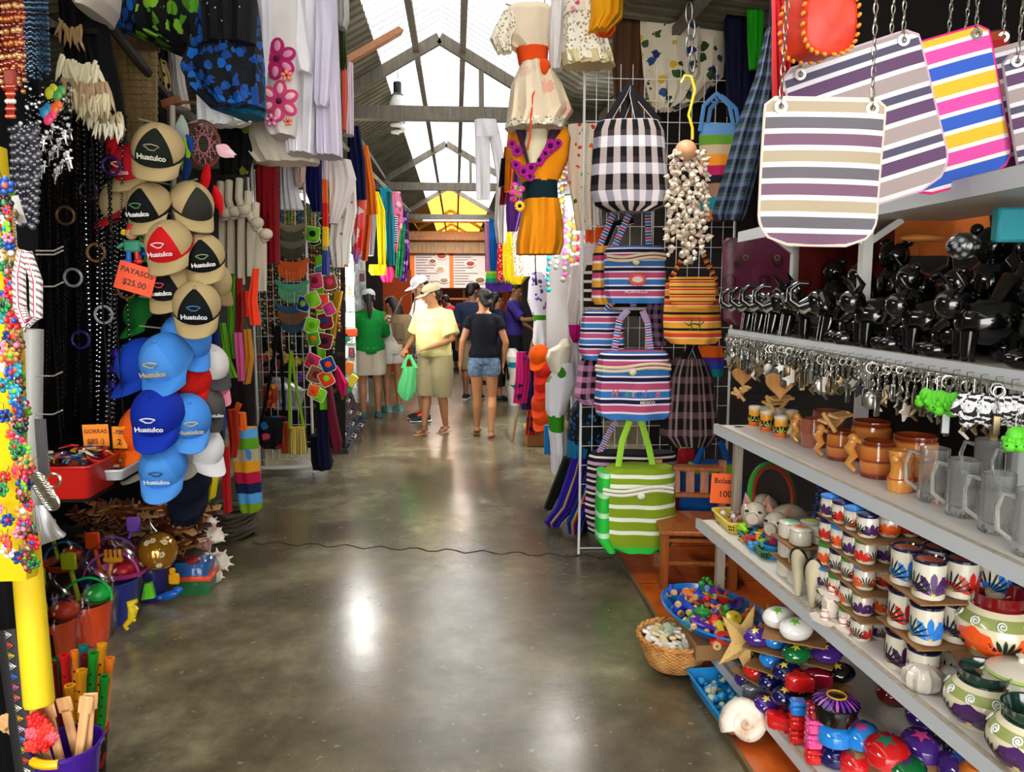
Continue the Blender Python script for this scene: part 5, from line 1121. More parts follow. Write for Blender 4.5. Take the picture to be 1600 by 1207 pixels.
tote('sling_bag','long slim dark blue and grey woven sling bag hanging slanted',[(45,1198,1206),(120,1180,1208),(200,1150,1200),(290,1125,1178),(335,1112,1166),(345,1115,1160)],YB-.75,CHK([('#141c2c',1),('#5a6274',.7)],[('#0c1220',1),('#46506a',.7),('#22402f',.6)],5,14),FAB('#1a2030'),[[(1202,60),(1205,10),(1208,-40)]],.06,16,hw=.008)
tote('tote_bag','small rainbow bag with orange, blue and teal bands under the yellow backpack',[(540,1092,1128),(560,1088,1132),(588,1092,1130)],YB+.05,STR([('#1a8a8a',1),('#2a4aa8',1),('#5a2a8a',.6),('#e8641a',1.6)],1,.999),FAB('#3a1a14'),[[(1098,545),(1108,520),(1118,545)]],.08,17)
# rack
t=T('wire_rack','white wire grid rack on thin legs holding the tote bags','rack',org=P(985,858,YB+.25)); 
a,b_=P(905,858,YB+.22),P(1130,858,YB+.22); mb=MB()
for i in range(14): p=a.lerp(b_,i/13); mb.tube([V((p.x,p.y,.25)),V((p.x,p.y,2.9))],.0025,5)
for i in range(22): z=.3+i*.12; mb.tube([V((a.x,a.y,z)),V((b_.x,b_.y,z))],.0025,5)
t.part('grid',mb,M('#cfcfca',.4))
for p in (a,b_):
    mb=MB(); mb.tube([V((p.x,p.y,2.9)),V((p.x,p.y,.3)),V((p.x-.02,p.y-.1,.01))],.008,7); t.part('leg',mb,M('#cfcfca',.4))
mb=MB(); q0,q1=PZ(905,857,.01),PZ(975,856,.01); mb.tube([V((a.x,a.y,.25)),q0,q1,V((q1.x+.1,a.y,.25))],.006,7); t.part('foot',mb,M('#cfcfca',.4))
# shell garland with yellow hook
q=P(1075,415,3.85); t=T('shell_garland','bunch of long strings of small cream sea shells hanging from a yellow cord','garland',org=q); sc_=MB(); 
SHM=NT('shells'); SHM.col(SHM.ramp(SHM.noise(SHM.obj(),45,3),[(.3,'#a58a74'),(.5,'#dccdb8'),(.9,'#efe6d8')])); SHM.b.inputs['Roughness'].default_value=.5
rnd=random.Random(5)
for s_ in range(7):
    mb=MB(); x0=1050+s_*8.2; y1=[398,370,400,412,408,395,375][s_]
    for i in range(34):
        yy_=lerp(238,y1,i/33); c=P(x0+rnd.uniform(-2,2)+(x0-1074)*.15*i/33,yy_,3.85+rnd.uniform(-.05,.03)); n0=len(mb.v); mb.lathe([(0,0),(.5,.2),(.9,.6),(.5,1.2),(.15,1.8),(0,2)],n=7)
        mb.xf(TR(c,(rnd.random()*6,rnd.random()*6,rnd.random()*6),rnd.uniform(.014,.021)),n0)
    t.part('shell_string',mb,SHM.m)
mb=MB(); mb.ball(P(1072,235,3.83),(.055,.05,.05),rot=(.3,.3,0)); t.part('large_shell',mb,M('#c9936a',.5))
mb=MB(); pts=[P(x,y,3.83) for x,y in [(1064,130),(1070,118),(1080,120),(1086,140),(1080,165),(1076,180),(1082,200),(1082,218)]]; mb.tube(pts,.007,7); t.part('cord',mb,M('#e0b81c',.4))
mb=MB()
for k in range(4): 
    c=P(1077+(k % 2)*4,20+k*26,3.85); mb.tube([c+V((.016*math.cos(a),0,.05*math.sin(a))) for a in [j*PI/7 for j in range(14)]],.005,6,closed=True)
t.part('hook_chain',mb,M('#4a4a4a',.4,.8))
# ---------- people ----------
def remesh(mb,vox,smooth=4):
    me=bpy.data.meshes.new('tmp'); me.from_pydata([tuple(v) for v in mb.v],[],[f[0] for f in mb.f]); o=bpy.data.objects.new('tmp',me); COL.objects.link(o)
    m=o.modifiers.new('r','REMESH'); m.mode='VOXEL'; m.voxel_size=vox; m2=o.modifiers.new('s','SMOOTH'); m2.factor=.5; m2.iterations=smooth
    dg=bpy.context.evaluated_depsgraph_get(); n=bpy.data.meshes.new_from_object(o.evaluated_get(dg)); bpy.data.objects.remove(o); bpy.data.meshes.remove(me)
    n.materials.clear(); n.polygons.foreach_set('use_smooth',[True]*len(n.polygons)); return n
def link(name,me,mat,parent):
    me.name=name; me.materials.append(mat); o=bpy.data.objects.new(name,me); COL.objects.link(o); o.parent=parent; return o
def sk(c): return M(c,.5,name='skin')
def person(label,loc,ang,H=1.7,skin='#a8714e',build=1.0,belly=0,arms=None,legs=None,lean=0,head=(0,0),shirt=None,bottom=None,hair='#14100e',hairstyle='short',cap=None,shoes=None,sleeve=.55,neck='round',knee=.48,grip=(0,0),group=None,female=False,loose=.024):
    """local frame: x = person's right, y = forward, z up, for a 1.7 m body. arms = [(elbow, wrist)] for right, left; legs = [(knee, ankle)]"""
    s=H/1.7; t=T('person',label,'person',group,org=(0,0,0)); b=build
    arms=arms or [((.25,-.02,1.1),(.25,.06,.86)),((-.25,-.02,1.1),(-.25,.06,.86))]
    legs=legs or [((.1,.02,.47),(.1,0,.08)),((-.1,.02,.47),(-.1,0,.08))]
    LN=Matrix.Rotation(-lean,3,'X'); up=lambda p: V((0,0,.95))+LN @ (V(p)-V((0,0,.95)))
    sw=.18 if not female else .155
    tor=[(.84,.12,.09),(.9,.155*b,.105*b+belly*.3),(.98,(.15 if not female else .165)*b,.105*b+belly*.8),(1.08,(.14 if not female else .125)*b,.1*b+belly),(1.2,.15*b,.105*b+belly*.5),(1.32,(sw-.01)*b,.1*b),(1.39,(sw-.04)*b,.08),(1.43,.075,.06)]
    def torso(mb,z0,z1,ex):
        R=[]; zs=[z0+(z1-z0)*i/10 for i in range(11)]
        for z in zs:
            for a,c in zip(tor,tor[1:]):
                if z <= c[0]+1e-6: q=max(0,(z-a[0])/(c[0]-a[0])); rx,ry=lerp(a[1],c[1],q),lerp(a[2],c[2],q); break
            R.append([up((((rx+ex)*math.cos(j*PI/10)),(ry+ex)*math.sin(j*PI/10)+belly*.5*(1 if .95 < z < 1.25 else 0),z)) for j in range(20)])
        mb.loft(R)
    mb=MB(); torso(mb,.86,1.43,0)
    nk=[up((0,-.005,1.39)),up((0,.005,1.47)),up((0,.02,1.55))]; mb.tube(nk,[.07,.06,.058],12); mb.tube([up((-sw*.8,-.01,1.375)),up((0,-.015,1.44)),up((sw*.8,-.01,1.375))],[.04,.06,.04],10)
    # head
    HR=Euler((-head[0],0,head[1])).to_matrix(); hc=up((0,.02,1.585)); hp=lambda x,y,z: hc+HR @ V((x,y,z))*1.1
    mb.ball(hp(0,-.012,.03),(.073,.088,.086),n=16,k=12,rot=HR); mb.ball(hp(0,.03,-.03),(.058,.06,.075),n=14,k=10,rot=HR); mb.ball(hp(0,.05,-.085),(.03,.03,.022),n=10,k=8,rot=HR)
    mb.tube([hp(0,.082,.02),hp(0,.108,-.022),hp(0,.092,-.034)],[.008,.014,.01],8); mb.ball(hp(0,.086,-.058),(.024,.014,.009),n=10,k=6,rot=HR); mb.ball(hp(0,.075,.03),(.05,.02,.012),n=12,k=6,rot=HR)
    for q in (-1,1): mb.ball(hp(q*.077,-.012,-.005),(.01,.02,.03),n=8,k=6,rot=HR)
    # legs
    for q,(k_,a_) in zip((1,-1),legs):
        h=V((q*.09,0,.88)); k_,a_=V(k_),V(a_); m1=h.lerp(k_,.35); m2=k_.lerp(a_,.3)+V((0,-.015,0))
        mb.tube([h,m1,k_,m2,k_.lerp(a_,.75),a_],[.088*b,.08*b,.054,.057,.04,.034],12); f=a_; mb.tube([f+V((0,-.04,-.03)),f+V((q*.005,.04,-.045)),f+V((q*.012,.13,-.06))],[.032,.036,.026],10,flat=.75)
    # arms and hands
    for qi,(q,(e_,w_)) in enumerate(zip((1,-1),arms)):
        sh=up((q*sw*1.0,0,1.36)); e_,w_=V(e_),V(w_); mb.tube([up((q*.1,0,1.37)),sh,sh.lerp(e_,.5),e_,e_.lerp(w_,.3),w_],[.05,.054*b,.046*b,.037,.036,.024],12)
        d=(w_-e_).normalized(); side=d.cross(V((0,0,1))); side=side if side.length > .3 else V((0,1,0)); side.normalize(); nn=side.cross(d)
        pc_=w_+d*.045; mb.tube([w_,pc_,w_+d*.085],[.022,(.036,.016),(.036,.013)],10,up=tuple(nn)); cu=.9 if grip[qi] else .35
        for f_ in range(4):
            o=w_+d*.085+side*((f_-1.5)*.019); L=(.03,.034,.032,.025)[f_]; d1=(d*math.cos(cu)-nn*math.sin(cu)); d2=(d*math.cos(cu*2)-nn*math.sin(cu*2)); mb.tube([o-d*.01,o+d*L*.5,o+d*L*.5+d1*L,o+d*L*.5+d1*L+d2*L*.8],[.0095,.0092,.0085,.0075],7)
        o=w_+d*.03+side*(-.025*q); mb.tube([o,o+(d-side*q*.7)*.03,o+(d-side*q*.7)*.045-nn*.012+d*.012],[.012,.011,.009],7)
    body=remesh(mb,.0095,2); link('body',body,sk(skin),t.o)
    for q in (-1,1): mb=MB(); mb.ball(hp(q*.031,.086,.012),(.011,.006,.006),rot=HR); o=t.part('eye',mb,M('#1a1210',.3))
    mb=MB(); mb.ball(hp(0,.094,-.06),(.022,.008,.005),rot=HR); t.part('mouth',mb,M('#8a4a3c',.5))
    for q in (-1,1): mb=MB(); mb.ball(hp(q*.031,.088,.034),(.018,.006,.004),rot=HR); t.part('eyebrow',mb,M(hair,.8))
    # clothing
    if shirt:
        mat,z0=shirt[0],shirt[1] if len(shirt) > 1 else .9; mb=MB(); torso(mb,z0,1.42,loose); mb.tube([up((-sw*.85,-.01,1.375)),up((0,-.012,1.41)),up((sw*.85,-.01,1.375))],[.05,.068,.05],10)
        if sleeve > 0:
            for q,(e_,w_) in zip((1,-1),arms):
                sh=up((q*sw*1.0,0,1.36)); e_=V(e_); w_=V(w_); en=sh.lerp(e_,sleeve/.6) if sleeve < .6 else e_.lerp(w_,(sleeve-.6)*2)
                pts=[up((q*.08,0,1.37)),sh,sh.lerp(e_,.45)]+([en] if sleeve < .6 else [e_,en]); mb.tube(pts,[.056,.07*b,.072*b]+([.08*b] if sleeve < .6 else [.055,.045]),14)
        me=remesh(mb,.011,3); o=link('shirt',me,mat,t.o)
        if len(shirt) > 2: # collar / trim
            mb=MB(); mb.tube([up((.068*math.cos(j*PI/10),.06*math.sin(j*PI/10)-.002,1.435-.012*math.sin(j*PI/10))) for j in range(20)],[(.014,.006)]*20,8,closed=True); t.part('collar',mb,shirt[2])
    if bottom:
        mat,kn=bottom[0],bottom[1]; mb=MB(); torso(mb,.86,.985,.02)
        for q,(k_,a_) in zip((1,-1),legs):
            h=V((q*.085,0,.9)); k_=V(k_); a_=V(a_); hh=V((q*.09,0,.88)); e=hh.lerp(k_,kn) if kn <= 1 else k_.lerp(a_,kn-1)
            mb.tube([h,hh.lerp(k_,min(kn,1)*.5),e],[.105*b,.112*b,(.105 if kn <= 1 else .088)*b],14)
        me=remesh(mb,.011,3); link('shorts',me,mat,t.o)
        if not shirt: mb=MB(); mb.tube([up(((tor[2][1]+.021)*math.cos(j*PI/12),(tor[2][2]+.021+belly*.1)*math.sin(j*PI/12),.98)) for j in range(24)],[(.006,.014)]*24,6,closed=True,up=(0,0,1)); t.part('waistband',mb,mat)
    HM=M(hair,.55,name='hair')
    if hairstyle:
        mb=MB(); mb.ball(hp(0,-.02,.042),(.08,.09,.085),n=18,k=12,rot=HR); mb.ball(hp(0,-.05,0),(.07,.055,.08),n=16,k=10,rot=HR)
        if hairstyle == 'bun': mb.ball(hp(0,-.11,.05),(.05,.045,.045)); mb.ball(hp(0,-.07,-.04),(.06,.04,.05))
        if hairstyle == 'long': mb.tube([hp(0,-.06,.03),hp(0,-.09,-.06),hp(0,-.09,-.16),hp(0,-.08,-.24)],[(.08,.05),(.085,.05),(.08,.04),(.05,.02)],14,up=(0,1,0))
        if hairstyle == 'pony': mb.tube([hp(0,-.09,.03),hp(0,-.13,-.04),hp(.01,-.12,-.16),hp(.01,-.11,-.26)],[.03,.04,.034,.012],10)
        n0=remesh(mb,.009,3); link('hair',n0,HM,t.o)
    if cap:
        mb=MB(); cmat=cap; rings=[]
        for i in range(7): a=i*PI/2/6*.98; rings.append([hp(.084*math.cos(a)*math.cos(j*PI/10),-.008+.098*math.cos(a)*math.sin(j*PI/10),.05+.068*math.sin(a)) for j in range(20)])
        rings=[[p-HR @ V((0,0,.02)) for p in rings[0]]]+rings; mb.loft(rings); cp=t.part('cap',mb,cmat)
        mb=MB(); r0,r1=[],[]
        for j in range(13): a=PI*.12+PI*.76*j/12; r0.append(hp(.082*math.cos(a),-.008+.094*math.sin(a),.036)); r1.append(hp(.08*math.cos(a),.02+.155*math.sin(a),.02-.006*abs(math.cos(a))))
        mb.loft([r0,r1,[p-HR @ V((0,0,.005)) for p in r1],[p-HR @ V((0,0,.005)) for p in r0]],close=False); t.part('brim',mb,cmat,parent=cp)
    if shoes:
        for q,(k_,a_) in zip((1,-1),legs):
            a_=V(a_); mb=MB(); kind,m1,m2=shoes
            if kind == 'sandal':
                mb.tube([V((a_.x,a_.y-.075,a_.z-.078)),V((a_.x+q*.006,a_.y+.04,a_.z-.078)),V((a_.x+q*.012,a_.y+.165,a_.z-.078))],[(.034,.009),(.044,.009),(.042,.007)],12); o=t.part('sandal',mb,m1)
                mb=MB(); mb.tube([V((a_.x-.038,a_.y+.05,a_.z-.06)),V((a_.x,a_.y+.08,a_.z-.01)),V((a_.x+.045,a_.y+.05,a_.z-.06))],.007,6); t.part('strap',mb,m2,parent=o)
            else:
                mb.tube([V((a_.x,a_.y-.06,a_.z-.03)),V((a_.x+q*.004,a_.y+.03,a_.z-.028)),V((a_.x+q*.01,a_.y+.11,a_.z-.042)),V((a_.x+q*.012,a_.y+.17,a_.z-.052))],[.038,(.04,.046),(.044,.034),(.032,.022)],14); o=t.part('shoe',mb,m1)
                mb=MB(); mb.tube([V((a_.x,a_.y-.075,a_.z-.07)),V((a_.x+q*.005,a_.y+.05,a_.z-.07)),V((a_.x+q*.012,a_.y+.18,a_.z-.068))],[(.04,.012),(.047,.012),(.036,.01)],12); t.part('sole',mb,m2,parent=o)
    t.o.location=loc; t.o.rotation_euler=(0,0,ang); t.o.scale=(s,s,s); t.Mx=TR(loc,(0,0,ang),s); return t
YELS=FAB('#efe79a'); KHK=FAB('#a59a74'); BLKF=FAB('#0b0e18'); 
def dnm():
    t=NT('denim'); t.col(t.ramp(t.noise(t.obj(),30,4),[(.3,'#3a506a'),(.7,'#6f89a4')])); t.b.inputs['Roughness'].default_value=.85; return t.m
DEN=dnm()
# man in the yellow polo shirt facing left, carrying a green plastic bag
g=PZ(682,676,0)
p1=person('man in pale yellow polo shirt and khaki shorts holding a green plastic bag',g,PI/2+.95,1.66,'#b07a52',1.22,.06,arms=[((.28,.03,1.1),(.22,.26,.98)),((-.28,.05,1.09),(-.1,.27,1.0))],legs=[((.09,.06,.47),(.08,.12,.08)),((-.09,.02,.47),(-.06,-.1,.08))],lean=.06,head=(.3,-.75),
    shirt=(YELS,.9,YELS),bottom=(KHK,1.12),hair='#1a1512',cap=FAB('#b8a888'),shoes=('sandal',M('#c8a078',.6),M('#2a1a14',.5)),sleeve=.5,grip=(1,0))
# sunglasses on the cap brim
mb=MB(); HRq=Euler((-.3,0,-.75)).to_matrix(); hq=V((0,0,.95))+Matrix.Rotation(-.06,3,'X') @ V((0,.02,.635))
for q in (-1,1): mb.ball(hq+HRq @ V((q*.035,.105,.055)),(.028,.006,.017),rot=HRq)
mb.tube([hq+HRq @ V((-.085,-.02,.06)),hq+HRq @ V((-.06,.1,.058)),hq+HRq @ V((.06,.1,.058)),hq+HRq @ V((.085,-.02,.06))],.003,5); p1.part('sunglasses',mb,M('#17110e',.15))
def at_wrist(p,w): return p.Mx @ V(w)
GB=NT('green_plastic'); tl=GB.n('ShaderNodeBsdfTranslucent'); tl.inputs[0].default_value=C('#7fe8a0'); mx=GB.n('ShaderNodeMixShader'); mx.inputs[0].default_value=.4; GB.b.inputs['Base Color'].default_value=C('#6fdc92'); GB.b.inputs['Roughness'].default_value=.25
GB.l(GB.b.outputs[0],mx.inputs[1]); GB.l(tl.outputs[0],mx.inputs[2]); GB.l(mx.outputs[0],GB.out.inputs[0])
hw_=at_wrist(p1,(-.2,.33,.9)); Yb=8.0
t=T('plastic_bag','thin green plastic carrier bag hanging from the yellow shirted man','bag',org=P(635,625,Yb)); mb=drape([(574,630,650),(585,627,651),(600,622,651),(612,620,650),(620,626,645),(625,632,640)],Yb,.14,3,.014,30,seed=9); t.part('body',mb,GB.m)
for a,b_ in ((634,630),(644,650)): mb=MB(); mb.tube([P(b_,576,Yb),P(a,563,Yb),P(640,555,Yb)],[(.025,.006),(.016,.005),(.02,.006)],8,up=(0,1,0)); t.part('handle',mb,GB.m)
# man in white polo and white cap behind, with brown shoulder bag
PL2=NT('polo_cloth'); PL2.b.inputs['Base Color'].default_value=C('#dfe2ee'); PL2.b.inputs['Roughness'].default_value=.85
PLAID=CHK([('#4a4e5c',1),('#c5c8cc',1),('#23252e',.5)],[('#4a4e5c',1),('#c5c8cc',1)],8,8)
g=PZ(662,657,0); g.z=0
def plaid3():
    t=NT('plaid_cloth'); s_=t.sep(t.obj()); a=t.math('LESS_THAN',t.math('FRACT',t.math('MULTIPLY',t.math('ADD',s_[0],s_[1]),16)),.45); b_=t.math('LESS_THAN',t.math('FRACT',t.math('MULTIPLY',s_[2],20)),.45)
    t.col(t.mix(t.math('MULTIPLY',t.math('ADD',a,b_),.5),'#b8bcc4','#23262f')); return t.m
p2=person('man in white polo shirt and white cap looking down behind the yellow shirted man',g,PI/2+.2,1.76,'#b88660',1.0,.01,arms=[((.25,.1,1.12),(.14,.32,1.2)),((-.26,.08,1.12),(-.08,.3,1.17))],head=(.4,.2),shirt=(PL2.m,.9,M('#b8342c',.8)),bottom=(plaid3(),1.0),cap=FAB('#dcdce0'),hair='#0e0c0c',shoes=('shoe',M('#15151a',.6),M('#e6e6e6',.6)),sleeve=.5,grip=(1,1))
mb=MB(); 
for q,a_ in ((1,(.1,0,.08)),(-1,(-.1,0,.08))): mb.ball(V(a_)+V((q*.008,.06,-.0)),(.03,.05,.02),rot=(-.5,0,0))
p2.part('orange_laces',mb,M('#f0562a',.6))
q=P(630,515,9.0); t=T('shoulder_bag','brown canvas messenger bag with pockets hanging beside the white polo man','bag',org=q); mb=drape([(492,612,640),(500,610,648),(525,614,648),(538,622,642)],9.0,.16,2,.01); t.part('body',mb,FAB('#77654c'))
mb=drape([(505,615,630),(530,618,632)],8.9,.05,1,.003); t.part('pocket',mb,FAB('#655540')); mb=MB(); mb.tube([P(614,495,8.95),P(628,465,9.1),P(650,452,9.3),P(646,495,9.1)],.012,6,flat=.4); t.part('strap',mb,FAB('#5a4a36'))
# woman in the green shirt, back to the camera
g=PZ(580,654,0)
person('woman in bright green shirt and white shorts browsing the jewellery racks',g,.25,1.6,'#a06c4c',1.12,.02,arms=[((.24,.1,1.1),(.17,.3,1.06)),((-.24,.06,1.1),(-.14,.28,1.05))],shirt=(FAB('#128a38'),.86,FAB('#128a38')),bottom=(FAB('#cfc4b0'),.72),hair='#17100e',hairstyle='pony',cap=FAB('#d8dcdf'),head=(.15,-.1),shoes=('shoe',M('#1f5a6a',.6),M('#18303a',.6)),sleeve=.66,female=True)
# young woman with a white headband
g=PZ(612,648,0); g.y += .3
t5=person('young woman with white headband and lace top standing behind the green shirt',g,.6,1.5,'#a8724e',.9,0,arms=[((.2,.1,1.1),(.1,.26,1.2)),((-.2,.1,1.1),(-.1,.26,1.15))],shirt=(SPOT('#d8d2c6',['#bdb4a4','#e8e4dc'],40,.3),.9),bottom=(FAB('#d8d4cc'),.4),hair='#18110e',hairstyle='long',head=(.35,.3),shoes=('shoe',M('#5fa09a',.6),M('#8fb8b0',.6)),sleeve=.35,female=True)
mb=MB(); mb.tube([V((.08*math.cos(a),.01+.03*math.cos(a*2),1.66+.05*math.sin(a))) for a in [k*PI/10 for k in range(11)]],[(.012,.004)]*11,6); t5.part('headband',mb,M('#e8e8ea',.6))
# woman in the black top, back to the camera
g=PZ(757,684,0)
person('woman in black sleeveless top and denim shorts walking away with hair in a bun',g,-.12,1.6,'#b0784e',.95,0,arms=[((.25,.0,1.1),(.22,.05,.88)),((-.24,-.03,1.12),(-.27,.02,.87))],legs=[((.085,.04,.47),(.08,-.06,.08)),((-.085,.06,.47),(-.1,.16,.1))],shirt=(BLKF,.93),bottom=(DEN,.36),hair='#120d0b',hairstyle='bun',head=(.1,.5),shoes=('sandal',M('#7a4428',.6),M('#5a2f1c',.5)),sleeve=.16,female=True)
# man in navy polo with back to camera
g=PZ(738,625,0)
person('man in slate blue polo and khaki shorts standing beyond the black topped woman',g,-.3,1.68,'#8a5a3e',1.1,.02,shirt=(FAB('#26304a'),.88),bottom=(FAB('#8f8062'),1.05),hair='#120e0c',head=(.2,-.3),shoes=('shoe',M('#15151a',.6),M('#dcdcdc',.6)),sleeve=.5)
# man in purple shirt reaching right
g=V((P(803,600,11.6).x,11.6,0))
person('man in violet shirt reaching out a hand to goods on the right stall',g,-PI/2-.35,1.7,'#9a6a48',1.0,.0,arms=[((.22,.2,1.15),(.12,.42,1.17)),((-.24,.05,1.1),(-.2,.22,1.0))],shirt=(FAB('#43358c'),.88),bottom=(FAB('#1c2026'),1.6),hair='#0f0c0b',head=(.4,0),shoes=('shoe',M('#15151a',.6),M('#3a3a3a',.6)),sleeve=.5)
g=V((P(776,600,11.0).x,11.0,0))
person('woman in navy shirt seen in profile behind the bun haired woman',g,-1.2,1.56,'#9a6446',1.0,.0,shirt=(FAB('#1d2640'),.88),bottom=(FAB('#1a1a1e'),1.6),hair='#0f0c0b',hairstyle='long',head=(.2,.2),shoes=('shoe',M('#15151a',.6),M('#3a3a3a',.6)),sleeve=.5,female=True)
g=V((P(716,520,15).x,15,0)); person('distant person in red shirt bending under the menu board',g,1.0,1.55,'#7a4e36',1.1,.0,shirt=(FAB('#c0182a'),.88),bottom=(FAB('#101014'),1.6),hair='#0f0c0b',head=(.5,0),lean=.5,shoes=('shoe',M('#15151a',.6),M('#3a3a3a',.6)),sleeve=.5)
g=V((P(742,520,13).x,13,0)); person('distant man in grey green shirt seen beyond the slate blue polo man',g,-1.3,1.7,'#8a5c40',1.0,.0,shirt=(FAB('#8a9a8c'),.88),bottom=(FAB('#22242c'),1.6),hair='#0f0c0b',head=(.1,0),shoes=('shoe',M('#15151a',.6),M('#3a3a3a',.6)),sleeve=.5)
# ---------- hanging clothes ----------
def garment(name,label,cat,parts,Y,group=None):
    "parts: (part name, rows, material, kwargs)"
    a=parts[0][1][-1]; q=P((a[1]+a[2])/2,a[0],Y); t=T(name,label,cat,group,org=q)
    for nm,rows,mat,k in parts:
        dy=k.pop('dY',0) if k else 0; lb=k.pop('label',None) if k else None
        kw=dict(d=.08,folds=4,amp=.014,n=32); kw.update(k or {}); t.part(nm,drape(rows,Y+dy,**kw),mat,label=lb)
    return t
def cloth(name,label,rows,Y,mat,cat='cloth',group=None,**k):
    kw=dict(d=.04,folds=4,amp=.014,n=32); kw.update(k); mb=drape(rows,Y,**kw); a=rows[-1]
    return mk(name,mb,mat,label=label,cat=cat,group=group,org=P((a[1]+a[2])/2,a[0],Y))
CREAM=FAB('#dccbae'); LACE=None
t=NT('lace'); h=t.vor(t.obj(),55); t.col(t.ramp(h,[(.3,'#8f8468'),(.42,'#e6dec8')])); t.b.inputs['Roughness'].default_value=.9; t.bump(h,.4,.004); LACE=t.m
WH=FAB('#e2e0e4'); WH2=FAB('#dcd6d2'); ORS=FAB('#d8480f'); YO=FAB('#f2920c'); YO2=FAB('#e8a80c')
def pin(t,a,b,r=.004,mat=None):
    mb=MB(); mb.tube([a,b],r,6); return t.part('hanger',mb,mat or STEEL)
# --- right hand side, above the aisle ---
t=garment('dress','cream cotton dress with orange sash hanging highest over the aisle','dress',[
 ('bodice',[(8,800,858,.7),(18,786,866),(60,776,862),(78,800,858)],CREAM,dict(d=.16,folds=3)),
 ('sash',[(77,806,857),(100,810,855),(106,812,856)],ORS,dict(d=.19,folds=1,amp=.004)),
 ('skirt',[(104,812,858),(135,798,880),(175,793,896),(198,790,880)],SPOT('#dccbae',['#d9a792','#dccbae','#dccbae','#dccbae','#d8b4a0'],9,.34),dict(d=.3,folds=4,amp=.025)),
 ('lace_hem',[(190,791,885),(202,788,880)],LACE,dict(d=.31,folds=4,amp=.025))],4.6)
for rows in ([(20,785,802),(45,772,808),(62,765,800),(82,775,800)],): t.part('lace_sleeve',drape(rows,4.55,.1,3,.014),LACE)
mb=MB(); mb.tube([P(845,95,4.48),P(850,110,4.47),P(832,150,4.46),P(828,215,4.45),P(824,235,4.45)],.006,6); t.part('sash_tail',mb,ORS)
mb=MB(); mb.ball(P(850,104,4.47),(.035,.03,.045)); t.part('sash_bow',mb,ORS)
mb=MB(); mb.tube([P(790,6,4.6),P(828,18,4.6),P(850,6,4.6),P(856,-20,4.6)],.005,6); t.part('hanger',mb,STEEL)
cloth('blouse','white embroidered blouse with purple lines beside the cream dress',[(-10,862,890),(50,857,890),(110,858,878)],4.5,WH2,'blouse',d=.1)
t=garment('blouse','cream crochet lace blouse with pink flower band','blouse',[('body',[(-10,884,925),(80,878,955),(100,880,960)],LACE,dict(d=.2,folds=3)),('flower_band',[(12,882,922),(26,880,926)],SPOT('#e0d6bc',['#c84a64','#3a7a5a','#d88a9a','#e0d6bc'],26,.4),dict(d=.215,folds=1,amp=.004)),('hem',[(84,876,957),(104,880,962)],FAB('#c9b98a'),dict(d=.2,folds=5,amp=.02))],4.4)
t=garment('blouse','bright yellow ruffled blouse with orange lining at the top edge','blouse',[('outer',[(-20,925,975),(30,922,972),(52,918,950)],FAB('#e8a40e'),dict(d=.2,folds=4,amp=.02)),('lining',[(20,930,966),(50,925,962),(60,922,952)],FAB('#cf4a08'),dict(d=.12,folds=4,amp=.02,dY=.04))],4.3)
cloth('net_drape','brown netting hanging behind the checked tote',[(-20,960,1012),(100,956,1010),(190,962,1000)],4.75,FAB('#4f3322'),d=.05)
FL=SPOT('#c9bda4',['#1b2558','#24331c','#c9bda4','#b89a20','#27406a','#c9bda4','#2f4a22'],15,.42)
cloth('floral_dress','cream dress printed with blue and yellow flowers above the tote bags',[(-30,1000,1130),(60,1000,1135),(120,1005,1130),(160,1015,1090),(172,1025,1060)],4.7,FL,'dress',d=.12,folds=5,amp=.02)
cloth('skirt','dark navy skirt hanging next to the floral dress',[(-30,1130,1178),(80,1132,1175),(180,1135,1170)],4.5,FAB('#0b0e2c'),'skirt',d=.08)
cloth('scarf','bright green cloth strip beside the navy skirt',[(-30,1166,1196),(60,1167,1192),(108,1172,1186)],4.3,FAB('#1e9a12'),'scarf',d=.04)
cloth('skirt','red cloth hanging behind the orange leather case',[(-30,1205,1240),(100,1208,1235),(155,1210,1232)],3.0,FAB('#a80f16'),'skirt',d=.06)
cloth('curtain','dark brown curtain behind the slanted woven sling bag',[(-30,1178,1300),(200,1170,1300),(370,1165,1300)],4.6,FAB('#17100c'),'curtain',d=.05)
cloth('curtain','dark cloth closing the stall above the shelves',[(-60,1290,1700),(200,1280,1700),(330,1280,1700)],3.2,FAB('#120d0b'),'curtain',d=.05)
# yellow embroidered dress on a mannequin
PFL=NT('purple_flowers'); o_=PFL.obj(); d=PFL.vor(o_,9,rnd=.6); PFL.col(PFL.ramp(d,[(.0,'#4a1450'),(.1,'#5a1048'),(.22,'#c02a9a'),(.3,'#7a1a6a'),(.36,'#4a0c3a'),(.55,'#2e0a28')])); PFL.b.inputs['Roughness'].default_value=.8; PFLM=PFL.m
t=garment('dress','orange yellow dress with purple flower yoke and dark teal waistband on a hanging form','dress',[
 ('bodice',[(198,800,885,.6),(215,797,892),(250,793,888),(286,815,872)],YO,dict(d=.24,folds=2,amp=.008)),
 ('waistband',[(284,817,871),(315,818,872)],FAB('#04262c'),dict(d=.25,folds=1,amp=.004)),
 ('skirt',[(313,818,874),(345,812,880),(380,806,881),(398,806,875)],FAB('#ee960f'),dict(d=.3,folds=4,amp=.022)),
 ],4.75)
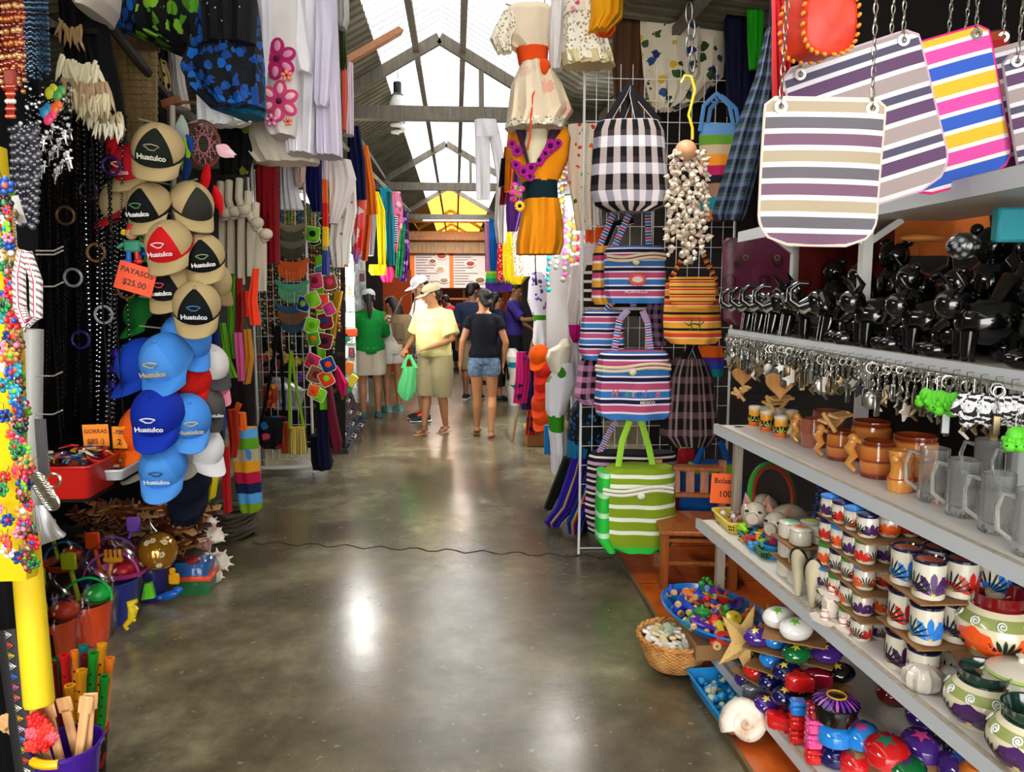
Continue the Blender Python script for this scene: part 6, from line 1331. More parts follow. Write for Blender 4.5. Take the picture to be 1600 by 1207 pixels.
for i,(x,y,r) in enumerate([(808,236,9),(806,258,8),(818,268,9),(830,262,9),(842,250,10),(860,228,11),(852,240,8),(872,224,7),(828,276,8),(800,225,7)]):
    c=P(x,y,4.6); R_=r/1200*4.6; mb=MB()
    for k in range(10): a=k*PI/5; mb.ball(c+V((R_*.62*math.cos(a),0,R_*.62*math.sin(a))),(R_*.36,.008,R_*.36),n=8,k=5)
    o1=t.part('embroidered_flower',mb,M('#a81c8a',.8)); mb=MB(); mb.ball(c+V((0,-.006,0)),(R_*.36,.008,R_*.36),n=10,k=6); t.part('flower_centre',mb,M('#33102e',.8),parent=o1)
mb=MB()
for a,b_ in (((812,198),(828,262)),((872,196),(834,262))): mb.tube([P(a[0],a[1],4.62),P(b_[0],b_[1],4.6)],[(.03,.006),(.012,.006)],8,up=(0,1,0))
t.part('lace_neckline',mb,PFLM)
mb=drape([(178,826,852),(200,824,856),(225,818,856),(256,826,838)],4.62,.08,1,.002); t.part('form_neck',mb,M('#d6c9a4',.4),label='cream bust form showing in the neckline')
mb=MB(); mb.tube([P(836,398,4.65),P(837,430,4.65),P(838,446,4.65)],[.004,.004,.01],6); t.part('tassel',mb,FAB('#04262c'))
mb=MB(); c=P(812,322,4.55); 
for k in range(10): a=k*PI/5; mb.ball(c+V((.02*math.cos(a),0,.02*math.sin(a))),(.012,.005,.008),rot=(0,-a,0))
mb.ball(c,(.012,.009,.012),1); mk('sunflower_pin',mb,[M('#f2c81a',.6),M('#2a1a0a',.8)],label='artificial sunflower pinned beside the teal waistband',cat='flower',org=c)
c=P(806,300,4.6); mb=MB()
for k in range(9): a=k*2.4; mb.ball(c+V((.04*math.cos(a)*k/9,0,.06*math.sin(a)*k/9)),(.022,.01,.018))
mk('flower_garland',mb,SPOT('#d84a8a',['#e89ab8','#5a9a2a','#c02a6a'],30,.4),label='pink and green artificial flowers beside the yellow dress',cat='flower',org=c)
cloth('floral_blouse','cream blouse with red vine flowers behind the yellow dress',[(195,888,940),(240,884,935),(300,890,930),(360,900,930)],5.1,SPOT('#ddd5c2',['#c8302a','#ddd5c2','#3a7a3a','#d8642a','#ddd5c2'],22,.34),'blouse',d=.1)
for i,(rows,Y,c_,lb) in enumerate([
  ([(192,795,812),(240,790,805),(300,788,800)],5.3,'#e88a0a','orange cloth edge left of the yellow dress'),
  ([(230,788,802),(290,783,796),(320,780,790)],5.5,'#8a1010','dark red cloth strip left of the yellow dress'),
  ([(248,783,797),(288,779,792),(292,779,790)],5.4,'#0a0a10','black cloth tip left of the yellow dress'),
  ([(262,792,812),(330,790,818),(362,792,808)],5.6,'#7a44b0','purple cloth hanging behind the yellow skirt'),
  ([(290,775,795),(350,772,792),(380,776,790)],6.0,'#d8d2c8','pale grey cloth behind the purple one')]): cloth('hanging_cloth',lb,rows,Y,FAB(c_),d=.05)
t=garment('trousers','white cotton trousers hanging from the tie beam','trousers',[('waist',[(188,741,776),(215,742,782)],WH,dict(d=.14,folds=2)),('leg',[(214,742,765),(260,743,766),(312,744,766)],WH,dict(d=.1,folds=2)),('leg',[(214,764,782),(250,771,789),(292,777,792)],WH,dict(d=.1,folds=2))],6.85)
cloth('shawl','yellow beaded shawl with black band far down the right side',[(352,786,806),(400,785,828),(430,786,828),(438,790,820),(445,800,815)],8.9,SPOT('#f0d81a',['#f0d81a','#e8c80a','#f4ea6a'],20,.3),'shawl',d=.1,folds=5)
cloth('shawl','white crochet shawl above the yellow one',[(350,800,850),(385,800,870),(432,804,868)],8.6,LACE,'shawl',d=.1,folds=5)
mb=drape([(436,786,815),(443,787,815)],9.1,.11,5,.014); mk('woven_band',mb,CHK([('#1a1408',1),('#d8c05a',1)],[('#1a1408',1),('#c8b04a',1)],8,1),label='dark patterned band crossing the yellow shawl',cat='band',org=P(800,443,9.1))
for i,(rows,Y,m_,lb,cat) in enumerate([
  ([(342,764,778),(400,765,779),(428,766,777)],10.0,FAB('#0a5ca8'),'deep blue scarf knotted at the far right stalls','scarf'),
  ([(368,778,789),(430,776,787),(440,776,786)],9.8,SPOT('#c4141c',['#f0e0e0'],30,.3),'red scarf with white dots at the far right stalls','scarf'),
  ([(345,757,765),(425,758,766)],10.6,FAB('#c88ab0'),'pink scarf behind the deep blue one','scarf'),
  ([(424,760,792),(445,758,800),(456,760,800)],9.9,STR([('#3a1a6a',2),('#1a6a5a',1),('#3a9a2a',1),('#8a9a1a',.6)],1,.999),'green and violet fringed shawl under the scarves','shawl')]): cloth(cat,lb,rows,Y,m_,cat,d=.05)
mb=MB(); mb.tube([P(757,343,10.2),P(792,343,9.7)],.012,6); mk('hanging_rail',mb,STEEL,label='short rail holding the far right scarves',cat='rail',org=P(775,343,10))
# dress form with violet lace top and green belt, further dress forms
FORM=M('#dfd6bc',.35,name='form')
t=garment('dressed_mannequin','dress form in violet lace top, green belt and white skirt','mannequin',[
  ('chest',[(425,832,850,.6),(440,826,862),(470,824,862),(492,832,856)],SPOT('#e4e0ea',['#6a2a9a','#e4e0ea','#8a5ac0'],16,.33),dict(d=.24,folds=1,amp=.003)),
  ('belt',[(486,832,857),(502,833,858)],FAB('#3a8a10'),dict(d=.22,folds=1,amp=.002)),
  ('skirt',[(500,834,860),(535,832,862),(545,836,858)],WH,dict(d=.26,folds=2))],7.3)
t=garment('dressed_mannequin','cream dress form in long white dress with green leaf print and green sash','mannequin',[
  ('torso',[(530,880,888,.5),(540,872,892),(548,856,894),(560,852,892),(580,860,886)],FORM,dict(d=.22,folds=1,amp=.001)),
  ('bodice',[(566,872,896),(600,852,898),(640,852,884),(648,855,880)],SPOT('#dcdce0',['#dcdce0','#2f7a1a','#dcdce0','#57a02a','#dcdce0'],10,.38),dict(d=.26,folds=2,amp=.008)),
  ('sash',[(646,855,881),(674,858,880)],FAB('#2f8a14'),dict(d=.25,folds=1,amp=.003)),
  ('skirt',[(672,857,882),(700,860,884),(738,862,876)],WH,dict(d=.28,folds=3,amp=.015))],5.5)
cloth('dress','long white dress with magenta corner behind the leaf print dress',[(470,888,908),(520,884,912),(570,888,915),(650,892,920)],5.7,WH,'dress',d=.12)
cloth('scarf','magenta cloth corner between the white dresses',[(508,888,912),(525,890,908),(536,896,902)],5.5,FAB('#c0107a'),'scarf',d=.04)
t=garment('dress','white dress with orange sash hanging beside the bag rack','dress',[('bodice',[(275,905,938),(330,904,940),(358,912,940)],WH2,dict(d=.2)),('sash',[(354,914,941),(382,914,942)],FAB('#e85a0a'),dict(d=.21,folds=1,amp=.004)),('skirt',[(380,910,942),(430,902,935),(470,904,925)],WH,dict(d=.2))],5.2)
t=garment('dress','white hanging skirt and sleeve below the orange sashed dress','dress',[('body',[(415,893,920),(480,884,915),(515,888,905)],WH2,dict(d=.12))],5.6)
t=garment('camisole','black camisole with blue sequins on a form beside the bag rack','camisole',[('body',[(622,905,916,.6),(640,892,936),(680,885,944),(690,887,940),(697,900,930)],SPOT('#06090e',['#0e4a7a','#06090e','#14689a','#06090e'],34,.42),dict(d=.22,folds=1,amp=.004)),('skirt',[(686,886,925),(712,884,920)],FAB('#0f6a92'),dict(d=.2))],4.9)
LONG=STR([('#27148a',5),('#c8b81a',.4),('#1a8a3a',.4),('#a81a2a',.5),('#27148a',4),('#0c0c30',1)],0,1.6)
for i,(rows,Y,m_,lb) in enumerate([
  ([(690,900,930),(740,885,925),(790,868,905),(815,850,880),(822,856,876)],4.95,LONG,'violet sarong with rainbow stripes sweeping left'),
  ([(700,925,945),(770,905,930),(815,885,912),(833,888,908)],4.8,STR([('#1a1a6a',2),('#2a7ac0',.5),('#c8b81a',.4),('#a81a2a',1),('#27148a',3)],0,1.4),'dark blue sarong with rainbow stripes next to the lime tote'),
  ([(715,880,895),(760,862,880),(795,850,862)],5.1,FAB('#0a1210'),'black sarong edge left of the violet one'),
  ([(700,918,936),(760,912,930),(830,900,920)],4.9,FAB('#100f28'),'narrow dark sarong between the two striped ones')]): cloth('sarong',lb,rows,Y,m_,'sarong',d=.1,folds=3,amp=.02)
cloth('towel','light blue towel low behind the white skirt',[(665,850,862),(710,850,864)],5.9,FAB('#1f8ac8'),'towel',d=.05)
# bikini mannequin on the floor, walking stick, box
g=PZ(800,632,0); Yk=g.y; t=T('bikini_mannequin','white legless mannequin torso in turquoise bikini standing on the floor','mannequin',org=g)
t.part('torso',drape([(545,795,806,.5),(556,790,815),(572,793,816),(590,796,813),(606,792,818),(620,793,816),(632,794,812)],Yk,.3,1,.001,30),M('#dcd8ce',.3))
t.part('bikini_top',drape([(565,792,817),(573,793,816)],Yk,.32,1,.001,30),FAB('#0f7a94')); t.part('bikini_bottom',drape([(600,793,818),(608,797,817),(614,803,815)],Yk,.32,1,.001,30),FAB('#0f7a94'))
mb=MB(); a=PZ(800,690,0); mb.tube([a,P(812,625,a.y+.15),P(826,560,a.y+.3),P(833,530,a.y+.35)],[.016,.014,.015,.013],8); mk('wooden_stick',mb,WOOD('#6b4a2a','#8f6a40',.6),label='tall rough wooden stick leaning against the right stall',cat='stick',org=a)
g=PZ(838,698,0); mb=MB(); mb.box(g+V((.05,.1,.09)),(.3,.24,.18),b=.01); t=T('cardboard_box','small cardboard box with striped rim on the floor by the right stall','box',org=g); t.part('box',mb,M('#8a5a30',.8)); mb=MB(); mb.box(g+V((.05,.1,.19)),(.34,.28,.025),b=.008); t.part('rim',mb,M('#7d7430',.7))
# caps on the right stall
def cap_t():
    t=T('cap','x','cap',org=(0,0,0)); mb=MB(); rings=[]   # crown opens downwards/back, brim points down-forward; front faces -y
    for i in range(9): a=i*PI/2/8*.985; rings.append([V((.088*math.cos(a)*math.cos(j*PI/12),.1*math.cos(a)*math.sin(j*PI/12)*-1,.098*math.sin(a)**.9)) for j in range(24)])
    mb.loft(rings[::-1],cap=False); mb.ball((0,0,.1),(.008,.008,.005)); 
    mb.f=[(a,(1 if u and (.12 < sum(q[0] for q in u)/4 < .38) else 0),u) for a,m_,u in mb.f]
    t.part('crown',mb,[WH,WH])
    mb=MB(); r0,r1=[],[]
    for j in range(15): a=PI*.1+PI*.8*j/14; r0.append(V((.086*math.cos(a),-.094*math.sin(a),.003))); r1.append(V((.078*math.cos(a),-.04-.13*math.sin(a),-.014+.018*math.sin(a)-.022*abs(math.cos(a))**2)))
    md=[(p+q)/2+V((0,0,.006)) for p,q in zip(r0,r1)]; dn=V((0,0,-.004))
    mb.loft([r0,md,r1,[p+dn for p in r1],[p+dn for p in md],[p+dn for p in r0]],close=False); t.part('brim',mb,WH)
    mb=MB(); mb.lathe([(.0885,0),(.0895,.006),(.0885,.012)],n=24); 
    for v in mb.v: v.y *= 1.13
    t.part('band',mb,WH); return t
CAP=cap_t()
def cap(px,py,Y,label,crown,front,brim,rz=0,tilt=1.15,roll=0,sc=1,txt=None,tc='#e8e8e8',emb=None,group='caps on the left stall column'):
    q=P(px,py,Y); o=put(CAP,q,label,rot=(tilt,roll,rz),sc=sc,group=group,mats={'crown': {0: FAB(crown),1: FAB(front)},'brim': {0: FAB(brim)},'band': {0: FAB(front)}}); o['category']='cap'
    if txt:
        t0=text(txt,(0,-.101,.045),.025,M(tc,.7),parent=o,rot=(PI/2-.35,0,0),off=.0008); t0.name='lettering'
        if emb:
            mb=MB(); mb.tube([V((.02*math.cos(a)*(1+.3*math.sin(3*a)),-.085+.001*math.sin(a),.075+.011*math.sin(a))) for a in [k*PI/9 for k in range(18)]],.0022,5,closed=True); mk('emblem',mb,M(emb,.7),parent=o)
    return o
for i,(px,py,c_,nm) in enumerate([(843,556,'#f05a0a','orange'),(850,578,'#d8281a','red'),(850,600,'#e0301a','scarlet'),(846,630,'#e8481a','deep orange'),(848,650,'#ee5214','pale orange')]):
    cap(px,py,6.2,f'{nm} cap, {ORD[i]} from the top of the right stall column',c_,c_,c_,rz=-.5,tilt=.8,sc=.95,group='caps on the right stall')
for i,(px,py,c_,nm) in enumerate([(815,590,'#c01a6a','magenta'),(828,600,'#2a1a5a','indigo'),(834,640,'#a02a1a','brick red')]): cloth('fringed_shawl',f'{nm} fringed shawl hanging behind the wooden stick',[(py-40,px-8,px+10),(py,px-10,px+14),(py+40,px-14,px+8)],7.2+i*.2,SPOT(c_,['#c02a4a','#1a1a3a',c_,'#3a2a8a'],12,.4),'shawl',d=.06)
# bright lit goods panels behind: hanging trinket strips
BACKW=M('#c4c2be',.6)
for i,(x0,x1,y0,y1,Y,lb) in enumerate([(855,935,215,560,6.4,'white board behind the trinkets of the right stall')]):
    a,b_=P(x0,y0,Y),P(x1,y1,Y); mb=MB(); mb.box((a+b_)/2,((b_-a).x,.03,(a-b_).z),b=.004); mk('display_board',mb,BACKW,label=lb,cat='board',org=(a+b_)/2)
rnd=random.Random(11)
TRC=[('turquoise','#2ab8c8'),('black','#16161a'),('silver','#b8b8bc'),('gold','#c8a040'),('pink','#e05aa0'),('lime','#8ad83a'),('amber','#c06a2a'),('crimson','#a8143a')]
def strand(label,pts,r,mats,step=None,name='bead_necklace',cat='necklace',group=None,jig=0):
    "a string of beads along a path"
    L=[V(p) for p in pts]; mb=MB(); d=0; tot=sum((b_-a).length for a,b_ in zip(L,L[1:])); st_=step or r*2.1; n=max(2,int(tot/st_)); k=0
    for i in range(n):
        s_=tot*i/(n-1); q=0
        for a,b_ in zip(L,L[1:]):
            l=(b_-a).length
            if q+l >= s_-1e-9: c=a.lerp(b_,(s_-q)/l); break
            q += l
        mb.ball(c+V((rnd.uniform(-jig,jig),rnd.uniform(-jig,jig),0)),r*rnd.uniform(.8,1.15),i % len(mats),7,5)
    mb.tube(L,r*.25,4); return mk(name,mb,mats,label=label,cat=cat,group=group,org=L[0])
for i in range(12):
    cn,cc=TRC[i % 8]; x=858+i*6.2; y0=225+rnd.randint(0,60); y1=y0+rnd.randint(90,200)
    strand(f'string of {cn} trinkets on the lit right stall board, {ORD[i]} from its aisle edge',[P(x,y0,6.2),P(x+2,(y0+y1)/2,6.18),P(x-2,y1,6.2)],.022,[M(cc,.3),M('#c8c4bc',.3,.6)],.04,'trinket_string','trinket','trinket strings on the right stall',.01)
# glaring lamps
def cfl(label,p,watts,top=None,vis=True,scale=1):
    t=T('energy_saving_lamp',label,'lamp',org=p); p=V(p); s=scale; mb=MB(); mb.lathe([(.02*s,.2*s),(.02*s,.15*s),(.03*s,.14*s)],p,16); t.part('socket',mb,M('#0f0f10',.4))
    mb=MB(); mb.lathe([(.024*s,.14*s),(.04*s,.1*s),(.046*s,.06*s),(.044*s,.05*s),(0,.05*s)],p,20); mb.lathe([(.0445*s,.075*s),(.0465*s,.07*s),(.0465*s,.066*s)],p,20,m=1); t.part('ballast',mb,[M('#dcded8',.35),M('#2f8a6a',.4)])
    mb=MB(); mb.tube([p+V((.028*s*math.cos(a*.5),.028*s*math.sin(a*.5),.05*s-a*.0026*s)) for a in range(36)],.009*s,7)
    if vis: e=NT('lamp_glow'); e.b.inputs['Emission Color'].default_value=(1,.97,.92,1); e.b.inputs['Emission Strength'].default_value=22; tm=e.m
    else: tm=M('#e6e6e2',.4)
    t.part('spiral_tube',mb,tm)
    if top is not None: mb=MB(); mb.tube([p+V((0,0,.2*s)),V(top)],.004,6); t.part('cord',mb,M('#17171a',.6))
    if watts: point_lamp(p+V((0,-.06,-.1*s)),watts,(1,.97,.93),.2)
    return t
# ---------- roof lamp, far stalls, menu board ----------
p=P(622,196,7.35); cfl('big unlit spiral bulb hanging on a cord behind the first tie beam',p,0,P(624,82,7.3),False,1.9)
mb=MB(); a,b_=P(538,98,4.9),P(625,48,5.6); mb.tube([a,b_],.03,4); mk('timber_batten',mb,WOOD('#8a5424','#b06a30',.6),label='orange brown timber arm sticking out under the roof and holding the bulb cord',cat='timber',org=b_)
cfl('glaring lit bulb above the glasses rack on the left',P(538,425,7.2),60,P(530,300,7.6),True,1.3)
cfl('glaring lit bulb among the trinkets on the right',P(893,325,5.9),30,P(893,240,5.9),True,1.3)
# fill tubes added out of view to brighten the stalls
def fill_tube(label,c,L,w_,alongy=True):
    t=T('fill_tube',label,'lamp',org=c); c=V(c); d=V((0,L/2,0)) if alongy else V((L/2,0,0)); mb=MB(); mb.box(c+V((0,0,.04)),(.07,L,.04) if alongy else (L,.07,.04),b=.006); t.part('housing',mb,M('#d4d4d0',.4))
    e=NT('fill_glow'); e.b.inputs['Emission Color'].default_value=(1,.97,.9,1); e.b.inputs['Emission Strength'].default_value=9; mb=MB(); mb.cyl(c-d,c+d,.016); t.part('tube',mb,e.m)
    area_lamp(c-V((0,0,.03)),.06 if alongy else L,L if alongy else .06,w_,col=(1,.96,.9))
fill_tube('fluorescent tube under the roof over the pottery shelves',(1.3,.1,2.9),1.2,18)
fill_tube('fluorescent tube under the roof over the toy corner',(-1.5,.9,2.6),1.2,45)
fill_tube('fluorescent tube over the bag rack',(.9,3.2,3.05),1.0,20)
fill_tube('fluorescent tube above the aisle in the second stall bay',(-1.5,8.4,2.5),1.4,80)
fill_tube('fluorescent tube above the aisle in the right second bay',(1.25,8.2,2.6),1.4,75)
fill_tube('fluorescent tube hidden behind the far tie beam over the food stall',(.1,17.3,3.1),1.6,110,False)
# far end: timber fascia, menu banner, counter
Yw=19.0
mb=MB(); a,b_=P(628,362,Yw-.1),P(770,396,Yw-.1); mb.box(((a.x+b_.x)/2,Yw-.1,(a.z+b_.z)/2),(b_.x-a.x+.4,.12,a.z-b_.z)); st('beam_fascia',mb,WOOD('#7a5c40','#a0805c',.7))
mb=MB()
for y_ in (372,345): z=P(700,y_,Yw-.3).z; mb.box((.1,Yw-.3,z),(2.9,.1,.1))
st('beam_crossing',mb,WOOD('#6b4a30','#94704c',.7))
a,b_=P(640,396,Yw),P(764,450,Yw); t=T('menu_banner','wide food menu banner with pictures of dishes at the far end of the aisle','sign',org=V(((a.x+b_.x)/2,Yw,b_.z))); cx=(a.x+b_.x)/2
mb=MB(); mb.box((cx,Yw,(a.z+b_.z)/2),(b_.x-a.x,.03,a.z-b_.z)); 
t.part('banner',mb,M('#c9bcb8',.6)); OR2=M('#e06a20',.6)
mb=MB()
for x0,x1 in ((640,648),(702,709)): p0,p1_=P(x0,396,Yw-.02),P(x1,450,Yw-.02); mb.box(((p0.x+p1_.x)/2,Yw-.02,(p0.z+p1_.z)/2),(p1_.x-p0.x,.006,p0.z-p1_.z))
t.part('orange_stripe',mb,OR2)
mb=MB()
for x0,x1,m_ in ((650,701,0),(710,763,0)):
    for k in range(11):
        p0=P(x0,402+k*4.2,Yw-.02); L=(P(x1,400,Yw).x-p0.x)*(.5+.2*math.sin(k*2.3)); mb.box((p0.x+L/2,Yw-.02,p0.z),(L,.004,.016))
t.part('menu_lines',mb,M('#6a5a62',.7))
for x,y,r,c_ in [(676,408,.12,'#8a4a2a'),(690,400,.16,'#a83a1c'),(688,420,.13,'#b08a5a'),(694,438,.14,'#8a7a5a'),(735,412,.15,'#9a2a1a'),(750,438,.17,'#7a5a34')]:
    c=P(x,y,Yw-.03); mb=MB(); mb.ball(c,(r,.012,r*.6)); mb.ball(c-V((0,.006,0)),(r*.7,.012,r*.4),1); t.part('dish_picture',mb,[M('#d8cfc4',.5),M(c_,.6)])
mb=MB(); a,b_=P(640,452,19.4),P(764,500,19.4); mb.box(((a.x+b_.x)/2,19.6,1.35),(2.2,.05,2.4)); mk('kitchen_back',mb,M('#4a2414',.7),label='dark kitchen wall under the menu banner',cat='panel',org=(.2,19.6,.1))
for i,x in enumerate((655,690,725,750)): mb=MB(); q=P(x,460,19.2); mb.box((q.x,19.3,1.4),(.05,.05,2.2)); mk('shelf_post',mb,M('#a88a6a',.6),label=f'pale timber post of the far food stall, {ORD[i]} from the left',cat='post',org=(q.x,19.3,.3))
for k,z in enumerate((1.0,1.35,1.6)): mb=MB(); mb.box((.15,19.25,z),(2.0,.2,.04)); mk('counter_shelf',mb,M(['#8a4a24','#a0562c','#74381c'][k],.5),label=f'{["lower", "middle", "upper"][k]} brown shelf of the far food stall',cat='shelf',org=(.15,19.25,z))
mb=MB(); mb.box((.1,18.9,.5),(2.2,.3,.95),b=.01); mk('food_counter',mb,M('#6a3018',.6),label='reddish brown counter at the far end of the aisle',cat='counter',org=(.1,18.9,0))
for i,(px,c_,nm) in enumerate([(606,'#5a2c14','brown'),(622,'#c8641e','orange'),(633,'#d8a878','tan')]):
    q=P(px,470,14.5); mb=MB(); mb.box(q,(.2,.04,.34),b=.01); mk('framed_picture',mb,M(c_,.6),label=f'{nm} framed picture on the far left stall behind the people',cat='picture',org=q)
mb=MB(); q=P(618,492,14.4); mb.box((q.x,14.45,1.0),(.6,.25,1.9)); t=mk('food_stand',mb,STR([('#b84a1c',2),('#d88a5a',1)],1,8),label='orange striped stand behind the young woman with headband',cat='stand',org=(q.x,14.45,.05))
# ---- left and right walls of goods further down (beyond the first stalls) ----
rnd=random.Random(21)
SCF=[('white floral',SPOT('#dcd6cc',['#b8443a','#dcd6cc','#dcd6cc','#8a8a5a','#c86a5a','#dcd6cc'],16,.24),[(285,515,556),(330,518,558),(380,513,548),(418,520,545)],5.6,'blouse'),
 ('navy blue',FAB('#0b1240'),[(198,543,562),(250,543,570),(312,545,573)],6.2,'tunic'),('orange chiffon',FAB('#e0741c'),[(228,562,575),(290,566,586),(335,568,590)],6.6,'tunic'),
 ('red and white tie-dyed',SPOT('#e8605a',['#f0d8d8','#e83a2a','#f2b0a8'],6,.5),[(312,549,573),(360,549,570),(398,549,566)],6.3,'scarf'),('lilac',FAB('#b87ac8'),[(388,549,566),(405,552,562),(413,555,560)],6.3,'scarf'),
 ('burnt orange',FAB('#d85a14'),[(300,570,580),(350,568,580),(408,565,574)],6.7,'scarf'),('pale grey silk',FAB('#c4bcc0'),[(295,577,586),(350,574,588),(400,575,584)],7.0,'scarf'),
 ('bright yellow',FAB('#f6e20a'),[(300,584,592),(330,588,602),(380,590,603),(430,592,603)],7.4,'scarf'),('turquoise',FAB('#0c86a4'),[(294,593,610),(340,600,616),(415,605,617)],7.9,'scarf'),
 ('teal',FAB('#0a5a5e'),[(300,603,612),(360,604,611),(418,605,611)],7.8,'scarf'),('pink printed',SPOT('#d87a98',['#c83a5a','#e8c8d0','#5a3a8a'],14,.4),[(300,612,626),(330,614,630),(360,616,628)],8.3,'dress'),
 ('coral',FAB('#e87a80'),[(360,615,625),(385,616,622),(395,617,620)],8.2,'scarf'),('green sequinned',SPOT('#0f6a3a',['#1a9a5a','#0a4a2a'],40,.4),[(350,622,634),(390,620,632),(434,618,628)],8.6,'scarf'),
 ('violet printed',SPOT('#3a1a5a',['#8a4ab0','#1a1a3a','#c08ad0'],14,.4),[(330,628,637),(390,628,640),(440,624,636)],9.2,'dress'),('hot pink',FAB('#f02a6a'),[(418,594,614),(432,594,616),(441,598,612)],7.7,'purse'),
 ('yellow fringed',FAB('#f0dc0a'),[(414,577,604),(424,576,604),(430,580,602)],7.3,'shawl'),('blue and white striped',STR([('#1a2a5a',1),('#e8e8f0',1)],1,12),[(338,614,622),(380,615,621)],8.0,'dress')]
for i,(nm,m_,rows,Y,cat) in enumerate(SCF):
    cloth(cat,f'{nm} {cat} hanging on the left side beyond the first stalls',rows,Y,m_,cat,d=.08,folds=3,amp=.018,seed=i)
mb=MB(); mb.tube([P(505,195,5.4),P(640,330,9.6)],.015,6); mk('hanging_rail',mb,STEEL,label='long rail carrying the colourful scarves on the left',cat='rail',org=P(570,260,7))
# glasses / jewellery wall on the left at about 7-9 m : silver racks
t=NT('rack_back'); t.col(t.ramp(t.noise(t.obj(),14,4),[(.3,'#8a9090'),(.7,'#d0d4d4')])); t.b.inputs['Roughness'].default_value=.3; t_rack=t.m
a,b_=P(520,395,7.9),P(640,640,10.2)
mb=MB(); p0,p1_=V((-1.62,7.4,0)),V((-1.5,11.2,0))
mb.add([V((-1.33,7.1,.5)),V((-1.26,9.4,.5)),V((-1.26,9.4,2.2)),V((-1.33,7.1,2.2)),V((-1.37,7.1,.5)),V((-1.3,9.4,.5)),V((-1.3,9.4,2.2)),V((-1.37,7.1,2.2))],[(0,1,2,3),(7,6,5,4),(0,4,5,1),(3,2,6,7),(0,3,7,4),(1,5,6,2)])
mk('display_board',mb,t.m,label='silvery back board of the lit jewellery racks on the left',cat='board',org=(-1.7,9,.2))
def lwx(y): return -1.33+.0304*(y-7.1)+.004
CAT2=[('silver',SIL),('gold',M('#c8a850',.3,.9)),('turquoise',M('#2a9ab0',.3)),('white',M('#e0e0e0',.3)),('black',M('#17171a',.3)),('red',M('#c82a2a',.3)),('lime',M('#7ac82a',.3)),('blue',M('#2a5ac0',.3))]
def charm_card():
    t=T('jewellery_card','x','jewellery',org=(0,0,0)); mb=MB(); mb.box((0,0,0),(.004,.07,.11),b=.0015); t.part('card',mb,M('#dcdcd4',.4)); mb=MB()
    for k in range(3): mb.tube([(.006,.014*math.cos(a),.025-.028*k+.011*math.sin(a)) for a in [j*PI/5 for j in range(10)]],.0035,5,closed=True)
    t.part('jewel',mb,SIL); return t
jc=charm_card(); ci=0
RWN=['lowest','second','third','fourth','fifth','sixth','seventh','eighth','ninth','top']
for r in range(10):
    for i in range(15):
        y=7.2+i*.15+.03*(r % 2); cn,cm=CAT2[(r*5+i*3+i//4) % 8 if (r+i) % 3 else (r+i) % 2]; z=.55+r*.16
        put(jc,V((lwx(y)+.012,y,z)),f'{cn} jewellery card, {RWN[r]} row, {ORD[i]} column of the left racks',rot=(0,0,rnd.uniform(-.5,.1)),sc=rnd.uniform(1.0,1.5),group='jewellery cards on the left racks',mats={'jewel': {0: cm},'card': {0: M(['#dcdcd4','#3a3a3c','#9ab8b4','#d8d8dc'][(r*3+i) % 4],.35)}})
def board(x0,x1,y,z0,z1,lb): mb=MB(); mb.box(((x0+x1)/2,y,(z0+z1)/2),(x1-x0,.03,z1-z0)); mk('display_board',mb,t_rack,label=lb,cat='board',org=((x0+x1)/2,y,z0))
board(-1.3,-1.0,7.75,.6,2.15,'silvery rack panel facing the aisle in front of the green shirted woman'); board(-2.0,-1.1,9.62,.2,2.2,'silvery rack panel behind the green shirted woman')
for r in range(10):
    for i in range(9):
        n_=i < 4; y=7.7 if n_ else 9.57; x=(-1.27+i*.078) if n_ else (-1.62+(i-4)*.12); cn,cm=CAT2[(r*3+i*5) % 8 if (r+i) % 2 else (r+i) % 2]
        put(jc,V((x,y,.68+r*.152)),f'{cn} jewellery card, {RWN[r]} row, {ORD[i if n_ else i-4]} on the {"near" if n_ else "far"} aisle facing panel',rot=(0,0,-PI/2+rnd.uniform(-.3,.3)),sc=rnd.uniform(.85,1.15),group='jewellery cards on the aisle facing panels',mats={'jewel': {0: cm},'card': {0: M(['#dcdcd4','#3a3a3c','#9ab8b4','#d8d8dc'][(r*3+i) % 4],.35)}})
# low sloping case of sunglasses along the left
mb=MB(); A=[V((-1.26,7.45,.0)),V((-1.06,7.5,.0)),V((-1.08,9.0,.0)),V((-1.26,9.0,.0))]; B=[V((-1.28,7.45,.55)),V((-1.2,7.5,.42)),V((-1.22,9.0,.42)),V((-1.28,9.0,.55))]
mb.add(A+B,[(3,2,1,0),(4,5,6,7),(0,1,5,4),(1,2,6,5),(2,3,7,6),(3,0,4,7)]); mk('sunglasses_case',mb,M('#2a2a30',.2),label='low sloping case of sunglasses on the floor by the green shirted woman',cat='case',org=(-1.4,7.9,.05))
sgl=MB()
for s in (-1,1): sgl.ball((0,s*.035,0),(.008,.03,.022),n=12,k=7)
sgl.tube([(0,-.01,.005),(.004,0,.01),(0,.01,.005)],.004,5); sgl.tube([(0,.065,.01),(-.05,.07,.01)],.003,5); sgl.tube([(0,-.065,.01),(-.05,-.07,.01)],.003,5)
sg0=mk('sunglasses',sgl,M('#0c0c0e',.1)); sg0['category']='sunglasses'
for r in range(4):
    for i in range(9): 
        y=7.56+i*.155; z=lerp(.07,.38,r/3); x=lerp(-1.07,-1.19,r/3)-.015; cn,cc=[('black','#0c0c0e'),('white framed','#d8d8da'),('brown','#4a2a1a'),('blue','#2a4a7a')][(r+i*3) % 4]
        put(sg0,V((x+.02,y,z)),f'{cn} sunglasses, {["lowest", "second", "third", "top"][r]} row, {ORD[i]} from the near end of the case',rot=(0,.3,0),group='sunglasses on the left case',mats={'': {0: M(cc,.1)}})
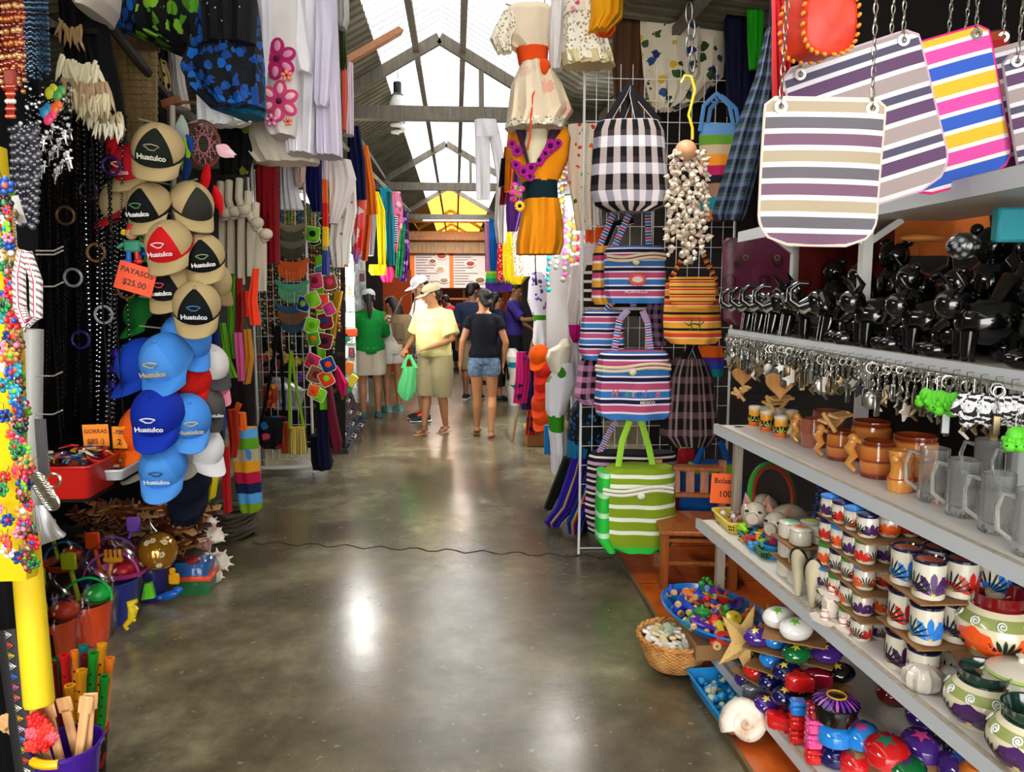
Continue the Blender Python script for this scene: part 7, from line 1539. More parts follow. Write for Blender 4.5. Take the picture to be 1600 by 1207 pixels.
mb=MB(); q=PZ(552,668,0); mb.box(q+V((0,.05,.09)),(.14,.12,.18),b=.02); mk('pink_box',mb,SPOT('#e8a0a8',['#f0e0e0','#d87a8a'],22,.35),label='small pink patterned box on the floor beside the sunglasses case',cat='box',org=q)
# ---------- left side: clothes above ----------
BATB=SPOT('#04060a',['#0a3a80','#0c58a8','#04060a','#0e4a90','#051020'],30,.62); BATG=SPOT('#05070a',['#4a8a14','#05070a','#7ab02a','#3a6a10'],16,.55); BATT=SPOT('#05070c',['#c8d0e0','#05070c'],30,.16)
t=garment('skirt','black batik skirt with blue flowers and plain teal lining at the upper left','skirt',[
 ('body',[(0,318,402),(60,305,410),(110,284,415),(140,300,414),(170,330,414)],BATB,dict(d=.25,folds=3,amp=.02)),('lining',[(120,306,415),(150,315,416),(172,338,417),(184,368,412)],FAB('#0c5a72'),dict(d=.18,folds=3,amp=.02,dY=.08))],3.6)
cloth('blouse','black blouse with white dotted flower at the very top left',[(-30,312,402),(30,315,402),(70,318,400)],3.5,BATT,'blouse',d=.16)
cloth('blouse','black and lime green batik blouse at the top left edge',[(-30,188,320),(20,186,318),(55,200,316),(78,265,314)],3.7,BATG,'blouse',d=.2,amp=.03)
cloth('skirt','dark navy batik skirt corner left of the lime green blouse',[(-30,165,215),(30,178,210),(48,185,206)],3.6,BATB,'skirt',d=.1)
cloth('blouse','white blouse hem with pink flower outline under the teal lining',[(140,308,350),(165,307,385),(192,308,394),(197,310,380)],3.9,SPOT('#dfe0e0',['#dfe0e0','#e89a9a','#dfe0e0','#8ab07a','#dfe0e0'],16,.16),'blouse',d=.12)
cloth('hat_box_cloth','pale cream hat shaped lamp shade at the top left corner',[(-20,118,180),(10,124,175),(26,138,160)],3.2,M('#c4bcb0',.5),'lamp shade',d=.3,folds=1,amp=.002)
cloth('trousers','white trousers hanging in the left stall behind the cap column',[(75,262,282),(130,268,288),(170,275,296)],4.6,WH2,'trousers',d=.1)
cloth('scarf','leopard spotted scarf hanging by the cap column',[(92,237,258),(120,240,266),(142,252,266)],4.5,SPOT('#d0b878',['#141008'],26,.33),'scarf',d=.05)
cloth('skirt','black skirt hanging above the leopard scarf',[(50,238,262),(95,238,262)],4.5,FAB('#0a0a0e'),'skirt',d=.05)
cloth('skirt','black and yellow green printed skirt behind the white dresses',[(190,340,400),(240,340,398),(275,345,390)],4.4,SPOT('#08090a',['#6a7a10','#08090a','#8a8a5a','#08090a'],12,.3),'skirt',d=.1)
MAG=SPOT('#dedad8',['#dedad8','#a81a5a','#c84a7a','#dedad8','#e8785a','#dedad8'],6.5,.4)
def bigflower(t,px,py,Y,r,c1,c2,n=6):
    c=P(px,py,Y); R_=r/1200*Y; mb=MB()
    for k in range(n): a=k*2*PI/n+.4; mb.ball(c+V((R_*.55*math.cos(a),0,R_*.55*math.sin(a))),(R_*.5,.007,R_*.36),n=12,k=7,rot=(0,-a,0))
    o=t.part('painted_flower',mb,M(c1,.8)); mb=MB()
    for k in range(n): a=k*2*PI/n+.4; mb.ball(c+V((R_*.62*math.cos(a),-.005,R_*.62*math.sin(a))),(R_*.28,.006,R_*.17),n=8,k=5,rot=(0,-a,0))
    mb.ball(c+V((0,-.006,0)),(R_*.16,.008,R_*.16),1,8,5); t.part('petal_centre',mb,[M(c2,.8),M('#5a1440',.8)],parent=o)
t=garment('dress','white dress with large magenta and coral painted flowers hanging at the upper left','dress',[('body',[(-30,408,470),(60,404,470),(150,405,468),(205,418,464),(215,425,462)],WH2,dict(d=.22,folds=2,amp=.012)),('sleeve',[(-30,404,425),(60,402,428),(150,402,418),(158,405,415)],WH,dict(d=.12,folds=2,dY=-.1))],4.1)
bigflower(t,432,92,3.97,29,'#a8235e','#d88aa8'); bigflower(t,436,158,3.97,29,'#c8406e','#e8b8c0'); bigflower(t,448,118,3.96,9,'#e8745a','#f0b09a',5); bigflower(t,424,188,3.96,10,'#d8609a','#e8c0c8',5); bigflower(t,450,190,3.96,7,'#e8745a','#f0b09a',5)
for i,(b,s_,Y,m_,lb) in enumerate([
   ([(-30,440,500),(80,444,498),(200,446,492),(242,450,490)],[(-30,438,470),(60,446,482),(98,450,487),(115,462,486)],4.25,WH,'white cotton dress with wide short sleeve next to the magenta flower dress'),
   ([(-30,480,525),(100,488,530),(240,490,535),(246,492,534)],[(-30,492,520),(60,494,522),(160,492,514),(168,496,510)],4.35,FAB('#cfc8da'),'long lilac tinted white dress with sleeve, closest to the aisle'),
   ([(170,382,490),(215,376,492),(238,385,500),(256,400,500)],None,4.45,SPOT('#d4cab8',['#d4cab8','#3a3030','#d4cab8','#8a2a34','#d4cab8'],8,.1),'cream printed skirt flaring below the white dresses')]):
    pr=[('body',b,m_,dict(d=.24,folds=4,amp=.02))]
    if s_: pr.append(('sleeve',s_,m_,dict(d=.12,folds=2,dY=-.14)))
    garment('dress',lb,'dress',pr,Y)
for i,(rows,Y,m_,lb,cat) in enumerate([
  ([(-30,520,545),(30,522,546),(45,530,540)],4.6,FAB('#b8b4ae'),'grey white sleeve end beside the roof','blouse'),
  ([(45,530,540),(100,531,543),(112,533,538)],4.7,FAB('#3a4418'),'olive green leaf printed strip beside the lilac dress','scarf'),
  ([(100,538,552),(160,540,553),(212,536,553)],4.8,FAB('#d8c8d4'),'pale pink fringed dress edge beside the roof','dress'),
  ([(110,534,541),(170,535,542),(205,535,541)],4.72,FAB('#e0604a'),'narrow coral strip on the pale pink dress','scarf'),
  ([(250,400,436),(330,401,437),(412,405,438)],4.6,FAB('#7a0410'),'dark red cloth panel hanging beside the white hammocks','cloth'),
  ([(250,438,462),(290,438,465),(328,438,475)],5.3,WH,'white cotton trousers with orange print behind the dresses','trousers'),
  ([(255,458,478),(285,460,476),(292,462,470)],5.25,FAB('#d8bcae'),'small beige blouse beside the white trousers','blouse'),
  ([(250,476,504),(300,478,506),(332,488,504)],5.5,FAB('#0b1350'),'royal navy cloth between the white blouses','cloth'),
  ([(245,503,512),(330,505,513),(392,504,514)],5.2,STR([('#e8c81a',1),('#d8281a',1),('#e8742a',1),('#d8c8d0',1)],1,1),'yellow and red tie-dyed scarf beside the floral blouse','scarf'),
  ([(385,504,514),(430,504,515)],5.2,FAB('#3a4a9a'),'blue end of the tie-dyed scarf','scarf'),
  ([(250,512,548),(280,512,557),(300,514,552),(350,515,528)],5.3,WH2,'white blouse with gathered sleeve above the floral one','blouse')]): cloth(cat,lb,rows,Y,m_,cat,d=.1,seed=i)
# rope hammocks / strap bags in off white
ROPE=FAB('#c4b8a0')
for i,(x0,x1,y0,y1) in enumerate([(343,352,285,425),(356,366,283,428),(372,382,280,445),(386,402,300,432),(398,416,318,455)]):
    t=T('rope_belt',f'off white knotted rope hanging strap, {ORD[i]} from the caps','strap','off white rope straps by the red cloth',org=P((x0+x1)/2,y1,4.3)); mb=MB(); mb.tube([P(x0+2,y0,4.25),P(x0+1,y0+30,4.22),P(x1,y0+60,4.22)],.02,8); mb.ball(P(x1,y0+48,4.2),(.035,.03,.03)); t.part('rope',mb,ROPE)
    t.part('cloth_end',drape([(y0+48,x0,x1),((y0+y1)/2,x0-1,x1+1),(y1,x0,x1+1)],4.3,.05,1,.006,16),ROPE)
# ---------- louvred timber panel and pole ----------
t=T('louvred_shutter','brown timber shutter with horizontal louvres high in the left stall','shutter',org=P(205,215,3.98)); LW=WOOD('#6a5230','#a08654',.7)
for i in range(13):
    y=84+i*11; mb=MB(); a,b_=P(155,y,3.95),P(245,y+2,3.95); mb.box((a+b_)/2,((b_-a).length,.035,.03),rot=(.5,0,0)); t.part('louvre',mb,LW)
mb=MB()
for i in range(7): a=P(157+i*14,62,3.98); mb.box(a,(.043,.02,.12))
t.part('plank',mb,WOOD('#4a3626','#6b5038',.8))
mb=MB(); mb.tube([P(150,10,3.3),P(200,75,3.7),P(262,152,4.2)],.022,8); mk('dark_pole',mb,M('#2a2420',.5),label='dark wooden pole slanting down to the top of the cap column',cat='pole',org=P(262,152,4.2))
mb=MB(); mb.box(P(268,160,4.15),(.09,.05,.035),rot=(0,-.3,0)); mb.tube([P(270,160,4.2),P(310,160,4.25)],.008,6); mk('timber_peg',mb,WOOD('#6a3a1a','#9a5a2a',.6),label='short brown timber peg at the end of the dark pole',cat='peg',org=P(268,160,4.15))
# ---------- cap column ----------
K_='#b09a6c'; BK='#0a0d0e'
CL=[(248,238,3.35,'khaki cap with dark green front panel at the top of the cap column',K_,'#161c14',K_,.15,'Huatulco Mexico','#c8c8b0','#8a8a6a',1.12),
 (212,262,3.45,'red cap with white lettering under the topmost khaki cap','#b81020','#b81020',K_,-.3,'Huatulco','#e8c8c8','#e8c8c8',.95),
 (236,325,3.38,'khaki cap with black front and white lettering below the red lettered cap',K_,BK,K_,-.15,'Huatulco','#e8e8e8','#5a8a5a',1.0),
 (298,322,3.45,'khaki mesh cap turned right beside the dream catcher',K_,'#2a2a24',K_,.7,None,None,None,1.0),
 (193,318,3.5,'khaki cap with red brim turned to the left',K_,K_,'#9a1018',-.9,None,None,None,.92),
 (266,385,3.32,'khaki cap with bright red front panel in the middle of the column',K_,'#c01018',K_,-.05,'Huatulco','#e8d0d0','#e8d0d0',1.03),
 (318,402,3.42,'khaki cap with black front and small turtle emblem at the right of the column',K_,BK,K_,.25,'Huatulco','#e8e8e8','#7a9a6a',.98),
 (268,445,3.38,'khaki cap with black front hanging right above the blue caps',K_,BK,K_,-.1,'Huatulco','#e8e8e8','#c84a6a',1.0),
 (308,480,3.32,'khaki mesh cap with large black front and blue bird emblem',K_,BK,K_,.2,'Huatulco Mexico','#d8e0e8','#3a7aa8',1.05),
 (330,440,3.55,'khaki cap edge peeking out at the right of the column',K_,K_,'#8a7048',.9,None,None,None,.9),
 (290,530,3.4,'light blue cap turned right under the black fronted caps','#3f86d8','#3f86d8','#3f86d8',.75,None,None,None,1.1),
 (262,565,3.28,'light blue cap with crumpled crown hanging in front of the royal blue one','#3f86d8','#4a8ee0','#3f86d8',-.15,'Huatulco','#c8b078','#c8b078',1.15),
 (225,570,3.45,'royal blue cap turned left at the left of the column','#0c3aa8','#0c3aa8','#0c3aa8',-.8,None,None,None,1.12),
 (298,592,3.42,'red cap with white strip between the light blue caps','#c8140c','#d01a10','#c81a0c',.3,None,None,None,.95),
 (326,570,3.5,'white and grey cap turned right','#d0ccc8','#d0ccc8','#3a3a3c',.8,None,None,None,.9),
 (330,598,3.6,'pink cap behind the white and grey one','#e8809a','#e8809a','#e88aa4',.8,None,None,None,.85),
 (228,672,3.4,'bright orange cap showing below the royal blue lettered cap','#e85a0c','#e85a0c','#ee6a10',-.35,None,None,None,1.1),
 (248,648,3.2,'royal blue cap with white lettering and round white emblem','#0a2aa0','#0a2aa0','#0c30a8',.05,'Huatulco','#e8e8f0','#e8e8f0',1.12),
 (292,655,3.3,'light blue cap tilted right beside the royal blue lettered cap','#3f86d8','#3f86d8','#4a90e0',.45,'Huatulco','#c8b890','#c8b078',1.05),
 (322,635,3.45,'dark grey cap with white lettering at the right','#4a4846','#4a4846','#3a3836',.7,'Huatulco','#e0e0e0',None,.85),
 (280,700,3.42,'beige grey cap behind the lowest light blue cap','#a8a294','#a8a294','#a09a8a',.3,None,None,None,1.0),
 (318,660,3.52,'small dark grey cap brim under the lettered grey cap','#5a5854','#5a5854','#4a4846',.8,None,None,None,.8),
 (316,700,3.45,'white cap with dark emblem turned right','#dcdcde','#dcdcde','#dcdcde',.9,None,None,None,.95),
 (256,730,3.2,'lowest light blue cap with dark bird emblem','#3f86d8','#4a90e0','#4a90e0',.1,'Huatulco','#d8e8f0','#1a3a4a',1.02),
 (226,715,3.5,'grey white cap behind the orange one','#b8b4ac','#b8b4ac','#a8a49a',-.7,None,None,None,.85),
 (226,492,3.6,'dark green cap brim at the left above the blue caps','#0a5a1a','#0a5a1a','#0c6a20',-.8,None,None,None,.85),
 (292,755,3.5,'dark navy cap hanging at the bottom of the column','#0a0f24','#0a0f24','#0a0f24',.2,None,None,None,1.1),
 (300,725,3.6,'dark green and navy cap between the white and navy caps','#12382c','#12382c','#0e1a2a',.4,None,None,None,.95)]
for px,py,Y,lb,c1,c2,c3,rz,tx,tc,em,sc in CL: cap(px,py,Y,lb,c1,c2,c3,rz=rz,tilt=.75,roll=random.uniform(-.12,.12),sc=sc*1.05,txt=tx.split()[0] if tx else None,tc=tc,emb=em)
mb=MB(); mb.tube([P(270,165,3.55),P(275,780,3.62)],.012,6); 
for y in range(200,760,45): a=P(272,y,3.58); mb.tube([a,a+V((-.12,-.08,.02))],.004,5); mb.tube([a,a+V((.12,-.06,.02))],.004,5)
mk('cap_stand',mb,STEEL,label='thin metal stand with hooks carrying the column of caps',cat='stand',org=P(275,780,3.62))
cloth('bag','dark navy bag hanging under the lowest caps',[(745,270,325),(790,262,325),(818,270,310)],3.7,FAB('#0a0f20'),'bag',d=.12)
cloth('ribbon','orange pointed ribbon under the lowest blue cap',[(745,238,256),(770,243,255),(785,248,251)],3.4,FAB('#c8781a'),'ribbon',d=.02)
# ---------- dream catcher, feathers ----------
t=T('dream_catcher','brown hoop dream catcher with pink netting and red feathers right of the top caps','dream catcher',org=P(318,220,3.7)); c=P(318,225,3.7)
mb=MB(); mb.tube([c+V((.065*math.cos(a),.02*math.cos(a),.1*math.sin(a))) for a in [k*PI/14 for k in range(28)]],.009,7,closed=True); t.part('hoop',mb,WOOD('#4a1a14','#7a3a22',.6)); mb=MB()
for k in range(12):
    a,b_=k*PI/6,k*PI/6+2.3; mb.tube([c+V((.06*math.cos(a),0,.095*math.sin(a))),c+V((.06*math.cos(b_),0,.095*math.sin(b_)))],.0018,4)
t.part('netting',mb,M('#c8788a',.6))
def feather(t,px,py,Y,L,W,c_,rot=0,c2=None):
    mb=MB(); q=P(px,py,Y); N=8; R3=Euler((0,rot,0)).to_matrix(); rings=[]
    for i in range(N+1): u=i/N; w_=W*math.sin(PI*min(.97,max(.05,u**.8))); rings.append([q+R3 @ V((w_*math.cos(j*PI/4),.006*math.sin(j*PI/4),-L*u)) for j in range(8)])
    mb.loft(rings); t.part('feather',mb,[M(c_,.8)])
for px,py,L,W,c_,r in [(325,255,.16,.022,'#c80c14',.2),(335,290,.14,.022,'#d81018',-.2),(338,228,.09,.03,'#e8b0bc',-1.0),(345,235,.07,.02,'#e0c8d0',-1.3),(316,280,.1,.015,'#8a0c10',.3)]: feather(t,px,py,3.65,L,W,c_,r)
t=T('feather_bunch','bunch of lime, blue and grey feathers with peacock eye between the caps and the hoop','feathers',org=P(288,240,3.5))
for px,py,L,W,c_,r in [(284,180,.17,.03,'#8a948c',.05),(290,215,.14,.028,'#8ac81a',.15),(292,210,.08,.02,'#123a8a',-.2),(288,240,.12,.03,'#0a2a5a',0),(284,195,.04,.015,'#1a8aa0',0)]: feather(t,px,py,3.48,L,W,c_,r)
t=T('feather_bunch','small bunch of red feathers left of the red lettered cap','feathers',org=P(180,235,3.5))
for px,py,r in [(186,215,.9),(180,225,.6),(190,255,1.0),(182,250,.4)]: feather(t,px,py,3.45,.07,.022,'#c8101a',r)
# ---------- clown toys and price cards ----------
def clown(px,py,Y,c1,c2,lb,s=1):
    q=P(px,py,Y); t=T('clown_toy',lb,'toy','small wooden clown toys',org=q); s *= .9; mb=MB(); mb.box(q+V((0,0,-.03*s)),(.06*s,.02,.045*s),b=.008); t.part('body',mb,STR([(c1,1),('#e0d8c8',1)],0,1) if False else M(c1,.5))
    mb=MB(); mb.ball(q+V((0,0,.015*s)),.022*s); t.part('head',mb,M('#d8a070',.5)); mb=MB(); mb.lathe([(.02*s,0),(.012*s,.018*s),(0,.022*s)],q+V((0,0,.028*s)),12); t.part('hat',mb,M(c2,.5))
    for sg in (-1,1):
        mb=MB(); mb.ball(q+V((sg*.026*s,0,.02*s)),.012*s); t.part('hair',mb,M('#e8c81a',.8)); mb=MB(); mb.cyl(q+V((sg*.028*s,0,-.02*s)),q+V((sg*.05*s,0,-.035*s)),.008*s); t.part('arm',mb,M(c1,.5))
        mb=MB(); mb.cyl(q+V((sg*.014*s,0,-.05*s)),q+V((sg*.016*s,0,-.08*s)),.009*s); mb.ball(q+V((sg*.02*s,-.006,-.085*s)),(.018*s,.01,.01*s)); t.part('leg',mb,M(c2 if sg > 0 else '#1a6ac8',.5))
clown(206,372,3.3,'#2f8a6a','#c8201c','clown toy in green striped shirt and red hat hanging above the price card',1.25); clown(230,372,3.35,'#d8561a','#e8641a','orange clown toy beside the green shirted one',.85); clown(222,385,3.38,'#1a4a8a','#3a9a3a','blue and green clown toy half behind the other two',.8); clown(298,392,3.4,'#3a8ad8','#e87aa0','blue and pink clown toy right of the red fronted cap',.7)
card('neon orange card reading PAYASOS 25.00 under the clown toys',P(212,436,3.25),.15,.115,[('PAYASOS',0,.025,.031),('$25.00',.0,-.022,.034)],(0,.3,.05),'#f4501c')
card('orange yellow card reading GORRAS 85 on the red basket',P(150,682,3.28),.105,.1,[('GORRAS',0,.02,.024),('$85 :)',-.002,-.022,.03)],(0,-.02,0),'#f08c10',ink='#7a1a10')
card('second orange yellow price card beside the GORRAS card',P(186,684,3.3),.065,.095,[('-70S',0,.022,.024),('2',.0,-.02,.034)],(0,0,0),'#f08c10')
# ---------- bead necklaces ----------
rnd=random.Random(31)
BEAD=lambda c: M(c,.18,coat=.5)
for i in range(10): x=2+i*3.6; strand(f'amber and red seed bead strand at the top left corner, {ORD[i]} from the frame edge',[P(x,-20,2.6),P(x+2,80,2.6),P(x-1,120+rnd.randint(0,40),2.6)],.008,[BEAD('#8a2a10'),BEAD('#b8641e'),BEAD('#6a1a0c'),BEAD('#c89a5a')],None,group='amber bead strands',jig=.006)
q=P(16,122,2.5); mb=MB(); mb.box(q,(.035,.02,.05),b=.006); mk('leather_tag',mb,M('#8a2a1c',.5),label='brick red leather tag tying the amber bead strands',cat='tag',org=q)
for i in range(5): x=11+i*2.6; strand(f'red bead tassel tipped with pearls below the brick red tag, {ORD[i]} strand',[P(x,135,2.48),P(x,182,2.48)],.007,[BEAD('#a83018'),BEAD('#b84020'),BEAD('#e0d0c0')],None,group='red bead tassel')
for i in range(14): x=30+i*3.2; strand(f'slate blue glass bead strand hanging in the dense bunch, {ORD[i]} from the left',[P(x,-20,2.8),P(x+3,60,2.8),P(x+5,112+rnd.randint(-12,18),2.8)],.007,[BEAD('#1a3a58'),BEAD('#2a5270'),BEAD('#102438')],None,group='slate blue bead strands')
for i in range(9): x=18+i*5; strand(f'grey stone chip strand, {ORD[i]} from the frame edge',[P(x,190+rnd.randint(0,15),2.7),P(x+2,270,2.7),P(x-1,320+rnd.randint(0,35),2.7)],.0105,[M('#3a3a44',.3),M('#54545c',.3),M('#2a2a30',.3)],None,group='grey stone strands',jig=.003)
for i in range(16):
    x=40+rnd.uniform(0,70); y=120+rnd.uniform(0,40); strand(f'black cord with white and silver beads among the pendants, {ORD[i]} from the left',[P(40+i*4.6,y,2.95),P(40+i*4.6+2,y+60,2.95),P(40+i*4.6,y+rnd.uniform(80,120),2.95)],.0065,[M('#101014',.2),M('#d8d8d8',.2,.4),M('#101014',.2)],.02,group='black and silver strands',jig=.004)
pen=T('silver_pendant','x','pendant',org=(0,0,0)); mb=MB(); mb.box((0,0,-.02),(.006,.004,.04),b=.0015); mb.box((0,0,-.012),(.022,.004,.006),b=.0015); pen.part('cross',mb,M('#c8c8c8',.2,.8)); mb=MB(); mb.ball((0,0,.004),.006); pen.part('bead',mb,M('#e0e0e0',.2))
for i in range(34): put(pen,P(32+(i*37 % 78),195+(i*23 % 80),2.85+.003*i),'tiny silver cross pendant in the glittering cluster at the upper left',rot=(0,rnd.uniform(-.4,.4),rnd.uniform(-.6,.6)),sc=rnd.uniform(.8,1.4),group='silver cross pendants')
for i,(x,y,c_,nm) in enumerate([(78,145,'#c8c82a','yellow'),(90,148,'#4a9a4a','green'),(70,175,'#1a8ac0','blue'),(85,170,'#e86a2a','orange'),(76,186,'#e03a6a','pink')]): q=P(x,y,2.8); mb=MB(); mb.ball(q,(.017,.006,.022),rot=(0,.4,0)); mb.ball(q+V((.014,0,.014)),(.013,.006,.017),rot=(0,-.5,0)); mk('butterfly_charm',mb,M(c_,.4),label=f'{nm} butterfly charm among the silver pendants',cat='charm',org=q)
# claw / tooth shell necklaces
claw=MB(); claw.tube([(0,0,0),(.002,0,-.03),(.006,0,-.06),(.01,0,-.085)],[.006,.0085,.006,.001],8); BONE=M('#cfc4a4',.4)
cl0=mk('shell_tooth',claw,BONE); cl0['category']='shell tooth'
ni=0
for (x0,x1,y0,n,L,Y,c_,nm) in [(95,152,88,26,1.0,3.1,'#d8cda8','upper row of long ivory'),(98,165,118,28,.95,3.08,'#a88a64','second row of brownish'),(104,168,138,26,.8,3.06,'#d0c09a','third row of pale'),(132,190,165,26,.75,3.2,'#c8b890','lower right row of cream'),(92,126,30,14,.7,3.15,'#9a7a4c','topmost row of brown and ivory'),(140,192,182,16,.6,3.15,'#e0d8c0','lowest row of white')]:
    for i in range(n):
        u=i/(n-1); put(cl0,P(lerp(x0,x1,u),y0+10*u+rnd.uniform(-5,5)+(8*math.sin(u*PI)),Y),f'{nm} shell tooth pendants on the left stall',rot=(rnd.uniform(-.4,.1),rnd.uniform(-.35,.35),rnd.uniform(0,6)),sc=L*rnd.uniform(1,1.35),group=f'{nm} shell teeth',mats={'': {0: M(c_,.4)}})
cloth('cord_bundle','thick bundle of black cords carrying the shell tooth necklaces',[(0,95,165),(60,98,168),(130,108,185),(190,130,195)],3.3,M('#060607',.8),'cords',d=.14,folds=9,amp=.02)
# tall black glossy bead strands
for i in range(26):
    x=68+i*5.1+rnd.uniform(-2,2); y0=150+rnd.uniform(0,90); y1=rnd.uniform(600,690) if i % 3 else rnd.uniform(420,560); Y=3.35+.12*(i % 4)
    hl=i in (3,9,14,20); strand(f'long glossy black bead strand in the dark left stall, {ORD[i]} from the left',[P(x,y0,Y),P(x+rnd.uniform(-5,5),(y0+y1)/2,Y),P(x+rnd.uniform(-8,12),y1,Y)],.0095 if hl else .0065,[M('#0a0a0c',.06,coat=1) if not hl else M('#3a3a40',.05,.8)],.021,group='long black bead strands')
for i in range(10):
    x=90+i*12; y=240+(i*97 % 330); q=P(x,y,3.3); mb=MB(); mb.tube([q+V((.035*math.cos(a),0,.035*math.sin(a))) for a in [k*PI/8 for k in range(16)]],.006,6,closed=True); mk('bangle',mb,M(['#1a1a1c','#6a4a2a','#8a8a90','#2a1a5a'][i % 4],.15,.3),label=f'{["black", "brown", "silvery", "violet"][i % 4]} bangle hanging among the black strands, {ORD[i]} from the left',cat='bangle',org=q)
for i,(x,y) in enumerate([(180,555),(178,580),(176,605),(184,565),(170,610)]): q=P(x,y,3.4); mb=MB(); mb.lathe([(.004,.03),(.012,.02),(.02,0),(.012,-.01),(0,-.012)],q,10); mk('violet_flower',mb,M('#2a127a',.3),label=f'small violet glass flower drop, {ORD[i]} in the dark stall',cat='ornament',org=q)
# braided bracelets bundle, hooks, silver bracelets on the pvc pipe column
BR=NT('braid'); s_=BR.sep(BR.uv()); f_=BR.math('FRACT',BR.math('ADD',BR.math('MULTIPLY',s_[1],34),BR.math('MULTIPLY',s_[0],2))); BR.col(BR.ramp(f_,[(0,'#e6e6ee'),(.55,'#e6e6ee'),(.56,'#3a8a6a'),(.8,'#c02a44')],'CONSTANT')); BR.b.inputs['Roughness'].default_value=.9
for i,(w_,c_) in enumerate([(0,None),(6,'#e0e0ea'),(12,'#c83a58'),(17,'#3a8a74')]):
    pts=[P(x,y,1.84) for x,y in [(34+i*1.5,392),(26+i*2.4,430),(28+i*2.2,480),(42,514-i*4),(60-i*2,495),(60-i*2.4,440),(44,395)]]
    mb=MB(); mb.tube(pts,.0095,8,closed=True); mk('braided_bracelet',mb,BR.m if i in (0,3) else M(c_,.8),label=f'{["white, red and green braided", "plain white braided", "raspberry red braided", "green striped braided"][i]} bracelet in the looped bundle at the left edge',cat='bracelet',org=pts[0])
mb=MB(); mb.tube([P(4,250,2.05),P(8,300,2.05),P(16,335,2.05),P(20,390,2.05)],.011,8); mk('braided_bracelet',mb,BR.m,label='green and white braided cord running up from the bundle',cat='bracelet',org=P(20,390,2.05))
strand('string of big shiny red beads at the left edge',[P(-2,262,2.0),P(4,300,2.0),P(10,335,2.0)],.014,[M('#c81018',.12,coat=.8)])
t=T('earring_card','white earring card beside the red bead string','card',org=P(25,330,2.1)); mb=MB(); mb.box(P(25,328,2.1),(.03,.003,.07),rot=(0,-.2,.3)); t.part('card',mb,M('#d8d8d4',.5)); mb=MB(); mb.ball(P(24,335,2.09),(.008,.004,.014)); t.part('earring',mb,M('#8a6a3a',.3,.6))
a,b_=P(52,515,2.35),P(48,905,2.35); mb=MB(); mb.cyl(a,b_,.027,.027,20); mk('plastic_pipe',mb,M('#a8a8a6',.35),label='upright grey white plastic pipe behind the yellow board',cat='pipe',org=b_)
for k,y in enumerate((392,398,448,588,648,715)): q=P(56,y,2.3); mb=MB(); mb.tube([q,q+V((.05,-.0,.0)),q+V((.075,0,.012))],.0025,6); mk('display_hook',mb,M('#d0d0d0',.2,.8),label=f'thin steel hook sticking out beside the pipe, {ORD[k]} from the top',cat='hook',org=q)
for k in range(6): pts=[P(55+k*3,655,2.25),P(58+k*3,700,2.24),P(62+k*3,742,2.25)]; mb=MB(); mb.tube(pts,[(.006,.002)]*3,6); mk('silver_bracelet',mb,M('#b8b8bc',.2,.7),label=f'long silver bar bracelet hanging beside the pipe, {ORD[k]} from the pipe',cat='bracelet',org=pts[0])
for k in range(7): pts=[P(56+k*2,790,2.25),P(60+k*5,830,2.24),P(66+k*5.6,850-k*2,2.25)]; mb=MB(); mb.tube(pts,[.003,.008,.009],6); mk('tinsel_tassel',mb,M('#b0b0b4',.25,.6),label=f'glittering silver tassel strand under the bracelets, {ORD[k]} from the pipe',cat='tassel',org=pts[0])
for k in range(12): q=P(58+(k*7 % 26),750+(k*11 % 40),2.23); mb=MB(); mb.tube([q+V((.02*math.cos(a),0,.02*math.sin(a))) for a in [j*PI/6 for j in range(12)]],.004,6,closed=True); mk('silver_ring',mb,SIL,label='silver ring in the clump above the tinsel tassel',cat='ring',group='silver rings clump',org=q)
# yellow board with earrings, yellow foam tube
YF=FAB('#e0c010'); mb=drape([(230,-40,4),(330,-40,14),(420,-40,22),(560,-40,36),(700,-40,40),(840,-30,52),(900,-30,58)],1.98,.09,1,.004); mk('earring_board',mb,YF,label='yellow padded board covered with earrings at the left edge',cat='board',org=P(0,880,1.98))
t=T('foam_tube','thick yellow foam tube hanging at the left edge above the floor goods','foam tube',org=P(62,1110,2.05)); mb=MB(); a,b_=P(38,835,2.1),P(62,1105,2.0); d=(b_-a).normalized(); mb.tube([a,b_-d*.012,b_-d*.003,b_],[.036,.037,.034,.028],24); t.part('tube',mb,M('#e6c60c',.7))
ec=[('magenta','#d0206a'),('turquoise','#1a8aa0'),('lime','#7ac01a'),('coral','#e85a3a'),('brown','#6a3a20'),('white','#e0dcd4'),('black','#1a1a1c'),('blue','#1a4aa0'),('red','#c01a1a'),('green','#1a7a3a'),('gold','#b08a3a'),('pink','#e07a9a')]
ear=T('earring','x','earring',org=(0,0,0)); mb=MB(); mb.ball((0,0,0),(.012,.006,.013),n=12,k=7); 
for k in range(6): a=k*PI/3; mb.ball((.012*math.cos(a),-.002,.013*math.sin(a)),(.0065,.004,.0065),0,7,5)
ear.part('drop',mb,M('#d0206a',.3)); mb=MB(); mb.ball((0,-.006,0),(.006,.004,.006)); ear.part('stone',mb,M('#e8d8a0',.2)); mb=MB(); mb.tube([(0,0,.012),(.002,0,.03),(-.004,.004,.036)],.001,4); ear.part('hook',mb,SIL)
hts=['near the red bead string','beside the braided bundle','beside the pipe top','at the middle of the pipe','beside the silver bracelets','just above the foam tube']
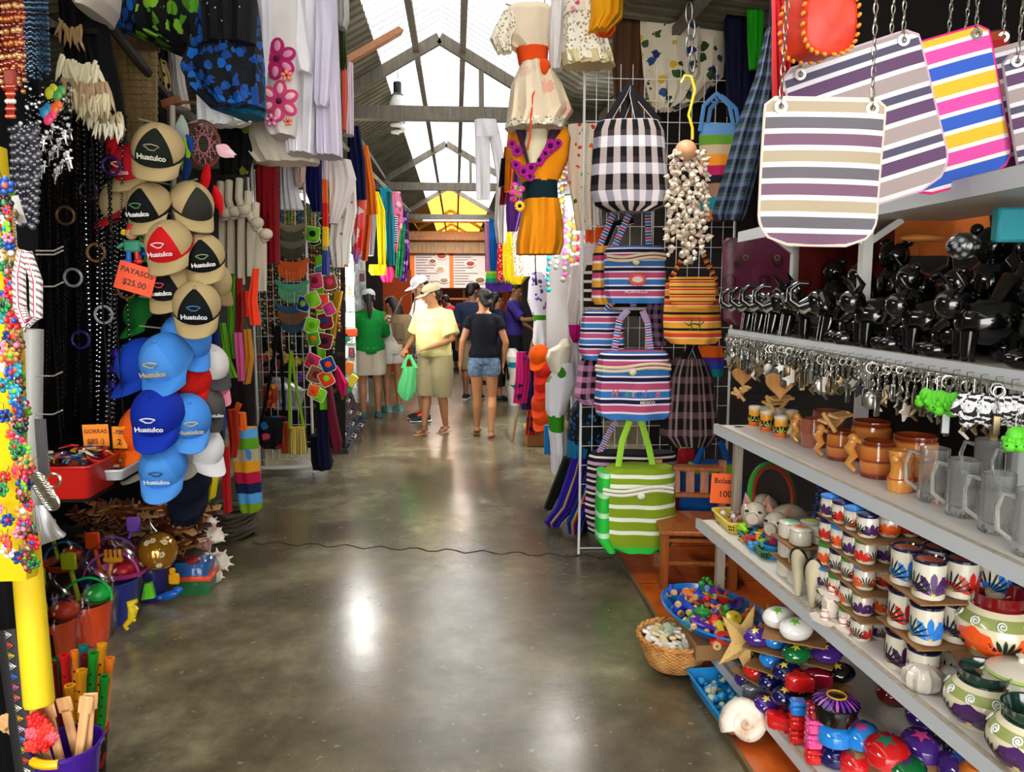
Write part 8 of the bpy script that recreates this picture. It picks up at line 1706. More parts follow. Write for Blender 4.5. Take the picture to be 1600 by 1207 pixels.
for i in range(125):
    y=290+i*4.8; mx_=max(2,interp([(0,8),(.3,22),(.6,36),(1,55)],(y-290)/600)[1]); x=rnd.uniform(-2,mx_) if i % 2 else mx_*rnd.uniform(.75,1.05); cn,cc=ec[i*7 % 12] if i % 5 else ec[rnd.randint(0,11)]; h_=hts[min(5,int((y-290)/100))]
    put(ear,P(x,y,1.9+rnd.uniform(-.03,.02)),f'{cn} flower earring on the yellow board {h_}',rot=(rnd.uniform(-.3,.3),rnd.uniform(-.4,.4),rnd.uniform(-.8,.8)),sc=rnd.uniform(.65,1.2),group=f'{cn} earrings {h_}',mats={'drop': {0: M(cc,.35)},'stone': {0: M(ec[(i*5+3) % 12][1],.3)}})
cloth('black_backing','black cloth backing behind the earring board',[(860,-60,14),(1000,-60,24),(1230,-60,50)],2.25,M('#08080a',.9),'cloth',d=.04)
# black beaded strap with bright diamonds
t=T('beaded_strap','black strap with a column of bright beaded diamonds at the lower left edge','strap',org=P(40,1207,2.0)); mb=MB()
for k in range(24): pass
pa,pb=P(8,985,2.06),P(42,1230,2.0); mb.tube([pa,pa.lerp(pb,.5),pb],[(.026,.003)]*3,8,up=(0,1,0)); t.part('strap',mb,M('#0a0a0c',.6))
for k in range(15):
    c=pa.lerp(pb,(k+.4)/15)+V((0,-.006,0)); cc=['#d8d8d0','#d84a2a','#c8b82a','#e0e0d8','#3a6ac8','#c85a8a','#e06a4a','#d8e0c8','#e0a01a','#c8b0d0','#5a8ac8','#a8c83a','#d84a3a','#e0e0d8','#b8c83a'][k]; 
    mb=MB()
    for s_ in (1,.5): mb.tube([c+V((s_*.017*math.cos(a),0,s_*.012*math.sin(a))) for a in [0,PI/2,PI,3*PI/2]],.0028,5,closed=True)
    t.part('bead_diamond',mb,M(cc,.4))
# ---------- trinket basket and tray ----------
g=P(118,770,3.1); g=V((g.x,3.12,g.z)); basket('plastic_basket','red ribbed plastic basket of bracelets hanging in the left stall',g.x-.0,g.y,g.z,.19,.24,.13,M('#b8140c',.35),flare=1.25,holes=False)
brc=MB(); brc.tube([(-.04,0,0),(-.015,.01,.006),(.015,-.006,.004),(.045,.004,0)],[.004,.006,.006,.004],7); br0=mk('bracelet',brc,M('#8a1a4a',.4)); br0['category']='bracelet'
BRC=[('burgundy','#7a1230'),('dark blue','#1a1a4a'),('black','#141416'),('red','#c01a1a'),('beige','#c8b090'),('ochre','#b8801a'),('teal','#2a7a7a')]
for i in range(56): cn,cc=BRC[i % 7]; put(br0,g+V((rnd.uniform(-.1,.1),rnd.uniform(-.12,.12),.125+.03*rnd.random()+.01)),f'{cn} bracelet heaped in the red basket',rot=(rnd.uniform(-.5,.5),rnd.uniform(-.4,.4),rnd.random()*6),sc=rnd.uniform(.8,1.2),group=f'{cn} bracelets in the red basket',mats={'': {0: M(cc,.35)}})
mb=MB(); [mb.tube([g+V((x,.1,.13)),V((g.x+x,g.y+.1,2.6))],.003,5) for x in (-.1,.1)]; mb.box(V((g.x,g.y+.1,2.6)),(.3,.02,.02)); mb.box(g+V((0,0,-.008)),(.2,.24,.01)); mk('wire_hanger',mb,M('#17120f',.8),label='dark wires holding up the red bracelet basket',cat='hanger',org=g)
q=P(182,742,3.25); basket('plastic_tray','white plastic tray beside the red basket',q.x,q.y,q.z,.12,.2,.045,M('#d0d4d8',.35),flare=1.3,holes=False)
for i in range(8): 
    mb=MB(); c=q+V((rnd.uniform(-.05,.04),rnd.uniform(-.08,.08),.05)); mb.box(c,(.05,.018,.008),rot=(.2,.2,i)); mk('paper_strip',mb,M(['#c8d8a0','#d8c8a0','#a0c8c0'][i % 3],.6),label=f'pale {["green", "straw", "aqua"][i % 3]} paper strip in the white tray',cat='paper',group='paper strips in the white tray',org=c)
mb=MB(); c=P(182,742,3.25); mb.box((c.x,c.y+.03,c.z-.01),(.1,.16,.015)); mb.tube([V((c.x,c.y+.1,c.z)),V((c.x,c.y+.1,2.6))],.003,5); mk('wire_hanger',mb,M('#17120f',.8),label='dark wire and plate holding the white tray',cat='hanger',org=c)
# bulk of the dark stall behind
for i,(x0,x1,y0,y1,Y) in enumerate([(-200,60,-60,1300,3.0),(40,250,180,820,4.3)]):
    mb=drape([(y0,x0,x1),((y0+y1)/2,x0,x1),(y1,x0,x1)],Y,.04,7,.015); mk('dark_curtain',mb,M('#08080a',.9),label=f'{["black cloth at the far left edge", "black cloth backing behind the bead strands"][i]}',cat='cloth',org=P(x1,y1,Y))
# ---------- goods on the floor, left ----------
rnd=random.Random(41)
# low platform under the leather goods
mb=MB(); mb.box((-2.2,4.1,.07),(.9,2.2,.14),b=.01); mk('low_platform',mb,M('#14100d',.8),label='low dark platform carrying the heap of leather sandals',cat='platform',org=(-1.85,4.0,0))
sn=T('leather_sandal','x','sandal',org=(0,0,0)); mb=MB(); mb.tube([(-.1,0,0),(-.04,.004,.002),(.04,-.004,0),(.11,0,0)],[(.024,.006),(.028,.007),(.034,.007),(.02,.005)],10,up=(0,0,1)); sn.part('sole',mb,M('#4a2412',.5)); mb=MB()
mb.tube([(.03,-.03,.004),(.035,0,.035),(.04,.03,.004)],[(.004,.012)]*3,6); mb.tube([(-.06,-.024,.004),(-.05,0,.045),(-.06,.024,.004)],[(.003,.008)]*3,6); sn.part('strap',mb,M('#6a3a1a',.5))
SNC=[('dark brown','#3a1a0c'),('chestnut','#6a300f'),('tan','#a06a34'),('reddish brown','#5a1f10'),('straw','#b89058')]
for i in range(170):
    u=rnd.random(); w_=rnd.random(); cn,cc=SNC[i*3 % 5]; py=lerp(885,788,u**.8); q=PZ(lerp(120+30*(1-u),325-40*(1-u),w_),py,lerp(.14,.46,(885-py)/97)); x,y,z=q; u=w_
    put(sn,V((x,y,z)),f'{cn} leather sandal in the heap behind the gold ball, {["left", "middle", "right"][min(2, int(u*3))]} part',rot=(rnd.uniform(-.5,.5),rnd.uniform(-.4,.3),rnd.random()*6.3),sc=rnd.uniform(.8,1.05),group=f'{cn} sandals in the {["left", "middle", "right"][min(2, int(u*3))]} part of the heap',mats={'sole': {0: M(cc,.45)},'strap': {0: M(SNC[(i+2) % 5][1],.45)}})
NET=film()
def bucket(px,py,Y,r,h_,c1,c2,lb,items=(),film_=True,tilt=(0,0),hcol=None,floor=None):
    q=P(px,py,Y) if floor is None else PZ(px,py,floor); r *= 1.28; h_ *= 1.25; 
    if floor is None: pass
    t=T('toy_bucket',lb,'toy bucket','toy sand buckets on the floor',org=q); R3=Euler((tilt[0],tilt[1],0)).to_matrix(); mb=MB()
    mb.lathe([(0,0),(r*.75,0),(r,h_),(r*1.06,h_),(r*1.06,h_-.008),(r*.97,h_-.004),(r*.72,.006),(0,.006)],q,28,ax=R3); t.part('body',mb,M(c1,.3))
    mb=MB(); mb.tube([q+R3 @ V((r*1.02*math.cos(a),r*1.02*math.sin(a)*.3-.0,h_+r*.9*abs(math.sin(a)))) for a in [k*PI/14 for k in range(15)]],[(.006,.003)]*15,6,up=(0,1,0)); t.part('handle',mb,M(hcol or c2,.3))
    for k,(nm,c_) in enumerate(items):
        a=k*2.1+.6; p=q+R3 @ V((r*.45*math.cos(a),r*.45*math.sin(a),h_*.98)); mb=MB()
        if nm == 'spade': mb.cyl(p,p+V((.03*math.cos(a),.02,.09)),.007); mb.box(p+V((.04*math.cos(a),.025,.12)),(.05,.012,.06),b=.005)
        elif nm == 'rake':
            mb.cyl(p,p+V((.02,0,.07)),.007); mb.box(p+V((.025,0,.08)),(.06,.01,.014))
            for j in range(4): mb.box(p+V((.003+j*.015,0,.1)),(.007,.008,.03))
        elif nm == 'mould': mb.ball(p+V((0,0,.02)),(.045,.04,.03)); mb.lathe([(.045,0),(.05,.006)],p,12)
        elif nm == 'sieve': mb.lathe([(0,.01),(.07,.01),(.085,.03),(.09,.03)],p,24)
        mb.xf(Matrix.Translation(p) @ Matrix.Scale(1.45,4) @ Matrix.Translation(-p)); o=mk('toy_'+nm,mb,M(c_,.3),label=f'{nm} shaped toy in the '+lb.replace(' in clear net','').replace(' and red',''),cat='toy',org=p,group=None)
    if film_:
        mb=MB(); rings=[]
        for z,s_ in ((.0,.85),(.3,1.08),(.8,1.2),(1.15,1.15),(1.6,.85),(1.85,.3),(2.0,.12),(2.15,.25)):
            rings.append([q+R3 @ V((r*s_*(1+.06*math.sin(j*2.3+z*5))*math.cos(j*PI/12),r*s_*(1+.06*math.sin(j*2.3+z*5))*math.sin(j*PI/12),h_*z)) for j in range(24)])
        mb.loft(rings); t.part('net_bag',mb,NET)
    return t
BD=[(178,968,2.95,'#1030a0','#e04ab0','deep blue bucket with magenta sieve and orange toys',[('sieve','#d83a9a'),('spade','#e8501a'),('rake','#e8a01a'),('mould','#c81a2a')],.1,.17),
 (140,1000,2.72,'#f4501c','#20d058','orange red bucket with green rim',[('mould','#20c050'),('spade','#c8d82a')],.085,.15),
 (90,1025,2.6,'#f4501c','#2a1a8a','orange bucket with dark purple handle nearest the foam tube',[('mould','#e84418'),('spade','#b8e01a')],.07,.14),
 (105,925,2.95,'#f4501c','#1a8ad0','orange bucket behind the one with a purple handle',[('mould','#e8501a'),('spade','#c8e020')],.08,.14),
 (238,935,3.35,'#241a78','#c02a2a','dark violet bucket under the gold ball',[('mould','#20186a')],.075,.17),
 (205,915,3.5,'#1250a8','#c81a4a','dark blue bucket in clear net beside the gold ball',[('spade','#d82a5a')],.08,.14),
 (170,905,3.4,'#c8309a','#1a8a3a','pink bucket with green spade',[('spade','#1a8a3a'),('mould','#1a3ab0')],.08,.12)]
for px,py,Y,c1,c2,lb,it,r,h_ in BD: bucket(px,py,Y,r,h_,c1,c2,lb,it,floor=.0)
bucket(175,895,3.6,.1,.05,'#123a9a','#8a5ac8','wide blue basin bucket in clear net against the leather heap',[('spade','#8a5ac8')],floor=.14)
bucket(262,838,3.9,.08,.1,'#13246a','#c01a1a','dark blue and red bucket in clear net behind the gold ball',[('spade','#c8201a'),('mould','#2a6a4a')],floor=.1)
def loose(nm,px,py,z,f,c_,lb,cat='toy'):
    q=PZ(px,py,z); mb=MB(); f(mb,q); return mk(nm,mb,M(c_,.3),label=lb,cat=cat,org=q)
loose('toy_seahorse',205,962,.1,lambda mb,q: (mb.tube([q+V((-.02,0,-.07)),q+V((-.03,0,-.05)),q+V((.0,0,-.02)),q+V((.012,0,.03)),q+V((.0,0,.06)),q+V((.03,0,.07))],[.008,.012,.018,.024,.018,.01],10),[mb.ball(q+V((.018,-.012,-.02+k*.018)),.008) for k in range(5)]),'#e0c41a','yellow seahorse sand mould hanging on the deep blue bucket')
loose('toy_spade',272,905,.13,lambda mb,q: (mb.box(q,(.055,.02,.06),b=.008),mb.box(q+V((-.01,.01,.04)),(.03,.02,.03),b=.006)),'#e8a80e','yellow orange spade between the gold ball and the boat toy')
loose('toy_dolphin',266,930,.05,lambda mb,q: (mb.ball(q,(.055,.02,.022),rot=(0,-.3,0)),mb.ball(q+V((.04,0,.025)),(.025,.018,.018)),mb.ball(q+V((-.05,0,-.01)),(.02,.02,.014))),'#1464c8','blue dolphin sand mould on the floor below the yellow spade')
loose('toy_scoop',231,925,.1,lambda mb,q: mb.prism([(-.03,-.04),(.035,-.03),(.02,.05),(-.01,.045)],-.012,.012,F=lambda v: q+v),'#6ad82a','lime green scoop leaning on the violet bucket')
# gold ball with white flowers
q=PZ(246,862,.29); c=q; t=T('beach_ball','shiny gold ball with white flowers resting on the toy buckets','ball',org=c-V((0,0,.098))); mb=MB(); mb.ball(c,.098,n=40,k=24); t.part('ball',mb,M('#b8801a',.12,.55,coat=.8))
for a,e in ((-1.9,.75),(-1.0,.1),(-2.2,-.45),(-1.15,-.5),(-1.5,.9),(-.7,.7)):
    d=V((math.cos(a)*math.cos(e),math.sin(a)*math.cos(e),math.sin(e))); u=d.cross(V((0,0,1))).normalized(); v_=d.cross(u); mb=MB()
    for k in range(6): b_=k*PI/3; mb.ball(c+(d+(u*math.cos(b_)+v_*math.sin(b_))*.11).normalized()*.0975,.0058,n=8,k=5)
    mb.ball(c+d*.098,.004,n=6,k=4); t.part('flower_print',mb,M('#e8d8b8',.4))
# boat shaped toy baskets
q=PZ(302,930,0.0); t=T('toy_boat','toy boat set with blue basket, orange deck and green hull in clear net','toy',org=q); mb=MB()
mb.prism([(-.075,0),(.08,0),(.09,.075),(-.085,.075)],-.06,.06,F=lambda v: q+V((v.x,v.y+.06,v.z))); t.part('hull',mb,M('#0c6a34',.35)); mb=MB(); mb.box(q+V((0,.06,.088)),(.2,.15,.026),b=.006); t.part('deck',mb,M('#e84a2a',.35))
mb=MB(); mb.prism([(-.075,.1),(.075,.1),(.09,.175),(-.09,.175)],-.055,.055,F=lambda v: q+V((v.x,v.y+.06,v.z))); t.part('basket',mb,M('#12589a',.35)); mb=MB(); mb.ball(q+V((0,.03,.18)),(.04,.04,.02)); t.part('ribbed_lid',mb,M('#8a1420',.3))
mb=MB(); mb.ball(q+V((0,.06,.1)),(.13,.1,.13),n=16,k=10); t.part('net_bag',mb,NET)
# sea shells
def shellbig(px,py,z,R,lb,c_='#d8c8b0',spikes=9,rot=(0,0,0)):
    q=PZ(px,py,z); t=T('sea_shell',lb,'shell',org=q); mb=MB(); RR=Euler(rot).to_matrix(); mb.lathe([(0,-1.1),(.3,-.7),(.75,-.1),(.8,.15),(.45,.45),(.5,.5),(.25,.8),(.28,.85),(0,1.15)],n=18)
    for k in range(spikes): a=k*2*PI/spikes; mb.tube([(.6*math.cos(a),.6*math.sin(a),.1),(1.1*math.cos(a),1.1*math.sin(a),.25)],[.16,.03],7)
    mb.xf(Matrix.Translation(q) @ RR.to_4x4() @ Matrix.Scale(R,4)); t.part('shell',mb,SHL); mb=MB(); mb.ball(q+RR @ V((0,-R*.62,-R*.2)),(R*.28,R*.2,R*.55),rot=rot); t.part('opening',mb,M('#d89a94',.3)); return t
shellbig(342,878,.08,.075,'spiny cream conch shell on the floor right of the toy boat',rot=(.6,.5,.3)); shellbig(318,848,.16,.07,'pink lipped conch shell leaning behind the toy boat',spikes=6,rot=(-.3,-.4,.5)); shellbig(336,838,.2,.065,'upright cream conch shell with pink mouth beside the rope coil',spikes=7,rot=(.2,.6,-.3)); shellbig(328,818,.27,.05,'small tan conch shell on top of the shells',spikes=7,rot=(.2,-.2,1))
shellbig(336,900,.04,.05,'low cream shell at the foot of the shell group',spikes=5,rot=(1.2,.3,.2)); shellbig(294,840,.13,.06,'pink inner shell in clear wrap beside the gold ball',spikes=4,rot=(-.2,.1,0))
# rope coil
q=PZ(352,850,0); t=T('rope_coil','coil of dark grey rope on the floor at the end of the goods','rope',org=q)
mb=MB(); pts=[]
for k in range(150): a=k*.42; r=.13+.012*math.sin(k*.9); pts.append(q+V((.02+r*math.cos(a),.16+.2*math.sin(a)*(.9+.1*math.sin(k)),.02+k*.0012+.015*math.sin(k*.5))))
mb.tube(pts,.011,7); t.part('rope',mb,M('#4a443a',.9)); mb=drape([(795,325,352),(830,322,368),(858,330,372)],5.2,.3,3,.02); t.part('black_cover',mb,M('#121214',.8))
# flutes in a dark bin, wooden utensils in a purple bucket
q=PZ(128,1158,.05); q=V((q.x,q.y,.0)); c=P(112,1120,2.32); c.z=0; t=T('flute_bin','dark patterned bin holding coloured wooden flutes','bin',org=c); mb=MB(); mb.lathe([(0,.02),(.075,.02),(.095,.24),(.1,.24),(.095,.25),(.085,.24)],c,28); t.part('body',mb,SPOT('#1a0f0c',['#8a1a14','#c8981a','#3a1a10'],24,.4)); mb=MB(); mb.tube([c+V((.098*math.cos(a),.098*math.sin(a),.248)) for a in [k*PI/12 for k in range(24)]],.004,6,closed=True); t.part('rim',mb,M('#a81a1a',.4))
fl=T('wooden_flute','x','flute',org=(0,0,0)); mb=MB(); mb.lathe([(0,0),(.013,0),(.0135,.01),(.0125,.012),(.0125,.22),(.0145,.225),(.0145,.24),(.009,.24),(.008,.2)],n=14); fl.part('tube',mb,M('#1a8a2a',.3)); mb=MB()
for k in range(5): mb.ball((0,-.0122,.06+k*.03),(.004,.0015,.004),n=8,k=4)
fl.part('hole',mb,M('#0c0c0c',.6))
FLC=[('bright green','#128a24'),('dark green','#1a4a1c'),('yellow','#e09a10'),('red','#c01418'),('teal','#126a6a'),('maroon','#5a0c10'),('orange','#e8781a')]
FP=[(-.055,-.05,0,.0),(-.03,-.065,1,-.02),(-.005,-.07,4,-.01),(.025,-.06,2,.02),(.045,-.05,2,.06),(.06,-.03,0,.1),(.075,.0,0,.02),(-.065,-.01,3,.02),(-.03,-.02,5,.06),(.0,-.01,3,.09),(.03,.01,5,.07),(.07,.03,6,.05),(-.04,.03,1,.05),(.01,.04,4,.08),(.05,.05,2,.08),(-.01,.06,6,.06)]
for i,(dx,dy,k,dz) in enumerate(FP): cn,cc=FLC[k]; put(fl,c+V((dx,dy,.17+dz)),f'{cn} wooden flute, {ORD[i]} in the patterned bin counting from its front left',rot=(rnd.uniform(-.1,.1)-dy,dx*2,rnd.uniform(-.3,.3)),sc=1.05,group='wooden flutes in the bin',mats={'tube': {0: M(cc,.3)}})
c=P(105,1160,2.05); c.z -= .235;  t=T('purple_bucket','purple plastic bucket with yellow handle grip at the bottom left of the frame','bucket',org=c); mb=MB(); mb.lathe([(0,.05),(.06,.05),(.085,.235),(.09,.235),(.09,.225),(.08,.23)],c,32); t.part('body',mb,M('#3a1486',.25)); mb=MB(); mb.tube([c+V((.088*math.cos(a),.088*math.sin(a),.225)) for a in [PI+.9+k*.08 for k in range(12)]],.012,8); t.part('grip',mb,M('#e0b010',.4))
mb=MB(); mb.lathe([(0,-c.z),(.09,-c.z),(.08,.049),(0,.049)],c,20); mk('low_stand',mb,M('#17120f',.8),label='dark block under the purple bucket',cat='stand',org=c)
wu=MB(); wu.box((0,0,.09),(.026,.008,.18),b=.003); wu.box((0,0,.19),(.04,.008,.05),b=.004); wu0=mk('wooden_spatula',wu,WOOD('#c08a54','#e0b07a',.5)); wu0['category']='spatula'
for i,(dx,dy,rx,ry) in enumerate([(-.04,-.03,-.1,-.5),(-.02,-.04,-.1,-.35),(.0,-.03,-.1,-.2),(.03,-.02,-.15,.12),(.045,.0,-.1,.1),(-.05,.01,.1,-.6),(.01,.03,.1,-.1)]): put(wu0,c+V((dx,dy,.16)),f'pale wooden spatula in the purple bucket, {ORD[i]} of the bunch',rot=(rx,ry,rnd.uniform(-.3,.3)),sc=.95,group='pale wooden spatulas')
for i,(px,py,s_) in enumerate([(58,1125,1),(70,1138,.9),(52,1145,.8),(66,1160,1.0),(50,1165,.8),(80,1150,.7)]):
    q=P(px,py,2.0); mb=MB()
    for k in range(14): d_=V((math.cos(k*2.4)*math.sqrt(k/14),-.3*(1-k/14),math.sin(k*2.4)*math.sqrt(k/14))); mb.ball(q+d_*.022*s_,(.011*s_,.006,.011*s_),rot=(k,k,0),n=8,k=5)
    mk('red_flower',mb,M(['#d81a1a','#e83a2a','#e85a6a'][i % 3],.5),label=f'{["red", "scarlet", "pinkish"][i % 3]} artificial flower on the spatulas, {ORD[i]} from the top',cat='flower',org=q)
# ---------- items right of the caps ----------
LAN=[([(430,357,368),(520,358,366),(560,362,372)],4.2,'#4a8a12','long lime green strap left of the bag stall'),([(505,343,352),(560,348,360),(590,358,372)],4.15,'#5a9a1a','short green strap with white end'),([(435,368,378),(500,370,380),(540,368,376)],4.25,'#8a120c','dark red strap beside the lime green one'),([(520,365,378),(560,368,382),(595,372,382)],4.2,'#c8508a','pink sock like pouch'),([(515,380,392),(560,384,397),(600,380,390)],4.25,'#b8781a','ochre sock like pouch'),
 ([(455,378,390),(480,380,392),(495,382,390)],4.2,'#c82a1a','striped red pouch near the rope straps'),([(420,396,405),(470,388,402),(508,392,407)],4.0,'#f0401c','neon coral flip flop shaped card'),([(470,330,342),(540,328,342),(575,332,340)],4.3,'#0c2c7a','royal blue bag beside the black fronted caps'),
 ([(700,345,358),(760,348,360),(800,352,362)],3.9,'#a80c14','red and white strap bag low beside the striped towel bag'),([(715,322,335),(760,318,332),(785,312,328)],3.75,'#3ab81a','bright green and yellow strap bunch'),([(715,328,338),(750,330,340),(778,328,335)],3.7,'#e0c81a','yellow strap in the green bunch'),([(640,330,345),(700,335,350),(740,345,356)],4.1,'#0c0c12','long black strap bag'),
 ([(600,335,350),(650,338,352),(690,340,350)],4.3,'#0f3a8a','long blue strap bag behind the caps'),([(560,350,395),(640,352,398),(700,360,396)],4.9,'#1a0f14','dark maroon cloth behind the straps'),([(640,355,372),(690,358,375),(715,360,370)],4.6,'#a8280f','rust red bag edge behind the striped towel bag'),([(645,372,384),(672,375,386)],4.5,'#e8641a','orange bag corner above the striped towel bag')]
for i,(rows,Y,c_,lb) in enumerate(LAN): cloth('hanging_strap',lb,rows,Y,FAB(c_),'strap',d=.06,folds=2,amp=.01,seed=i)
tote('towel_bag','long bag striped in light blue, lime, beige, orange, pink and navy hanging low',[(668,359,402),(700,361,404),(780,371,410),(794,373,410),(799,378,405)],4.75,STR([('#6a8a14',1),('#4a90c8',1.1),('#141f44',1.1),('#b0123c',1.2),('#d8941a',1.2),('#b0a48a',1.3),('#5a9a1a',1.2),('#5aa0d8',1.1)],1,.999),FAB('#d85a1a'),[[(366,670),(370,640),(374,630)]],.1,5)
mb=MB(); c=P(387,710,4.66); mb.prism([(-.014,.03),(.0,.04),(.02,.01),(.022,-.03),(.008,-.04),(-.008,-.02)],-.004,.004,F=lambda v: c+v); mk('fish_charm',mb,M('#3a7ab8',.4),label='blue leaf shaped charm on the striped towel bag',cat='charm',org=c)
# ---------- bag and necklace stall (left, about 6.5 m) ----------
Yb=6.75
t=T('wire_rack','white wire grid rack standing on the floor with woven bags hung in front','rack',org=P(447,730,Yb)); a,b_=P(406,728,Yb),P(490,728,Yb); mb=MB()
for i in range(9): p=a.lerp(b_,i/8); mb.tube([V((p.x,Yb,.12)),V((p.x,Yb,2.6))],.004,4)
for i in range(17): z=.12+i*.155; mb.tube([V((a.x,Yb,z)),V((b_.x,Yb,z))],.004,4)
t.part('grid',mb,M('#b8b8b4',.4)); mb=MB(); mb.tube([V((a.x-.02,Yb-.05,.06)),V((b_.x+.02,Yb-.05,.06))],.018,8); t.part('foot_bar',mb,M('#d0d0ce',.4))
for p in (a,b_): mb=MB(); mb.cyl(V((p.x,Yb,0)),V((p.x,Yb,2.6)),.012); t.part('post',mb,M('#d0d0ce',.4))
def collar(px,py,w_,c1,c2,Y,lb):
    "fringed crescent necklace"
    t=T('fringed_necklace',lb,'necklace','fringed collar necklaces',org=P(px,py,Y)); mb=MB(); arc=[]
    for i in range(15): a=PI*(1.08+.84*i/14); arc.append((px+w_*math.cos(a),py+w_*.62*(-math.sin(a)-.35),))
    pts=[P(x,y,Y) for x,y in arc]; mb.tube(pts,[(.012+.02*math.sin(PI*i/14),.008) for i in range(15)],8,up=(0,1,0)); t.part('band',mb,M(c1,.7)); mb=MB()
    for i in range(2,13):
        for s_ in (0,.5): q=pts[i].lerp(pts[min(14,i+1)],s_); mb.tube([q,q-V((0,0,.07+.05*math.sin(PI*i/14)))],.005,4)
    t.part('fringe',mb,M(c2,.7)); return t
YN=6.5
collar(455,350,20,'#8a8464','#5a5a44',YN,'silver grey chain collar necklace at the top of the necklace column'); collar(455,375,22,'#6a6850','#4a4a38',YN,'olive grey beaded collar necklace'); collar(456,405,27,'#e05a14','#e86a1a',YN-.05,'bright orange fringed collar necklace'); collar(456,440,26,'#4aa07a','#6ab08a',YN-.05,'mint green crochet collar necklace'); collar(455,475,26,'#1a4a6a','#8a5a34',YN-.08,'dark blue and bronze fringed collar necklace')
collar(456,490,22,'#1f5a7a','#1a4a64',YN-.02,'teal blue fringed necklace, lowest of the collars')
# background beads (strands behind)
for i in range(30):
    x=405+i*4.3; y0=330+(i % 3)*6; cn,cc,c2_=[('gold and black','#a88a3a','#1a1a14'),('brown and silver','#6a4a2a','#a8a8a0'),('green and gold','#2a6a4a','#b89a4a'),('turquoise and black','#2a7a8a','#16161a'),('red and gold','#8a1a1a','#b8983a')][i % 5]
    strand(f'{cn} bead strand in the necklace stall, {ORD[i]} from the left',[P(x,y0,6.9),P(x,430,6.9),P(x,500+(i*13 % 60),6.9)],.013,[M(cc,.3,.3),M(c2_,.3,.3)],.03,group='bead strands of the necklace stall')
for i in range(12): x=440+i*5.2; cn,cc=[('blue','#1a5aa0'),('tan','#a88a4a'),('green','#3a8a4a'),('ochre','#b8901a'),('cream','#c8c0a0'),('teal','#1a6a74')][i % 6]; strand(f'{cn} cord necklace under the white trousers, {ORD[i]} from the left',[P(x,322,6.7),P(x,358,6.7)],.012,[M(cc,.4)],.018,group='short cord necklaces')
mb=drape([(325,402,540),(500,402,540),(700,402,540)],7.05,.04,6,.02); mk('stall_backing',mb,SPOT('#16120f',['#3a2a1a','#16120f','#5a4a2a','#2a1a14','#16120f'],16,.4),label='dark patterned backing of the necklace and bag stall',cat='cloth',org=P(470,700,7.05))
# keyring purses on the green strap
cloth('green_strap','lime green felt strap carrying small purses at the edge of the necklace stall',[(400,492,505),(520,494,508),(640,500,512)],6.35,FAB('#6ab81a'),'strap',d=.04,folds=1)
PU=[(490,365,'#6ac81a','lime'),(505,350,'#151a10','black'),(488,375,'#1a1a14','black spotted'),(492,438,'#c83a6a','pink'),(512,440,'#8a3a2a','rust'),(500,425,'#1a9ac8','sky blue'),(484,468,'#8ac82a','green and white'),(502,470,'#e84a1a','orange and violet'),(477,475,'#1a2a9a','blue'),(510,485,'#c83a7a','rose'),(490,508,'#7ac81a','bright lime'),(506,500,'#7a1a14','maroon'),(488,530,'#4a9a1a','grass green'),(510,532,'#6a1a2a','wine red'),(493,565,'#e02a6a','hot pink'),(508,570,'#1a3a7a','navy'),(505,592,'#e8401a','scarlet orange'),(498,585,'#8a5a3a','tan'),(492,612,'#e8641a','orange'),(503,618,'#7ad81a','neon green')]
pu=T('small_purse','x','purse',org=(0,0,0)); mb,loop=pouch(.1,.11,.03); pu.part('body',mb,FAB('#6ac81a')); mb=MB(); mb.tube(loop,.004,5,closed=True); pu.part('trim',mb,M('#e8e0c8',.8)); mb=MB(); mb.ball((0,-.02,-.05),(.025,.006,.025),n=10,k=6); pu.part('flower',mb,M('#5a3a8a',.8))
for i,(x,y,c_,nm) in enumerate(PU): put(pu,P(x,y-10,6.15+.02*(i % 3)),f'small {nm} purse clipped to the lime strap',rot=(0,rnd.uniform(-.5,.5),rnd.uniform(-.3,.3)),sc=rnd.uniform(.85,1.15),group='small purses on the lime strap',mats={'body': {0: FAB(c_)},'flower': {0: M(PU[(i*3+2) % 20][2],.8)}})
cloth('yellow_bag','yellow cloth bag hanging beyond the purses',[(455,522,536),(490,518,530),(530,515,524)],6.9,FAB('#c89a1a'),'bag',d=.06)
cloth('pink_pouch','hot pink triangular pouch beside the sunglasses case',[(572,522,528),(600,524,545),(618,532,540)],6.9,FAB('#c81a5a'),'pouch',d=.05)
cloth('burgundy_bag','long burgundy stuffed bag beside the aisle',[(600,508,518),(650,512,526),(690,518,535),(704,522,533)],6.4,FAB('#5a0a24'),'bag',d=.14,folds=1)
cloth('navy_bag','dark navy shiny bag left of the burgundy one',[(625,498,512),(690,496,514),(728,498,520)],6.45,FAB('#0a0f30'),'bag',d=.14,folds=2)
cloth('black_bag','black floor length bag at the foot of the stall',[(680,485,500),(720,486,522),(733,490,518)],6.6,FAB('#0c0a0e'),'bag',d=.16,folds=2)
tote('woven_bag','small green and yellow striped woven bag on long lime and orange straps',[(668,452,478),(690,450,480),(706,449,481),(709,452,479)],6.3,STR([('#c8a82a',1),('#3a6a2a',.8),('#d8c86a',1),('#a83a1a',.6),('#2a5a5a',.6)],0,6),FAB('#7aa81a'),[[(453,670),(452,600),(454,548)],[(475,670),(462,600),(455,548)]],.1,3,hw=.012)
tote('shoulder_bag','black shoulder bag with red and blue flowers on long black straps',[(652,406,450),(670,403,452),(695,405,450),(700,410,446)],6.5,SPOT('#0a0a0c',['#a81a3a','#0a0a0c','#1a6aa0','#c83a5a','#0a0a0c'],12,.42),FAB('#0a0a0c'),[[(410,655),(428,560),(432,510)],[(444,655),(440,560),(434,510)]],.12,4,hw=.014)
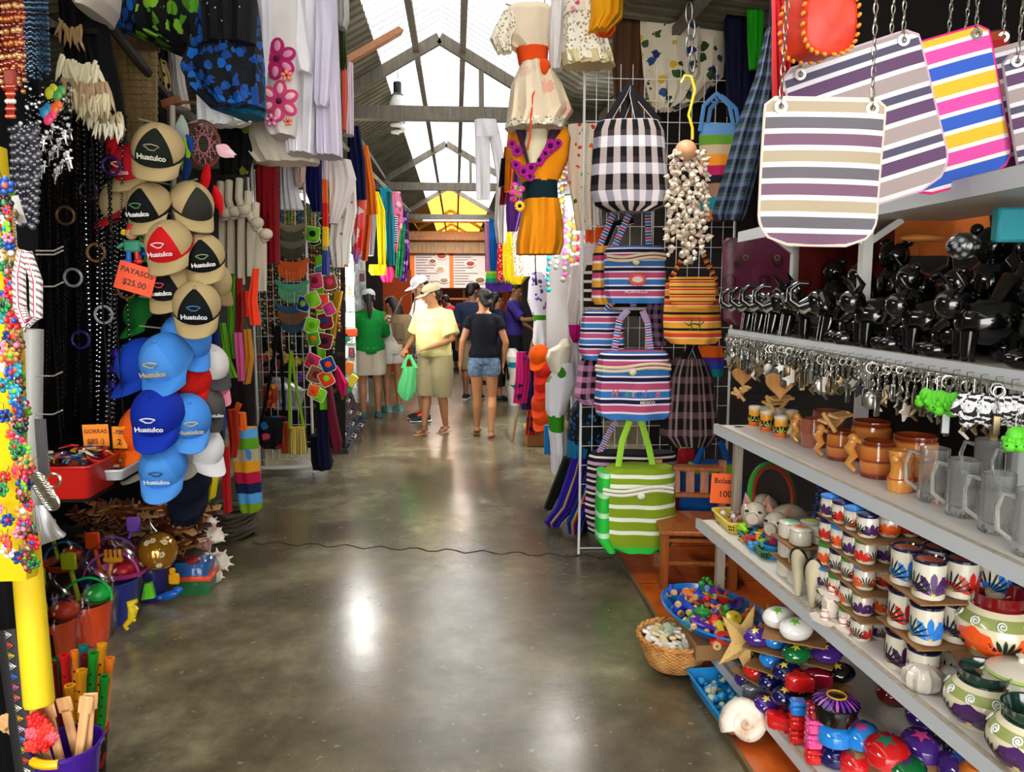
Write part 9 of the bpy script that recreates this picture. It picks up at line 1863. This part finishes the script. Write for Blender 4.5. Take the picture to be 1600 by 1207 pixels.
cloth('woven_bag','rust and orange striped woven bag left of the green and yellow one',[(660,443,455),(690,441,453),(708,441,452)],6.4,STR([('#a83a1a',1),('#d8783a',.6),('#3a2a1a',.5)],0,4),'bag',d=.08)
cloth('printed_bag','orange and red printed pouch above the flowered shoulder bag',[(600,412,432),(620,410,436),(636,414,430)],6.55,SPOT('#8a2a14',['#d8641a','#8a2a14','#b8981a'],16,.4),'pouch',d=.1)
cloth('silver_bag','silvery crumpled wrapped bag behind the woven straps',[(590,425,445),(610,422,478),(640,428,470)],6.85,M('#a0a4a8',.3,.5),'bag',d=.1,folds=6)
for i,(x,y,c_,nm) in enumerate([(412,560,'#a82a2a','red'),(424,555,'#c8841a','amber'),(436,570,'#8a1a3a','crimson'),(448,560,'#c8a84a','golden'),(465,565,'#c8b01a','yellow'),(480,565,'#8a8a1a','olive yellow'),(418,580,'#5a1a1a','dark red'),(470,590,'#6a2a8a','purple')]): q=P(x,y,6.8); mb=MB(); [mb.ball(q+V((.04*math.cos(k*2.4)*k/9,0,.04*math.sin(k*2.4)*k/9)),.02) for k in range(10)]; mk('bead_cluster',mb,M(c_,.3),label=f'{nm} cluster of beads in the middle of the bag stall',cat='beads',org=q)
for i,(px,py,c_,nm) in enumerate([(532,560,'#c81a2a','red'),(545,575,'#e8801a','orange'),(550,595,'#d8c81a','yellow'),(540,610,'#1a8a5a','green'),(536,530,'#1a8a7a','teal'),(548,520,'#d8481a','vermilion')]): q=P(px,py,7.2); mb=MB(); mb.box(q,(.08,.02,.12),rot=(0,.3*i,0),b=.008); mk('luggage_tag',mb,M(c_,.5),label=f'{nm} tag hanging in front of the jewellery racks',cat='tag',org=q)
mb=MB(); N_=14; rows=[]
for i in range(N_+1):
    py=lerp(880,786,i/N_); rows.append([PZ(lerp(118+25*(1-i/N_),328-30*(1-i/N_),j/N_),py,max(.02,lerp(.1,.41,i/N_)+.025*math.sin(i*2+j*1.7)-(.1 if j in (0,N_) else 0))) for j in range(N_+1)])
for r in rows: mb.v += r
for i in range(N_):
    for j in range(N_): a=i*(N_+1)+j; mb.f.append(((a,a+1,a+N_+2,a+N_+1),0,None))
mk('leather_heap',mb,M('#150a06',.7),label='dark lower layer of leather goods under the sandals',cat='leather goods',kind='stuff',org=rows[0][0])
